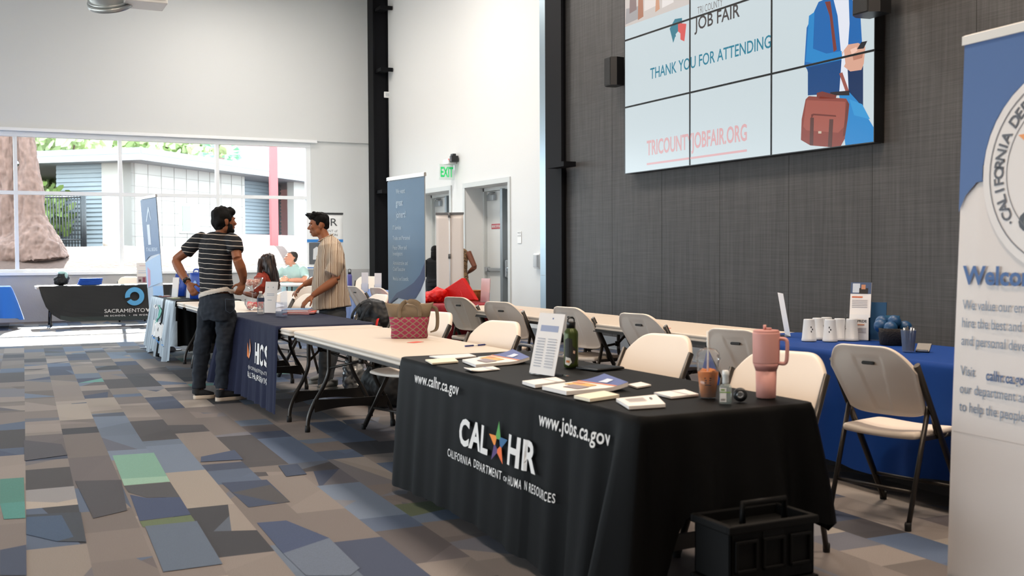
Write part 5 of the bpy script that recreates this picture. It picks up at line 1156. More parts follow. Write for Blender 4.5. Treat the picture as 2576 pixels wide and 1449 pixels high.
blob('trousers', pants2, .009, mat('grey washed trousers', '#4b4f54', .85, bump=.2, var=.15), R2, 3, post=wrinkle(.008, 12, 5, 1.1))
gs = mat('grey trainer', '#6f6d66', .6); g2 = mat('grey sole', '#a8a59c', .6)
shoe(R2, 'shoe', at(776, 966), at(824, 962), gs, g2, R2); shoe(R2, 'shoe', at(797, 985), at(848, 980), gs, g2, R2)
P, R = FACE['b']
def hair2(bm):
    E = lambda a, b_, d, r: ell(bm, P(a, b_, d), r, R, u=20, v=14)
    E(0, -.020, .055, (.084, .092, .078)); E(0, -.060, .02, (.072, .050, .062)); E(0, .050, .090, (.066, .045, .030)); E(0, -.055, -.022, (.060, .045, .035))
    for q in (-1, 1): E(q * .070, .015, .03, (.012, .022, .03))
    rnd = random.Random(2)
    for k in range(46):
        a, b_ = rnd.uniform(-.06, .06), rnd.uniform(-.06, .085); d = .118 - 3.5 * a * a - 2.5 * (b_ - .01) ** 2; p = P(a, b_, d); q = P(a * 1.15, b_ + .03 + rnd.uniform(-.01, .015), d + .014 + rnd.uniform(-.008, .012)); tube(bm, [p, p.lerp(q, .6), q], [.012, .009, .004], 6)
blob('hair', hair2, .005, mat('black hair', '#0c0a0a'), R2, 1, post=strands(.005, 60, 8))
# ---------------------------------------------------------------- seated woman in a red blouse, from behind
j = J(14.5); r0 = dep(668, 700, 14.5); R3 = thing('person', 'seated woman with long brown hair in a rust red blouse, seen from behind', 'person', (r0.x, r0.y, 0))
f3 = Vector((-.80, .60, 0)).normalized(); s3 = f3.cross(Vector((0, 0, 1))); HC3 = Vector((r0.x, r0.y, 1.205)); C3 = lambda a, b_, z: Vector((r0.x, r0.y, 0)) + s3 * a + f3 * b_ + Vector((0, 0, z))
def body3(bm):
    FACE['c'] = add_head(bm, HC3, Vector((-.9, .35, -.05)), k=.95)
    tube(bm, [C3(0, .0, 1.13), C3(0, -.02, 1.02)], [.05, .065], 12); tube(bm, [C3(0, -.02, 1.03), C3(0, -.02, .8), C3(0, -.02, .52)], [(.14, .08), (.13, .09), (.16, .12)], 14, wide=s3)
    for q in (-1, 1):
        tube(bm, [C3(q * .17, -.02, 1.0), C3(q * .20, .0, .86), C3(q * .20, .04, .76)], [.045, .04, .036], 10); tube(bm, [C3(q * .20, .04, .76), C3(q * .15, .2, .79), C3(q * .1, .27, .80)], [.036, .034, .024], 10)
        add_hand(bm, C3(q * .1, .27, .80), f3 - s3 * q * .3, (0, 0, -1), .92, .3, -q); tube(bm, [C3(q * .09, 0, .52), C3(q * .10, .40, .50)], [.08, .06], 10); tube(bm, [C3(q * .10, .40, .50), C3(q * .10, .42, .08)], [.055, .036], 10)
blob('body', body3, .009, skinmat('brown skin', '#7d4a35'), R3, 3); face_bits(*FACE['c'], R3, R3, k=.95)
def blouse(bm):
    tube(bm, [C3(0, -.01, 1.09), C3(0, -.015, 1.05), C3(0, -.02, .98), C3(0, -.02, .84), C3(0, -.02, .70), C3(0, -.02, .58)], [(.075, .06), (.145, .085), (.185, .11), (.175, .125), (.175, .13), (.19, .15)], 22, wide=s3)
    for q in (-1, 1): tube(bm, [C3(q * .14, -.01, 1.03), C3(q * .19, -.01, .98), C3(q * .215, .0, .90), C3(q * .215, .02, .82)], [.07, .088, .085, .055], 14)
blob('blouse', blouse, .009, mat('rust red cotton', '#93321f', .85, bump=.6, bscale=45, var=.25, vscale=30), R3, 2, post=wrinkle(.010, 14, 3))
def skirt(bm):
    tube(bm, [C3(0, -.03, .60), C3(0, -.03, .50)], [(.19, .15), (.2, .16)], 16, wide=s3)
    for q in (-1, 1): tube(bm, [C3(q * .09, -.02, .53), C3(q * .10, .42, .51), C3(q * .10, .44, .10)], [.095, .08, .06], 14)
blob('trousers', skirt, .012, mat('dark trousers', '#1b1d22', .85), R3, 3)
def hair3(bm):
    tube(bm, [C3(0, -.02, 1.325), C3(0, -.03, 1.29), C3(0, -.035, 1.22), C3(.0, -.07, 1.12), C3(.02, -.12, 1.0), C3(.04, -.14, .90), C3(.05, -.14, .84)], [(.04, .045), (.092, .098), (.105, .11), (.115, .085), (.125, .05), (.10, .035), (.05, .02)], 22, wide=s3)
    for q in (-1, 1): tube(bm, [C3(q * .075, .03, 1.26), C3(q * .10, .04, 1.15), C3(q * .12, .04, 1.0), C3(q * .11, .05, .92)], [.03, .035, .03, .012], 10)
hm = stretched('long brown hair', '#0c0808', '#4a2f22', (40, 40, 2), (5, 5, 1.4), .45, 5, .42, .62)
blob('hair', hair3, .007, hm, R3, 2, post=strands(.014, 34, 4))
# ---------------------------------------------------------------- seated man in a mint polo
r0 = dep(738, 700, 20.25); R4 = thing('person', 'seated man in a mint polo with clasped hands on the round table', 'person', (r0.x, r0.y, 0))
f4 = (-CF * .9 - CR * .25); f4.z = 0; f4.normalize(); s4 = f4.cross(Vector((0, 0, 1))); C4 = lambda a, b_, z: Vector((r0.x, r0.y, 0)) + s4 * a + f4 * b_ + Vector((0, 0, z)); hd = (-CR * .9 - CF * .45); hd.z = .12
HC4 = dep(732, 650, 20.2)
def body4(bm):
    FACE['d'] = add_head(bm, HC4, hd, k=1.14)
    tube(bm, [HC4 + Vector((0, 0, -.07)) + s4 * .0, C4(0, .0, 1.06)], [.062, .08], 12); tube(bm, [C4(0, 0, 1.05), C4(0, 0, .8), C4(0, 0, .52)], [(.16, .1), (.16, .12), (.17, .13)], 14, wide=s4)
    for q in (-1, 1):
        e = C4(q * .30, .16, .83); tube(bm, [C4(q * .20, 0, 1.0), C4(q * .27, .06, .90), e], [.06, .052, .045], 12); w = C4(q * .05, .32, .835); tube(bm, [e, e.lerp(w, .5), w], [.045, .046, .03], 12)
        add_hand(bm, w, -s4 * q * .6 + f4 * .5 + Vector((0, 0, .15)), -s4 * q, 1.05, 1.0, 1 if q > 0 else -1)
        tube(bm, [C4(q * .10, 0, .52), C4(q * .13, .40, .50)], [.09, .07], 10); tube(bm, [C4(q * .13, .40, .50), C4(q * .13, .36, .08)], [.06, .04], 10)
blob('body', body4, .009, skinmat('fair skin', '#c98f76'), R4, 3); face_bits(*FACE['d'], R4, R4, k=1.14, brow='#4a3a2e')
def polo(bm):
    tube(bm, [C4(0, .01, 1.12), C4(0, .0, 1.08), C4(0, 0, 1.02), C4(0, .0, .88), C4(0, .02, .72), C4(0, .02, .56)], [(.085, .07), (.16, .1), (.23, .12), (.225, .15), (.215, .16), (.22, .17)], 22, wide=s4)
    for q in (-1, 1): tube(bm, [C4(q * .17, 0, 1.04), C4(q * .23, .02, .98), C4(q * .285, .09, .885)], [.08, .085, .078], 14)
blob('polo_shirt', polo, .010, mat('mint pique', '#a9c9c6', .85, bump=.2), R4, 3, post=wrinkle(.008, 10, 3))
b = bmesh.new(); tube(b, [C4(.085 * math.cos(a), .02 + .07 * math.sin(a), 1.115 - .02 * math.sin(a)) for a in [math.radians(110 + 320 * k / 16) for k in range(17)]], [(.022, .007)] * 17, 8, wide=(0, 0, 1)); obj('collar', b, mat('mint collar', '#b6d0cd', .85), R4, world=True)
def tr4(bm):
    tube(bm, [C4(0, 0, .60), C4(0, 0, .50)], [(.2, .16), (.21, .16)], 16, wide=s4)
    for q in (-1, 1): tube(bm, [C4(q * .10, 0, .54), C4(q * .13, .42, .52), C4(q * .13, .38, .08)], [.105, .09, .065], 14)
blob('trousers', tr4, .012, mat('grey chinos', '#7f817f', .85), R4, 3)
P, R = FACE['d']
def hair4(bm):
    E = lambda a, b_, d, r: ell(bm, P(a, b_, d), tuple(x * 1.12 for x in r), R, u=18, v=12)
    E(0, -.025, .048, (.080, .088, .080)); E(0, -.05, .0, (.070, .055, .06)); E(0, .030, .085, (.050, .034, .022))
blob('hair', hair4, .007, mat('dark grey hair', '#2b2623', .7, bump=.4, bscale=120), R4, 1, post=strands(.004, 60, 1))
b = bmesh.new(); w = C4(-.085, .29, .835); tube(b, [w + s4 * .012, w - s4 * .012], .036, 14); obj('watch_band', b, mat('watch rubber', '#101113', .5), R4, world=True)
# ---------------------------------------------------------------- two people behind the beige banner
def stander(lab, px, Z, face_, H, top_name, top_m, low_name, low_m, skm, arms, hairm, sleeves=False, hair_long=.0):
    r0 = dep(px, 630, Z); Rt = thing('person', lab, 'person', (r0.x, r0.y, 0)); f = Vector(face_); f.z = 0; f.normalize(); s = f.cross(Vector((0, 0, 1))); k = H / 1.7
    C = lambda a, b_, z: Vector((r0.x, r0.y, 0)) + s * a * k + f * b_ * k + Vector((0, 0, z * k)); st = {}
    def bd(bm):
        st['h'] = add_head(bm, C(0, .02, 1.57), f, k=k); tube(bm, [C(0, .01, 1.49), C(0, 0, 1.39)], [.05, .07], 12)
        tube(bm, [C(0, 0, 1.42), C(0, 0, 1.2), C(0, 0, .92)], [(.15, .09), (.14, .10), (.15, .11)], 14, wide=s)
        for q in (-1, 1):
            e, w = arms[0 if q < 0 else 1]; tube(bm, [C(q * .19, 0, 1.37), C(q * .19, 0, 1.37).lerp(C(*e), .5), C(*e)], [.058, .052, .044], 12); tube(bm, [C(*e), C(*e).lerp(C(*w), .5), C(*w)], [.044, .042, .028], 12)
            add_hand(bm, C(*w), C(*w) - C(*e), -s * q, .95, .6, 1 if q > 0 else -1)
            tube(bm, [C(q * .10, 0, .92), C(q * .11, 0, .5), C(q * .11, 0, .08)], [.09, .06, .04], 12); tube(bm, [C(q * .11, -.05, .04), C(q * .11, .16, .03)], [.04, .03], 10)
    blob('body', bd, .010, skm, Rt, 3); face_bits(*st['h'], Rt, Rt, k=k)
    def tp(bm):
        tube(bm, [C(0, 0, 1.46), C(0, 0, 1.42), C(0, 0, 1.35), C(0, 0, 1.18), C(0, 0, 1.02), C(0, 0, .90)], [(.07, .06), (.15, .09), (.20, .12), (.175, .125), (.165, .12), (.19, .14)], 20, wide=s)
        if sleeves:
            for q in (-1, 1):
                e, w = arms[0 if q < 0 else 1]; tube(bm, [C(q * .17, 0, 1.38), C(q * .19, 0, 1.37).lerp(C(*e), .6), C(*e)], [.075, .07, .06], 12); tube(bm, [C(*e), C(*e).lerp(C(*w), .8)], [.06, .045], 12)
    blob(top_name, tp, .010, top_m, Rt, 3, post=wrinkle(.006, 12, 2))
    def lw(bm):
        if low_name == 'skirt': tube(bm, [C(0, 0, .95), C(0, 0, .8), C(0, 0, .4)], [(.17, .13), (.21, .17), (.23, .19)], 20, wide=s)
        else:
            tube(bm, [C(0, 0, .98), C(0, 0, .82)], [(.18, .13), (.19, .14)], 18, wide=s)
            for q in (-1, 1): tube(bm, [C(q * .10, 0, .88), C(q * .11, 0, .5), C(q * .11, 0, .06)], [.105, .075, .06], 12)
    blob(low_name, lw, .012, low_m, Rt, 3)
    P, R = st['h']
    def hr(bm):
        E = lambda a, b_, d, r: ell(bm, P(a, b_, d), tuple(x * k for x in r), R, u=18, v=12); E(0, -.025, .048, (.090, .10, .09)); E(0, -.05, -.01, (.085, .07, .08))
        if hair_long: tube(bm, [P(0, -.06, 0), P(0, -.09, -.1), P(0, -.10, -.1 - hair_long)], [(.09, .06), (.10, .05), (.06, .03)], 14, wide=s)
    blob('hair', hr, .008, hairm, Rt, 1, post=strands(.008, 40, 6)); return Rt
leo = mat('leopard print', '#8a6a48', .8); nt = leo.node_tree; tc = nt.nodes['Texture Coordinate']; vo = nt.nodes.new('ShaderNodeTexVoronoi'); vo.inputs['Scale'].default_value = 42; nt.links.new(tc.outputs['Object'], vo.inputs['Vector'])
cr = nt.nodes.new('ShaderNodeValToRGB'); cr.color_ramp.elements[0].position = .34; cr.color_ramp.elements[0].color = hx('#1d130d'); cr.color_ramp.elements[1].position = .5; cr.color_ramp.elements[1].color = hx('#9a7a56'); nt.links.new(vo.outputs['Distance'], cr.inputs[0]); nt.links.new(cr.outputs[0], nt.nodes['Principled BSDF'].inputs['Base Color'])
stander('woman in a sleeveless leopard print dress, half hidden by the beige banner', 1152, 19.15, CF + CR * .2, 1.66, 'dress_top', leo, 'skirt', leo, skinmat('bronze skin', '#7b4a36'), (((-.33, -.06, 1.12), (-.17, .12, 1.0)), ((.33, -.06, 1.10), (.17, .12, 1.0))), mat('black hair', '#0c0a0a'), hair_long=.12)
stander('person in a black long-sleeved top between the blue and beige banners', 1094, 20.1, CF - CR * .4, 1.46, 'black_top', mat('black knit', '#0d0e11', .85), 'trousers', mat('dark trousers', '#1b1d22', .85), skinmat('bronze skin', '#7b4a36'), (((-.25, .05, 1.10), (-.12, .22, 1.05)), ((.25, .05, 1.10), (.12, .22, 1.05))), mat('black hair', '#0c0a0a'), True, .3)
# ================================================================ things on and around the tables
paperw = mat('paper white', '#efe9e4', .7); cream = mat('cream card', '#efe4cc', .7); acr = glassy('clear acrylic sheet', (.97, .985, 1), .08, .03); ink = mat('grey print', '#8d8b90', .7)
T = .756
def stack(name, lab, cat, corners, h, m, extra=(), z=T, group=None, curl=0.0, layers=1):
    """flat paper goods lying on a table; corners are the four corners on the table top"""
    P = [at(x, y, z) for x, y in corners]; c = sum(P, Vector()) / 4; t = thing(name, lab, cat, (c.x, c.y, z), 0, group); P = [p - Vector((c.x, c.y, z)) for p in P]
    b = bmesh.new(); N = 8; rows = []
    def S(u, v, zz): q = P[0].lerp(P[1], u).lerp(P[3].lerp(P[2], u), v); return Vector((q.x, q.y, zz + curl * (max(0, u - .6) / .4) ** 2 * (1 if curl > 0 else 0) + (-curl) * (max(0, .4 - u) / .4) ** 2 * (curl < 0)))
    G = [[[b.verts.new(S(i / N, j / 2, k * h)) for i in range(N + 1)] for j in range(3)] for k in (0, 1)]
    for k in (0, 1):
        for j in range(2):
            for i in range(N): b.faces.new((G[k][j][i], G[k][j][i + 1], G[k][j + 1][i + 1], G[k][j + 1][i]))
    rim = [(0, i) for i in range(N + 1)]
    for j in (0, 2):
        for i in range(N): b.faces.new((G[0][j][i], G[0][j][i + 1], G[1][j][i + 1], G[1][j][i]))
    for i in (0, N):
        for j in range(2): b.faces.new((G[0][j][i], G[0][j + 1][i], G[1][j + 1][i], G[1][j][i]))
    obj('sheets', b, m, t)
    for k, (h_, poly) in enumerate(extra):
        b = bmesh.new(); put(b, flat(poly), lambda u, v: S(u, v, h + .0012 + .0005 * k), 0, .1); obj('print', b, mat('ink ' + h_, h_, .55), t)
    return t
LINES = [('#9a9296', [(.15, .2 + .12 * k), (.62, .2 + .12 * k), (.62, .24 + .12 * k), (.15, .24 + .12 * k)]) for k in range(4)]
BROCH = [('#3c4f8e', [(.58, .0), (1, .0), (1, 1), (.82, 1)]), ('#e07f3f', [(.54, 0), (.58, 0), (.82, 1), (.78, 1)]), ('#d8a860', [(.28, .15), (.52, .1), (.62, .7), (.40, .75)]), ('#8a7f86', [(.15, .45), (.35, .35), (.45, .8), (.22, .9)]), ('#c98a68', [(.42, .12), (.5, .12), (.54, .4), (.45, .42)]), ('#c9d4e8', [(.72, .45), (.9, .4), (.92, .6), (.78, .66)])]
stack('card_stack', 'small cream card stack at the far left corner of the black cloth', 'cards', [(1070, 908), (1142, 903), (1153, 912), (1087, 917)], .008, cream)
stack('flyer_stack', 'thin grey-edged flyers right behind the small cream cards', 'flyers', [(1080, 898), (1180, 892), (1198, 898), (1118, 906)], .006, paperw)
stack('brochure_stack', 'stack of orange and blue brochures left of the clear sign holder', 'brochures', [(1163, 911), (1290, 892), (1332, 913), (1197, 924)], .014, paperw, BROCH, curl=.016)
stack('leaflet_stack', 'folded white leaflet in front of the left brochures', 'leaflet', [(1167, 930), (1240, 923), (1258, 930), (1186, 937)], .004, paperw, [('#b7c2dc', [(.6, .0), (.68, 0), (.8, 1), (.72, 1)])], curl=-.008)
stack('flyer_stack', 'thin flyers tucked behind the left brochures', 'flyers', [(1203, 900), (1262, 895), (1278, 900), (1215, 905)], .006, paperw)
stack('leaflet_stack', 'thick pale leaflet pile right below the clear sign holder', 'leaflets', [(1314, 966), (1398, 956), (1422, 966), (1346, 976)], .014, paperw, [('#c9c6cf', [(.55, .0), (.60, 0), (.75, 1), (.70, 1)])])
stack('brochure_stack', 'stack of orange and blue brochures in the middle of the black cloth', 'brochures', [(1364, 980), (1520, 958), (1580, 981), (1425, 994)], .016, paperw, BROCH, curl=.016)
stack('card_stack', 'thick cream pad in front of the middle brochures', 'cards', [(1444, 1002), (1520, 990), (1558, 1000), (1484, 1011)], .012, cream)
stack('booklet_stack', 'white printed booklets nearest the front corner of the black cloth', 'booklets', [(1550, 1010), (1650, 1000), (1674, 1024), (1582, 1030)], .012, paperw, LINES + [('#5c5e66', [(.74, .3), (.80, .3), (.80, .5), (.74, .5)])])
stack('card_stack', 'little white card stack alone between the brochures and the drink', 'cards', [(1580, 970), (1612, 964), (1638, 971), (1602, 977)], .006, paperw)
stack('flyer_stack', 'flat flyers just left of the iced drink', 'flyers', [(1645, 992), (1722, 984), (1758, 996), (1688, 1003)], .008, paperw, [('#9aa0b8', [(.5, .05), (.54, .05), (.66, .95), (.62, .95)])])
def local(lab, name, cat, x, y, z, deg=0, group=None): return thing(name, lab, cat, (x, y, z), math.radians(deg), group)
def slant(t, w, h, tilt, m, name='sheet', th=.003, y0=0):
    b = bmesh.new(); a = math.radians(tilt); box(b, (-w / 2, 0, 0), (w / 2, th, h), 0); b.transform(Matrix.Translation((0, y0, .004)) @ Matrix.Rotation(-a, 4, 'X')); return obj(name, b, m, t)
# local frame: printed side looks to local -y, top tilts to +y
def sign_holder(lab, x, y, z, deg, w=.215, h=.285, tilt=14, prints=None, sheet=paperw, group=None, foot=.09, clear_=True):
    t = local(lab, 'sign_holder', 'sign', x, y, z, deg, group); s = slant(t, w, h, tilt, sheet, 'paper_sheet', .002)
    if clear_: slant(t, w + .012, h + .008, tilt, acr, 'acrylic_panel', .0015, .0018)
    b = bmesh.new(); box(b, (-w / 2, 0, 0), (w / 2, foot, .003)); obj('foot', b, acr, t)
    a = math.radians(tilt); M = Matrix.Translation((0, 0, .004)) @ Matrix.Rotation(-a, 4, 'X')
    for i, (hh, poly) in enumerate(prints or []):
        b = bmesh.new(); put(b, flat([(p[0] * w - w / 2, p[1] * h) for p in poly]), lambda q, r: M @ Vector((q, -.0008 - .0002 * i, r))); obj('print', b, mat('ink ' + hh, hh, .6), s)
    return t
R4_ = lambda x0, y0, x1, y1: [(x0, y0), (x1, y0), (x1, y1), (x0, y1)]
txt_rows = [('#a9a8ae', R4_(.12, .12 + .045 * k, .42, .135 + .045 * k)) for k in range(11)] + [('#a9a8ae', R4_(.55, .12 + .045 * k, .88, .135 + .045 * k)) for k in range(11)]
p = at(1362, 944, T); sign_holder('clear slanted sign holder with a printed sheet standing on the black cloth', p.x, p.y, T, -82, .20, .29, 13, [('#9aa2bc', R4_(.15, .70, .85, .80)), ('#5b6c96', [(.55, .905), (.60, .905), (.60, .93), (.55, .93)])] + txt_rows)
# green bottle with stickers
t = local('dark green metal bottle with stickers and black cap behind the sign holder', 'water_bottle', 'bottle', 2.60, 4.66, T); gm = mat('olive green enamel', '#3d4a1c', .35, metal=.3)
b = bmesh.new(); lathe(b, [(.030, 0), (.035, .004), (.0365, .02), (.0365, .165), (.034, .180), (.024, .192), (.021, .20)], 28); obj('bottle_body', b, gm, t)
b = bmesh.new(); lathe(b, [(.0225, .197), (.0225, .225), (.020, .23)], 24); obj('cap', b, mat('black plastic', '#17181a'), t); b = bmesh.new(); tube(b, bez([(-.018, 0, .228), (-.016, 0, .243), (0, 0, .25), (.016, 0, .243), (.018, 0, .228)], 4), .004, 6); obj('cap_loop', b, mat('black plastic', '#17181a'), t)
def sticker(t, r, pts, m, a0, nm='sticker'):
    b = bmesh.new(); put(b, flat(pts), lambda x, z: Vector((r * math.cos(a0 + x / r), r * math.sin(a0 + x / r), z)), 0, .012); return obj(nm, b, m, t)
av = math.atan2(-4.66, -2.60)
sticker(t, .0370, [(-.036, .03), (.012, .02), (.03, .06), (.032, .09), (.008, .11), (.006, .145), (-.018, .15), (-.034, .14)], mat('ink #2a2a26', '#2a2a26'), av); sticker(t, .0374, [(-.034, .02), (-.012, .012), (.004, .03), (-.004, .05), (-.03, .056)], mat('ink #dcd8cc', '#dcd8cc'), av); sticker(t, .0377, [(-.028, .028), (-.008, .026), (-.006, .038), (-.026, .04)], mat('ink #c8763a', '#c8763a'), av); sticker(t, .0374, [(.010, .075), (.02, .07), (.022, .085), (.012, .088)], mat('ink #d9b7a0', '#d9b7a0'), av)
t = local('thin black tablet lying behind the sign holder', 'tablet', 'tablet', 2.70, 4.52, T, 12); b = bmesh.new(); box(b, (-.09, -.06, 0), (.09, .10, .010), .004); obj('body', b, mat('black plastic', '#17181a'), t); b = bmesh.new(); box(b, (-.084, -.054, .010), (.084, .094, .0115)); obj('screen', b, mat('dark glass', '#0a0b0d', .12), t)
# iced drink
p = at(1781, 1000, T); t = local('iced orange tea in a clear cup with dome lid and straw', 'iced_drink', 'drink', p.x, p.y, T)
clear = glassy('clear cup plastic', (.97, .98, .98), .16, .04, ('#e8ecee', .10)); tea = mat('iced tea', '#d2741a', .2, spec=.6, var=.15, vscale=25)
b = bmesh.new(); lathe(b, [(.030, 0), (.031, .004), (.0455, .145), (.0470, .148), (.0470, .152)], 36, cap=False); obj('cup', b, clear, t)
b = bmesh.new(); lathe(b, [(.0, .003), (.0295, .003), (.0405, .103), (.0, .104)], 36, cap=False); q = obj('tea', b, tea, t)
b = bmesh.new(); rnd = random.Random(4)
for k in range(7): a = rnd.uniform(0, 6.28); x, y, z = .022 * math.cos(a), .022 * math.sin(a), .100; b0 = bmesh.new(); box(b0, (-.010, -.010, -.010), (.010, .010, .010), .003); b0.transform(Matrix.Translation((x, y, z)) @ Euler((rnd.random(), rnd.random(), rnd.random())).to_matrix().to_4x4()); mp = {v: b.verts.new(v.co) for v in b0.verts}; [b.faces.new([mp[v] for v in f.verts]) for f in b0.faces]; b0.free()
obj('ice', b, mat('tea ice', '#d8813a', .15), t)
b = bmesh.new(); lathe(b, [(.0485, .148), (.049, .158), (.046, .160), (.044, .175), (.032, .190), (.012, .196), (.0, .197)], 36, cap=False); obj('dome_lid', b, clear, t)
b = bmesh.new(); tube(b, [(0, .004, .02), (0, 0, .19), (-.006, -.004, .262)], .0036, 10); obj('straw', b, mat('straw white', '#e9e6e0', .4), t)
b = bmesh.new(); av = math.atan2(-p.y, -p.x)
for k, (z, s_) in enumerate(((.085, 'BROWN'), (.076, 'SUGAR'), (.067, 'TEA BAR'))): pass
for k in range(4): put(b, flat(R4_(-.014 + .002 * (k % 2), .078 - k * .009, .012, .082 - k * .009)), lambda x, z: Vector(((.0385 + (z - .07) * .1) * math.cos(av + x / .038), (.0385 + (z - .07) * .1) * math.sin(av + x / .038), z)))
obj('cup_print', b, mat('ink #3a2418', '#3a2418'), t)
# sanitiser
p = at(1825, 1015, T); t = local('small clear hand sanitiser bottle with a labelled front', 'sanitiser_bottle', 'sanitiser', p.x, p.y, T, -40)
b = bmesh.new(); rg = []
for z, w_, d_ in ((0, .019, .011), (.003, .0225, .0135), (.062, .0225, .0135), (.070, .018, .012), (.076, .010, .009)): rg.append([Vector((w_ * (abs(math.cos(a)) ** .5) * (1 if math.cos(a) > 0 else -1), d_ * (abs(math.sin(a)) ** .5) * (1 if math.sin(a) > 0 else -1), z)) for a in [2 * PI * (k + .5) / 20 for k in range(20)]])
ring_loft(b, rg); obj('bottle_body', b, glassy('clear gel', (.93, .97, .95), .18, .05, ('#d5ddd8', .28)), t); b = bmesh.new(); lathe(b, [(.011, .076), (.012, .08), (.012, .105), (.0135, .108), (.012, .124), (.009, .126)], 20); obj('cap', b, mat('clear cap', '#dfe2e0', .2), t)
b = bmesh.new(); box(b, (-.020, -.0152, .008), (.004, -.0142, .060)); obj('label', b, paperw, t); b = bmesh.new(); box(b, (-.020, -.0156, .042), (.020, -.0150, .046)); box(b, (-.016, -.0158, .05), (-.002, -.0154, .056)); obj('label_print', b, mat('label green', '#7fa045'), t); b = bmesh.new()
for k in range(5): box(b, (-.016 + k * .0035, -.0158, .012), (-.0145 + k * .0035, -.0154, .02))
obj('barcode', b, mat('ink #2a2a26', '#2a2a26'), t)
p = at(1862, 1010, T); t = local('small round black tape reel beside the sanitiser', 'tape_reel', 'tape', p.x, p.y, T + .026, 55); b = bmesh.new(); M_ = Matrix.Rotation(PI / 2, 4, 'Y'); lathe(b, [(.013, -.012), (.026, -.012), (.026, .012), (.013, .012), (.013, -.012)], 28, cap=False); b.transform(M_); obj('reel', b, mat('black plastic', '#17181a'), t); b = bmesh.new(); lathe(b, [(.010, -.0135), (.014, -.0135), (.014, .0135), (.010, .0135), (.010, -.0135)], 24, cap=False); b.transform(M_); obj('core', b, mat('steel grey', '#8b8d90', .3, metal=.7), t)
# pink tumbler
p = at(1927, 1000, T); t = local('big matte pink tumbler with a side handle at the corner of the black cloth', 'tumbler', 'tumbler', p.x, p.y, T); pk = mat('matte pink', '#cf948a', .55, bump=.03); pk2 = mat('matte dusty pink', '#b98078', .55)
b = bmesh.new(); lathe(b, [(.036, 0), (.038, .003), (.0405, .106)], 40); obj('base', b, pk, t); b = bmesh.new(); lathe(b, [(.0405, .106), (.046, .122), (.051, .136)], 40); obj('waist_band', b, pk2, t)
b = bmesh.new(); lathe(b, [(.051, .136), (.0515, .14), (.0530, .252), (.052, .257), (.046, .258)], 40); obj('cup_wall', b, pk, t); b = bmesh.new(); lathe(b, [(.050, .257), (.050, .263), (.046, .266), (.0, .266)], 40, cap=False); tube(b, [(.010, .0, .264), (.010, 0, .274)], .013, 14); obj('lid', b, pk2, t)
b = bmesh.new(); tube(b, [(-.004, .004, .266), (-.006, .002, .285)], .006, 10); obj('straw', b, pk, t); hd_ = (CR * .92 - CF * .4).normalized(); hd_.z = 0
b = bmesh.new(); P_ = [hd_ * .048 + Vector((0, 0, .232)), hd_ * .068 + Vector((0, 0, .232)), hd_ * .080 + Vector((0, 0, .222)), hd_ * .081 + Vector((0, 0, .18)), hd_ * .078 + Vector((0, 0, .146)), hd_ * .068 + Vector((0, 0, .136)), hd_ * .046 + Vector((0, 0, .138))]
tube(b, bez(P_, 5), [(.011, .0075)] * (6 * 5 + 1), 12, wide=hd_.cross(Vector((0, 0, 1)))); obj('handle', b, pk, t)
# bare table: tote bag, pen, red stickers
TT = .766
p = at(1030, 850, .743); t = local('tan canvas tote bag with a pink lattice lower half on the bare table', 'tote_bag', 'bag', p.x, p.y, .743, -24)
tan = mat('tan canvas', '#7d6d58', .9, bump=.5, bscale=300)
def ring_at(w, d, z, n=36, sag=0): return [Vector((w * (abs(math.cos(a)) ** .6) * (1 if math.cos(a) > 0 else -1), d * (abs(math.sin(a)) ** .7) * (1 if math.sin(a) > 0 else -1), z + sag * abs(math.cos(a)) ** 3)) for a in [2 * PI * k / n for k in range(n)]]
lat = mat('pink lattice cloth', '#7d2338', .85, bump=.3, bscale=250); nt = lat.node_tree; tc = nt.nodes['Texture Coordinate']; prev = None
for sg_ in (1, -1):
    v = nt.nodes.new('ShaderNodeVectorMath'); v.operation = 'DOT_PRODUCT'; v.inputs[1].default_value = (1, .8, sg_ * 1.35); nt.links.new(tc.outputs['Object'], v.inputs[0]); m1 = nt.nodes.new('ShaderNodeMath'); m1.operation = 'DIVIDE'; m1.inputs[1].default_value = .055; nt.links.new(v.outputs['Value'], m1.inputs[0])
    m2 = nt.nodes.new('ShaderNodeMath'); m2.operation = 'PINGPONG'; m2.inputs[1].default_value = .5; nt.links.new(m1.outputs[0], m2.inputs[0]); m3 = nt.nodes.new('ShaderNodeMath'); m3.operation = 'LESS_THAN'; m3.inputs[1].default_value = .10; nt.links.new(m2.outputs[0], m3.inputs[0])
    if prev is not None: m4 = nt.nodes.new('ShaderNodeMath'); m4.operation = 'MAXIMUM'; nt.links.new(prev.outputs[0], m4.inputs[0]); nt.links.new(m3.outputs[0], m4.inputs[1]); prev = m4
    else: prev = m3
mx = nt.nodes.new('ShaderNodeMix'); mx.data_type = 'RGBA'; mx.inputs[6].default_value = hx('#98304f'); mx.inputs[7].default_value = hx('#8f7c66'); nt.links.new(prev.outputs[0], mx.inputs[0]); nt.links.new(mx.outputs[2], nt.nodes['Principled BSDF'].inputs['Base Color'])
b = bmesh.new(); ring_loft(b, [ring_at(.122, .065, 0), ring_at(.128, .070, .01), ring_at(.124, .070, .06), ring_at(.136, .070, .115), ring_at(.140, .066, .150)]); obj('lower_cloth', b, lat, t)
b = bmesh.new(); ring_loft(b, [ring_at(.141, .067, .148), ring_at(.150, .055, .19), ring_at(.166, .030, .228, sag=.008), ring_at(.168, .008, .236, sag=.012), ring_at(.150, .004, .22)], cap=True); obj('upper_band', b, tan, t)
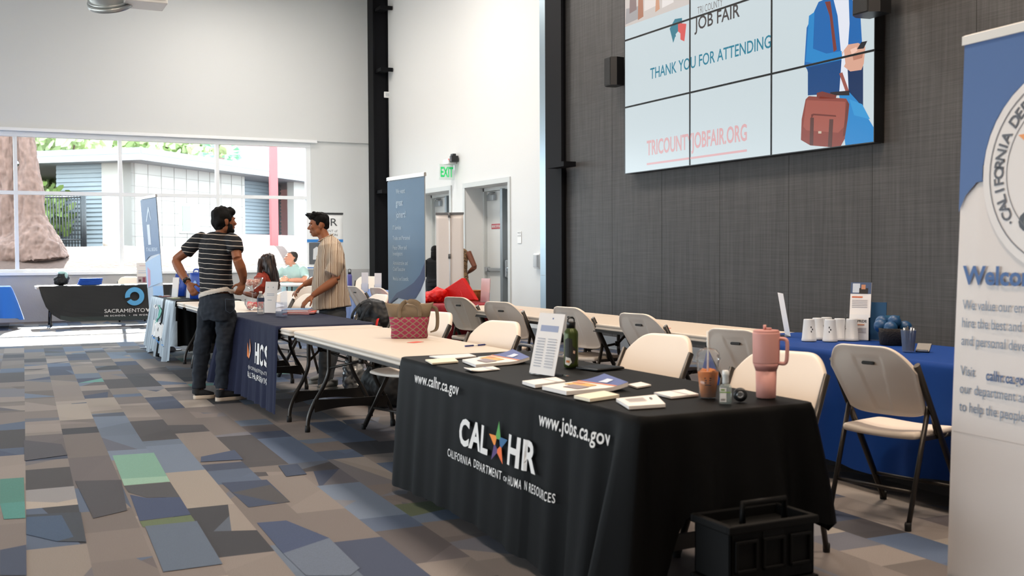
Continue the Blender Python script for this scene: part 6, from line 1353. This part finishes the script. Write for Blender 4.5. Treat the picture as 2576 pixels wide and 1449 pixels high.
for q in (-1, 1):
    b = bmesh.new(); tube(b, bez([(-.06, q * .064, .14), (-.062, q * .056, .20), (-.03, q * .05, .247), (.03, q * .055, .25), (.07, q * .058, .22), (.075, q * .064, .15)], 6), [(.015, .003)] * 31, 8, wide=(1, 0, .2)); obj('handle', b, tan, t)
b = bmesh.new(); tube(b, bez([(.14, 0, .215), (.185, -.01, .20), (.195, -.01, .12), (.185, -.01, .06), (.145, -.01, .04)], 6), [(.014, .004)] * 25, 8, wide=(1, -.5, .2)); obj('side_strap', b, tan, t)
a_, c_ = at(1170, 873, .7445), at(1222, 869, .7445); t = thing('pen', 'blue and clear ballpoint pen on the bare table', 'pen', a_); d_ = (c_ - a_)
for nm, u0, u1, r_, m_ in (('barrel', .38, .62, .0042, mat('clear cap', '#dfe2e0')), ('grip', .0, .40, .0052, mat('pen navy', '#1c2a6a', .4)), ('cap', .60, .96, .0055, mat('pen navy', '#1c2a6a')), ('tip', .96, 1.02, .002, chrome)):
    b = bmesh.new(); tube(b, [d_ * u0 + Vector((0, 0, .0055)), d_ * u1 + Vector((0, 0, .0055))], r_, 10); obj(nm, b, m_, t)
for x, y, z, l in ((1045, 861, .743, 'small red sticker on the bare table in front of the tote bag'), (1303, 780, .743, 'small red sticker on the back row table right of the red bags'), (1672, 826, .743, 'tiny red sticker on the back row table behind a chair')):
    p = at(x, y, z); b = bmesh.new(); box(b, (-.05, -.03, 0), (.05, .03, .0012)); o = obj('sticker', b, mat('sticker red', '#e0523f', .6), loc=(p.x, p.y, z), rotz=.5); tag(o, l, 'sticker')
# navy cloth table: bottle, stands, folders
def pet(lab, x, y, z):
    t = local(lab, 'water_bottle', 'bottle', x, y, z); b = bmesh.new(); pr = [(.028, 0), (.032, .005)]
    for k in range(10): pr += [(.0325, .02 + k * .010), (.030, .025 + k * .010)]
    pr += [(.033, .125), (.033, .155), (.028, .172), (.014, .19), (.013, .205)]; lathe(b, pr, 24); obj('bottle_body', b, glassy('clear bottle', (.93, .96, .98), .2, .04, ('#eef3f6', .25)), t)
    b = bmesh.new(); lathe(b, [(.0338, .122), (.0338, .158)], 24, cap=False); obj('label', b, mat('label navy', '#38496a', .5), t); b = bmesh.new(); lathe(b, [(.015, .203), (.015, .218), (.0, .219)], 18, cap=False); obj('cap', b, white, t); return t
pet('clear ribbed water bottle with a dark blue label on the navy cloth', 2.30, 10.10, .757)
sign_holder('white slanted card stand with rounded top behind the water bottle', 2.42, 10.28, .757, -60, .17, .30, 8, [('#a9b0b6', R4_(.2, .80, .26, .84)), ('#a9b0b6', R4_(.62, .80, .68, .84)), ('#a2a8ae', R4_(.28, .40, .62, .42)), ('#b9bec4', R4_(.2, .55, .8, .57)), ('#b9bec4', R4_(.2, .60, .8, .62))])
t = local('clear empty acrylic leaflet holder with tall back on the navy cloth', 'leaflet_holder', 'leaflet holder', 2.40, 9.70, .757, -75)
for nm, bx in (('back_panel', ((-.06, .02, 0), (.06, .023, .26))), ('front_panel', ((-.06, -.03, 0), (.06, -.027, .13))), ('side_panel', ((-.06, -.03, 0), (-.057, .02, .13))), ('side_panel', ((.057, -.03, 0), (.06, .02, .13))), ('base', ((-.06, -.03, 0), (.06, .023, .003)))): b = bmesh.new(); box(b, *bx); obj(nm, b, glassy('clear acrylic bluish', (.93, .95, .99), .10, .03, ('#cfd8e6', .05)) if 'clear acrylic bluish' not in MATS else MATS['clear acrylic bluish'], t)
def folder(lab, x, y, z, deg, w, d, h, m, sheets=True):
    t = local(lab, 'folder', 'folder', x, y, z, deg); b = bmesh.new(); box(b, (-w / 2, -d / 2, 0), (w / 2, d / 2, .0015)); box(b, (-w / 2, -d / 2, h - .0015), (w / 2, d / 2, h)); box(b, (-w / 2, d / 2 - .002, 0), (w / 2, d / 2, h)); obj('cover', b, m, t)
    b = bmesh.new(); box(b, (-w / 2 + .005, -d / 2 + .004, .0016), (w / 2 - .008, d / 2 - .004, h - .0018)); obj('pages', b, paperw, t); return t
fx, fy = 2.66, 10.05
folder('red folder at the bottom of the pile under the beige-shirted man\'s hand', fx, fy, .757, 62, .32, .25, .010, mat('folder red', '#c92a2c', .5)); folder('orange-red folder in the middle of the pile', fx + .02, fy - .02, .768, 70, .32, .25, .012, mat('folder orange red', '#cf4a2c', .5)); folder('blue ring binder on top of the red folders', fx - .01, fy + .04, .781, 66, .33, .25, .020, mat('binder blue', '#2f6ea0', .5))
# white table behind the man: candy
def bowl(lab, name, x, y, z, prof, n, r_fill, zf, cols, seed):
    t = local(lab, name, 'candy dish', x, y, z); b = bmesh.new(); lathe(b, prof, 28, cap=False); obj('glass_bowl', b, clear, t); rnd = random.Random(seed)
    b = bmesh.new()
    for k in range(n): a = rnd.uniform(0, 6.28); r_ = r_fill * math.sqrt(rnd.random()); n0 = set(b.faces); ell(b, (r_ * math.cos(a), r_ * math.sin(a), zf + rnd.uniform(-.02, .03)), (.016, .012, .010), Euler((rnd.random() * 3, rnd.random() * 3, 0)).to_matrix(), u=8, v=6, mi=rnd.randrange(len(cols)))
    o = obj('candies', b, [mat('candy ' + c, c, .3) for c in cols], t); o['kind'] = 'stuff'; return t
bowl('clear bowl of red and pink wrapped candies on the white table', 'candy_bowl', 2.50, 11.20, .743, [(.06, 0), (.085, .01), (.115, .06), (.12, .115)], 70, .09, .05, ['#d32338', '#e04a5c', '#e9bcae'], 3)
bowl('tall stemmed glass filled with pale pink candies', 'candy_glass', 2.52, 11.45, .743, [(.06, 0), (.06, .005), (.006, .012), (.006, .20), (.03, .215), (.10, .27), (.115, .33)], 45, .075, .275, ['#d9a598', '#e6c3b5', '#c98678'], 5)
stack('leaflet_stack', 'white sheets lying on the white table by the candy bowl', 'papers', [(652, 772), (690, 762), (716, 770), (668, 782)], .006, paperw, z=.743)
# booth with the blue bags
bagb = mat('royal blue tote', '#143f9c', .5, bump=.25, bscale=20)
def tote(lab, x, y, z, deg, w, h, d, m=None, band=None):
    t = local(lab, 'gift_bag', 'bag', x, y, z, deg); b = bmesh.new(); ring_loft(b, [ring_at(w / 2, d / 2, 0), ring_at(w / 2, d / 2, h * .5), ring_at(w / 2 * 1.02, d / 2 * .9, h * .85), ring_at(w / 2 * 1.03, d / 2 * .7, h)], cap=True); obj('bag_body', b, m or bagb, t)
    for q in (-1, 1): b = bmesh.new(); tube(b, bez([(-w * .2, q * d * .34, h * .98), (-w * .15, q * d * .3, h * 1.12), (w * .15, q * d * .3, h * 1.12), (w * .2, q * d * .34, h * .98)], 5), [(.012, .002)] * 16, 6); obj('handle', b, m or bagb, t)
    b = bmesh.new(); put(b, flat([(.03 * math.cos(a), h * .62 + .03 * math.sin(a)) for a in [2 * PI * k / 16 for k in range(16)]]), lambda x, z: (x, -d / 2 - .003, z)); obj('bag_print', b, mat('pale blue print', '#8fb2e0'), t); return t
tote('upright royal blue gift bag at the far end of the sunlit black cloth', 2.38, 15.15, .757, -60, .22, .30, .12); tote('second royal blue gift bag right behind the first one', 2.56, 14.95, .757, -60, .22, .28, .12); tote('large plain blue bag nearest the striped shirt man\'s elbow', 2.42, 14.05, .757, -60, .30, .33, .13)
def leaflets(lab, x, y, z, deg, w=.10, h=.23, sheet=paperw, tilt=8, group=None, top=None, prints=None):
    t = local(lab, 'leaflet_holder', 'leaflet holder', x, y, z, deg, group); s = slant(t, w, h, tilt, sheet, 'leaflets', .012, .0)
    b = bmesh.new(); box(b, (-w / 2 - .004, -.022, 0), (w / 2 + .004, -.020, h * .45)); box(b, (-w / 2 - .004, -.022, 0), (w / 2 + .004, .035, .003)); box(b, (-w / 2 - .004, -.022, 0), (-w / 2 - .002, .03, h * .4)); box(b, (w / 2 + .002, -.022, 0), (w / 2 + .004, .03, h * .4)); obj('acrylic_pocket', b, acr, t)
    M = Matrix.Translation((0, 0, .004)) @ Matrix.Rotation(-math.radians(tilt), 4, 'X')
    for i, (hh, poly) in enumerate(prints or []): b = bmesh.new(); put(b, flat([(q[0] * w - w / 2, q[1] * h) for q in poly]), lambda q, r: M @ Vector((q, -.0008 - .0003 * i, r))); obj('print', b, mat('ink ' + hh, hh, .6), s)
    return t
leaflets('thin white leaflet holder in front of the first blue bag', 2.22, 14.78, .757, -50, .10, .26); leaflets('white leaflet holder edge between the blue bags', 2.33, 14.32, .757, -40, .08, .26)
for k, (x, y, c, l) in enumerate(((2.16, 15.3, '#b9a9a4', 'folded beige pamphlet at the far end of the sunlit black cloth'), (2.14, 15.0, '#8d4a4a', 'dark red pamphlet on the sunlit black cloth'), (2.18, 14.6, '#cfc9c2', 'pale pamphlet on the sunlit black cloth between the leaflet holders'), (2.17, 14.3, '#9aa27c', 'olive and white pamphlet at the near end of the sunlit black cloth'))):
    b = bmesh.new(); box(b, (-.07, -.05, 0), (.07, .05, .006)); o = obj('pamphlet', b, mat('ink ' + c, c), loc=(x, y, .757), rotz=.4 * k); tag(o, l, 'pamphlet')
# table under the window
ZS_ = .757
t = local('knotted black and white bag with a teal tuft on the table under the window', 'drawstring_bag', 'bag', 1.22, 21.72, ZS_)
def bg(bm): ell(bm, (0, 0, .09), (.13, .09, .10)); ell(bm, (.03, 0, .17), (.09, .07, .08)); ell(bm, (.07, .02, .12), (.08, .07, .1))
b_ = blob('bag_body', lambda bm: bg(bm), .012, mat('black nylon', '#17191c', .6), t, 2, world=False, post=wrinkle(.02, 18, 2))
b = bmesh.new(); ell(b, (.02, -.03, .235), (.07, .05, .035)); ell(b, (.09, -.02, .18), (.03, .05, .07)); obj('tissue', b, mat('teal tissue', '#bfe6e2', .8), t)
for k in range(4):
    b = bmesh.new(); rg = [[Vector((.22 * math.cos(a) * (1.0 if abs(math.cos(a)) < .8 else .98), .13 * math.sin(a), z)) for a in [2 * PI * i / 24 for i in range(24)]] for z in (0, .008, .022, .03)]; ring_loft(b, rg); o = obj('folded_shirt', b, mat('bright blue jersey', '#2255b8', .85, bump=.4, bscale=40), loc=(1.72 + .01 * k, 21.72, ZS_ + .031 * k), rotz=.1 * k); tag(o, 'folded bright blue shirt, %s in the pile under the window' % ('bottom', 'second from the bottom', 'third from the bottom', 'topmost')[k], 'shirt', 'folded blue shirts')
sign_holder('white flyer stand with a small group photo at its foot under the window', 2.72, 21.85, ZS_, 0, .26, .40, 6, [('#b9a6a6', R4_(.06, .04, .94, .34)), ('#8f4a5a', R4_(.40, .06, .60, .30)), ('#5a4a48', R4_(.12, .08, .3, .2)), ('#c5ccd8', R4_(.1, .5, .8, .54)), ('#c5ccd8', R4_(.1, .6, .9, .63)), ('#d8b9bd', R4_(.2, .85, .8, .88))])
t = local('small dark bottle at the right end of the table under the window', 'small_bottle', 'bottle', 3.02, 21.7, ZS_); b = bmesh.new(); lathe(b, [(.03, 0), (.03, .12), (.012, .15), (.012, .17)], 16); obj('bottle_body', b, mat('blue bottle', '#2e6aa8', .4), t); b = bmesh.new(); lathe(b, [(.014, .17), (.014, .19)], 12); obj('cap', b, mat('black plastic', '#17181a'), t)
# royal blue table
ZB = .757
sign_holder('white slanted sign holder seen almost edge-on at the left end of the royal blue cloth', 4.86, 5.70, ZB, 60, .20, .29, 10, clear_=False)
frost = mat('frosted cup plastic', '#c3c7cc', .35, spec=.5)
cup0 = None
for i, (px, py, l) in enumerate(((2035, 857, 'nearest left of the upturned frosted cups'), (2057, 853, 'frosted cup half hidden behind the leftmost one'), (2079, 851, 'small-looking frosted cup at the back of the cup group'), (2088, 858, 'frosted cup with a dark printed mark turned to us'), (2112, 855, 'rightmost frosted cup of the front group'), (2142, 856, 'frosted cup mostly hidden by the tall leaflet'))):
    p = at(px, py, ZB)
    if cup0 is None:
        cup0 = thing('plastic_cup', l + ', on the royal blue cloth', 'cup', (p.x, p.y, ZB), 0, 'upturned frosted cups'); b = bmesh.new(); lathe(b, [(.047, 0), (.047, .012), (.0445, .014), (.034, .134), (.032, .138), (0, .138)], 28, cap=False); obj('cup_wall', b, frost, cup0)
        b = bmesh.new(); av = math.atan2(-p.y, -p.x) + .5
        for k in range(3): put(b, flat(R4_(-.010 + .009 * (k % 2), .055 + k * .014, -.002 + .009 * (k % 2), .066 + k * .014)), lambda x, z: Vector(((.0455 - z * .083) * math.cos(av + x / .04), (.0455 - z * .083) * math.sin(av + x / .04), z)))
        obj('cup_print', b, mat('ink #2f3336', '#2f3336'), cup0)
    else: dup(cup0, (p.x, p.y, ZB), (-.5 if i == 3 else .9 * i), l + ', on the royal blue cloth')
p = at(2160, 856, ZB); leaflets('tall leaflet with a phone caller photo in a clear pocket on the royal blue cloth', p.x, p.y, ZB, -58, .13, .37, paperw, 9, prints=[('#4a5a78', R4_(0, .80, 1, 1)), ('#cfd6de', R4_(.1, .82, .45, .98)), ('#2a2420', R4_(.42, .80, .85, .90)), ('#c98a66', R4_(.52, .88, .72, .96)), ('#d0673a', R4_(.08, .73, .6, .755))] + [('#9a9296', R4_(.1, .56 + .03 * k, .85, .57 + .03 * k)) for k in range(5)] + [('#c98a66', R4_(.4, .25, .75, .27))] + [('#9a9296', R4_(.4, .12 + .025 * k, .85, .13 + .025 * k)) for k in range(4)])
_lh = COL.objects[-1]; s_ = [o for o in COL.objects if o.name.startswith('leaflets')][-1]; M = Matrix.Translation((0, 0, .004)) @ Matrix.Rotation(-math.radians(9), 4, 'X'); b = bmesh.new(); text(b, 'PRIDE', -.012, .112, .045, .128, lambda x, z: M @ Vector((x, -.002, z)), 0, .02); obj('lettering', b, mat('ink #2f3336', '#2f3336'), s_)
leaflets('dark blue leaflets standing behind the tall phone caller leaflet', p.x + .10, p.y - .06, ZB, -58, .10, .24, mat('ink #15496f', '#15496f'), 6); leaflets('short dark teal leaflets right of the tall leaflet', p.x + .12, p.y - .16, ZB, -58, .09, .16, mat('ink #1b5a78', '#1b5a78'), 6)
p = at(2240, 866, ZB); t = local('dark woven basket of blue stress balls on the royal blue cloth', 'basket', 'basket', p.x + .04, p.y + .02, ZB, 50); b = bmesh.new(); ring_loft(b, [ring_at(.10, .075, 0), ring_at(.112, .085, .07), ring_at(.12, .09, .10), ring_at(.112, .083, .10), ring_at(.10, .075, .01)]); obj('basket_wall', b, mat('dark woven', '#2a2522', .8, bump=1.0, bscale=90), t)
b = bmesh.new(); tube(b, [(.116, .0, .085), (.118, .0, .085)], .018, 12); obj('handle_hole', b, mat('black plastic', '#17181a'), t)
c = t.location.copy()
for k, (dx, dy, dz) in enumerate(((.0, -.01, .135), (-.06, .04, .11), (.06, -.04, .10), (-.03, .06, .13), (.05, .03, .105), (-.05, -.03, .10))):
    b = bmesh.new(); ell(b, (0, 0, 0), (.042,) * 3, u=22, v=16); o = obj('stress_ball', b, mat('ball blue', '#14456f', .45), loc=(c.x + dx, c.y + dy, ZB + dz)); tag(o, 'blue stress ball %s the dark woven basket' % ('on top, highest in', 'at the left rear of', 'at the right front of', 'leaning at the back of', 'at the right rear of', 'low at the left front of')[k], 'ball', 'blue stress balls')
p = at(2285, 884, ZB); t = local('clear cup full of pens at the right of the royal blue cloth', 'pen_cup', 'cup', p.x, p.y, ZB); b = bmesh.new(); lathe(b, [(.032, 0), (.042, .12), (.044, .122), (.041, .12), (.031, .004)], 28, cap=False); obj('cup_wall', b, glassy('smoky cup', (.8, .84, .9), .2, .1, ('#9aa3b2', .35)), t)
rnd = random.Random(9)
for k in range(9):
    a = rnd.uniform(0, 6.28); b = bmesh.new(); x0, y0 = .018 * math.cos(a), .018 * math.sin(a); tube(b, [(x0, y0, .006), (x0 * 1.6, y0 * 1.6, .136 + rnd.uniform(-.004, .008))], .0045, 8); o = obj('pen', b, [chrome, mat('black plastic', '#17181a'), mat('pen grey', '#6d737d', .4)][k % 3], loc=(p.x, p.y, ZB)); tag(o, 'metallic pen standing in the clear pen cup', 'pen', 'pens in the clear cup')
p = at(2320, 885, ZB); t = local('black phone propped on a stand at the right of the royal blue cloth', 'phone', 'phone', p.x, p.y, ZB, -60); slant(t, .075, .07, 55, mat('black plastic', '#17181a'), 'body', .009); b = bmesh.new(); box(b, (-.03, .0, 0), (.03, .06, .012), .003); obj('stand', b, mat('steel grey', '#8b8d90'), t)
# dark red table
RG = 'red tote bags piled on the dark red cloth'; rb = mat('red non-woven', '#d91c17', .55, bump=.2, bscale=60)
t = local('crumpled red tote bag at the back end of the pile, under the others', 'tote_bag', 'bag', 4.68, 12.02, .757, 0, RG); t.scale = (.8, .8, .85)
blob('bag_body', lambda bm: (ell(bm, (0, 0, .05), (.15, .2, .07)), ell(bm, (-.03, .08, .08), (.12, .14, .06))), .012, rb, t, 2, world=False, post=wrinkle(.026, 12, 8))
t = local('crumpled red tote bag lying nearest us with straps over the table edge', 'tote_bag', 'bag', 4.66, 11.66, .757, 0, RG); t.scale = (.8, .8, .85)
blob('bag_body', lambda bm: (ell(bm, (0, .03, .06), (.16, .22, .085)), ell(bm, (.03, -.14, .10), (.14, .14, .10)), ell(bm, (-.13, .05, .03), (.08, .16, .07))), .012, rb, t, 2, world=False, post=wrinkle(.030, 11, 3))
b = bmesh.new()
for k in range(3): tube(b, bez([(-.14, -.10 + .10 * k, .08), (-.22, -.08 + .10 * k, .04), (-.245, -.06 + .1 * k, -.10), (-.225, -.12 + .11 * k, .03), (-.15, -.06 + .1 * k, .06)], 5), [(.012, .003)] * 21, 6)
obj('strap', b, rb, t)
t = local('red tote bag standing with a raised corner and pale print on the pile', 'tote_bag', 'bag', 4.86, 11.40, .79, 0, RG); t.scale = (.85, .85, .85); b = bmesh.new(); A = [(-.20, .28, .06), (.02, -.12, .30), (.16, -.26, .0), (-.02, .05, -.02)]
v1 = [b.verts.new(Vector(p)) for p in A]; v2 = [b.verts.new(Vector(p) + Vector((.08, .06, -.01))) for p in A]
for i in range(4): b.faces.new((v1[i], v1[(i + 1) % 4], v2[(i + 1) % 4], v2[i]))
b.faces.new(v1[::-1]); b.faces.new(v2); obj('bag_body', b, rb, t, mods=[('BEVEL', dict(width=.012, segments=2))])
b = bmesh.new(); n_ = Vector((-.8, -.6, 0)).normalized(); text(b, 'STARS', .0, .0, .10, .03, lambda x, z: Vector((.035, -.08, .10)) + n_ * .02 + Vector((.0, -.4, -.55)).normalized() * x * .9 + Vector((-.2, .3, .8)).normalized() * z); obj('bag_lettering', b, mat('pink print', '#f3b0a8'), t)
p = at(1196, 755, .757); t = local('small honey-brown wicker basket right of the red bags', 'wicker_basket', 'basket', p.x - .1, p.y - .2, .757); b = bmesh.new(); lathe(b, [(.07, 0), (.085, .05), (.095, .12), (.085, .12), (.07, .01)], 24, cap=False); obj('basket_wall', b, mat('wicker', '#9a5f2e', .8, bump=1.0, bscale=70, var=.3, vscale=60), t); b = bmesh.new(); tube(b, [(.092 * math.cos(a), .092 * math.sin(a), .12) for a in [2 * PI * k / 20 for k in range(20)]], .009, 8, closed=True); obj('rim', b, mat('wicker', '#9a5f2e'), t)
p = at(1220, 757, .757); leaflets('clear stand with a pale pink sheet right of the wicker basket', p.x - .12, p.y - .25, .757, -65, .13, .27, mat('pale pink sheet', '#e6cfd4', .6), 5)
leaflets('pink sheet stand showing between the blue banner and the red bags', 4.75, 12.9, .757, -60, .14, .26, mat('pink sheet', '#dfa9ad', .6), 5)
t = local('black mesh pen pot beside the heap of red bags', 'pen_pot', 'pot', 4.66, 12.35, .757); b = bmesh.new(); lathe(b, [(.04, 0), (.04, .11), (.036, .11), (.036, .01)], 20, cap=False); obj('pot_wall', b, mat('black mesh', '#1a1b1d', .6), t)
for k in range(5): b = bmesh.new(); tube(b, [(.01 * (k - 2), .008 * (k % 3 - 1), .01), (.016 * (k - 2), .014 * (k % 3 - 1), .16)], .004, 6); obj('pen', b, mat('black plastic', '#17181a'), t)
# far blue table
for x, y, l in ((5.05, 15.35, 'white upright leaflet holder standing alone on the far blue cloth'), (5.05, 14.75, 'white upright leaflet holder beside the lilac printed sheets')): leaflets(l, x, y, .757, -25, .10, .28, paperw, 2)
t = local('tiered clear rack of lilac printed sheets on the far blue cloth', 'leaflet_rack', 'leaflet rack', 5.25, 14.55, .757, -48); lil = mat('lilac paper', '#cdbfc6', .7)
for k in range(3):
    M = Matrix.Translation((.03 * k, .07 * k, .05 + .0 * k)) @ Matrix.Rotation(-.22, 4, 'X'); b = bmesh.new(); box(b, (-.11, 0, 0), (.11, .006, .30 - .05 * k)); b.transform(M); s_ = obj('sheet', b, lil, t); b = bmesh.new(); box(b, (-.095, -.002, .19 - .04 * k), (.095, -.0005, .225 - .04 * k)); b.transform(M); obj('print', b, mat('ink #77707a', '#77707a'), s_)
    b = bmesh.new(); box(b, (-.12, -.02, -.045), (.12, -.018, .07)); box(b, (-.12, -.02, -.045), (.12, .03, -.042)); b.transform(M); obj('tier', b, acr, t)
b = bmesh.new(); box(b, (-.11, -.01, .31), (-.07, .03, .33)); obj('clip', b, mat('black plastic', '#17181a'), t)
t = local('purple water bottle with a black loop lid on the far blue cloth', 'water_bottle', 'bottle', 5.05, 16.1, .757); b = bmesh.new(); lathe(b, [(.036, 0), (.038, .01), (.038, .22), (.025, .25)], 20); obj('bottle_body', b, mat('purple enamel', '#5d5a9a', .4), t); b = bmesh.new(); lathe(b, [(.027, .25), (.027, .28)], 16); tube(b, bez([(-.02, 0, .28), (-.018, 0, .32), (.018, 0, .32), (.02, 0, .28)], 4), .005, 6); obj('lid', b, mat('black plastic', '#17181a'), t)
# bags on and under the chairs
t = local('black backpack with a red strap on the chair behind the navy cloth', 'backpack', 'backpack', 3.28, 9.68, .50, 20); bn = mat('black nylon', '#17191c', .6)
def bp(bm): ell(bm, (0, 0, .19), (.13, .22, .21)); ell(bm, (-.04, .02, .28), (.10, .16, .12)); ell(bm, (-.10, -.02, .12), (.07, .17, .12)); ell(bm, (0, -.03, .05), (.14, .2, .06))
blob('pack_body', bp, .010, bn, t, 2, world=False, post=wrinkle(.014, 14, 5)); b = bmesh.new()
for q in (-.09, .06): tube(b, bez([(-.12, q, .36), (-.19, q + .03, .26), (-.18, q + .05, .14), (-.12, q + .04, .05)], 6), [(.022, .006)] * 19, 8, wide=(0, 1, 0))
obj('shoulder_strap', b, bn, t); b = bmesh.new(); tube(b, bez([(-.10, -.17, .22), (-.15, -.21, .15), (-.13, -.24, .05)], 6), [(.016, .004)] * 13, 8, wide=(0, 1, 0)); obj('red_strap', b, mat('strap red', '#d3211f', .6), t)
t = local('grey crinkled plastic bag standing on the floor behind the tables', 'plastic_bag', 'bag', 3.08, 9.72, 0, 0)
def pb(bm): tube(bm, [(0, 0, .02), (0, 0, .2), (.0, 0, .38), (.0, .02, .46)], [(.16, .10), (.17, .10), (.12, .06), (.05, .02)], 16, wide=(.3, 1, 0))
blob('bag_body', pb, .010, mat('grey film', '#8f9498', .25, spec=.7), t, 1, world=False, post=wrinkle(.030, 16, 3))
t = local('black duffel bag on the floor right of the crinkled plastic bag', 'duffel_bag', 'bag', 3.15, 8.95, 0, 0); blob('bag_body', lambda bm: tube(bm, [(0, -.3, .18), (0, -.26, .18), (0, .26, .18), (0, .3, .18)], [.1, .17, .17, .1], 20), .012, bn, t, 3, world=False, post=wrinkle(.012, 10, 2)); b = bmesh.new(); tube(b, bez([(-.1, -.12, .3), (-.05, -.08, .44), (-.05, .08, .44), (-.1, .12, .3)], 6), [(.018, .004)] * 19, 8); obj('handle', b, bn, t)
t = local('black suitcase with a grey top handle behind the bare table', 'suitcase', 'suitcase', 3.52, 6.98, 0, 10); b = bmesh.new(); box(b, (-.12, -.19, .04), (.12, .19, .56), .04, 4); obj('shell', b, bn, t); b = bmesh.new(); tube(b, bez([(0, -.085, .56), (0, -.085, .63), (0, -.06, .65), (0, .06, .65), (0, .085, .63), (0, .085, .56)], 5), [(.022, .012)] * 26, 10, wide=(1, 0, 0)); obj('handle', b, mat('handle grey', '#55595e', .4), t)
for x in (-.08, .08):
    for y in (-.14, .14): b = bmesh.new(); lathe(b, [(.02, -.012), (.02, .012)], 14); b.transform(Matrix.Translation((x, y, .02)) @ Matrix.Rotation(PI / 2, 4, 'X')); obj('wheel', b, rubber, t)
# black folding crates at the end of the black cloth
cm = mat('black crate plastic', '#050505', .6, spec=.15)
def crate(lab, x, y, z, w, d, h, deg=0, handle=False):
    t = local(lab, 'folding_crate', 'crate', x, y, z, deg); b = bmesh.new()
    for a, c in (((-w / 2, -d / 2, 0), (w / 2, d / 2, .01)), ((-w / 2, -d / 2, 0), (w / 2, -d / 2 + .012, h)), ((-w / 2, d / 2 - .012, 0), (w / 2, d / 2, h)), ((-w / 2, -d / 2, 0), (-w / 2 + .012, d / 2, h)), ((w / 2 - .012, -d / 2, 0), (w / 2, d / 2, h))): box(b, a, c, .004)
    obj('crate_wall', b, cm, t); b = bmesh.new(); box(b, (-w / 2 + .012, -d / 2 + .012, h - .045), (w / 2 - .012, d / 2 - .012, h - .035)); obj('folded_lid', b, cm, t); b = bmesh.new(); box(b, (-w / 2 - .012, -d / 2 - .012, h - .03), (w / 2 + .012, -d / 2 + .004, h), .006); box(b, (-w / 2 - .012, d / 2 - .004, h - .03), (w / 2 + .012, d / 2 + .012, h), .006); box(b, (-w / 2 - .012, -d / 2, h - .03), (-w / 2 + .004, d / 2, h), .006); box(b, (w / 2 - .004, -d / 2, h - .03), (w / 2 + .012, d / 2, h), .006); obj('rim', b, cm, t)
    b = bmesh.new()
    for k in (-1, 0, 1): c_ = k * w * .32; [box(b, *q, .003) for q in (((c_ - w * .13, -d / 2 - .010, h * .2), (c_ + w * .13, -d / 2, h * .2 + .012)), ((c_ - w * .13, -d / 2 - .010, h * .68), (c_ + w * .13, -d / 2, h * .68 + .012)), ((c_ - w * .13, -d / 2 - .010, h * .2), (c_ - w * .13 + .01, -d / 2, h * .7)), ((c_ + w * .13 - .01, -d / 2 - .010, h * .2), (c_ + w * .13, -d / 2, h * .7)))]
    obj('panel_ribs', b, cm, t); b = bmesh.new(); box(b, (-.045, -d / 2 - .002, h * .72), (.045, -d / 2 + .014, h * .86)); obj('hand_slot', b, mat('slot black', '#020202', .9), t)
    if handle: b = bmesh.new(); tube(b, [(-.09, -d / 2 + .05, h - .03), (-.09, -d / 2 + .05, h + .055), (.09, -d / 2 + .05, h + .055), (.09, -d / 2 + .05, h - .03)], [(.012, .012)] * 4, 8); obj('trolley_handle', b, cm, t)
    return t
crate('black folding crate on the floor at the near end of the black cloth', 2.37, 2.95, .0, .36, .20, .215); crate('black folding crate with trolley handle stacked on the lower crate', 2.37, 2.95, .216, .36, .20, .205, 0, True)
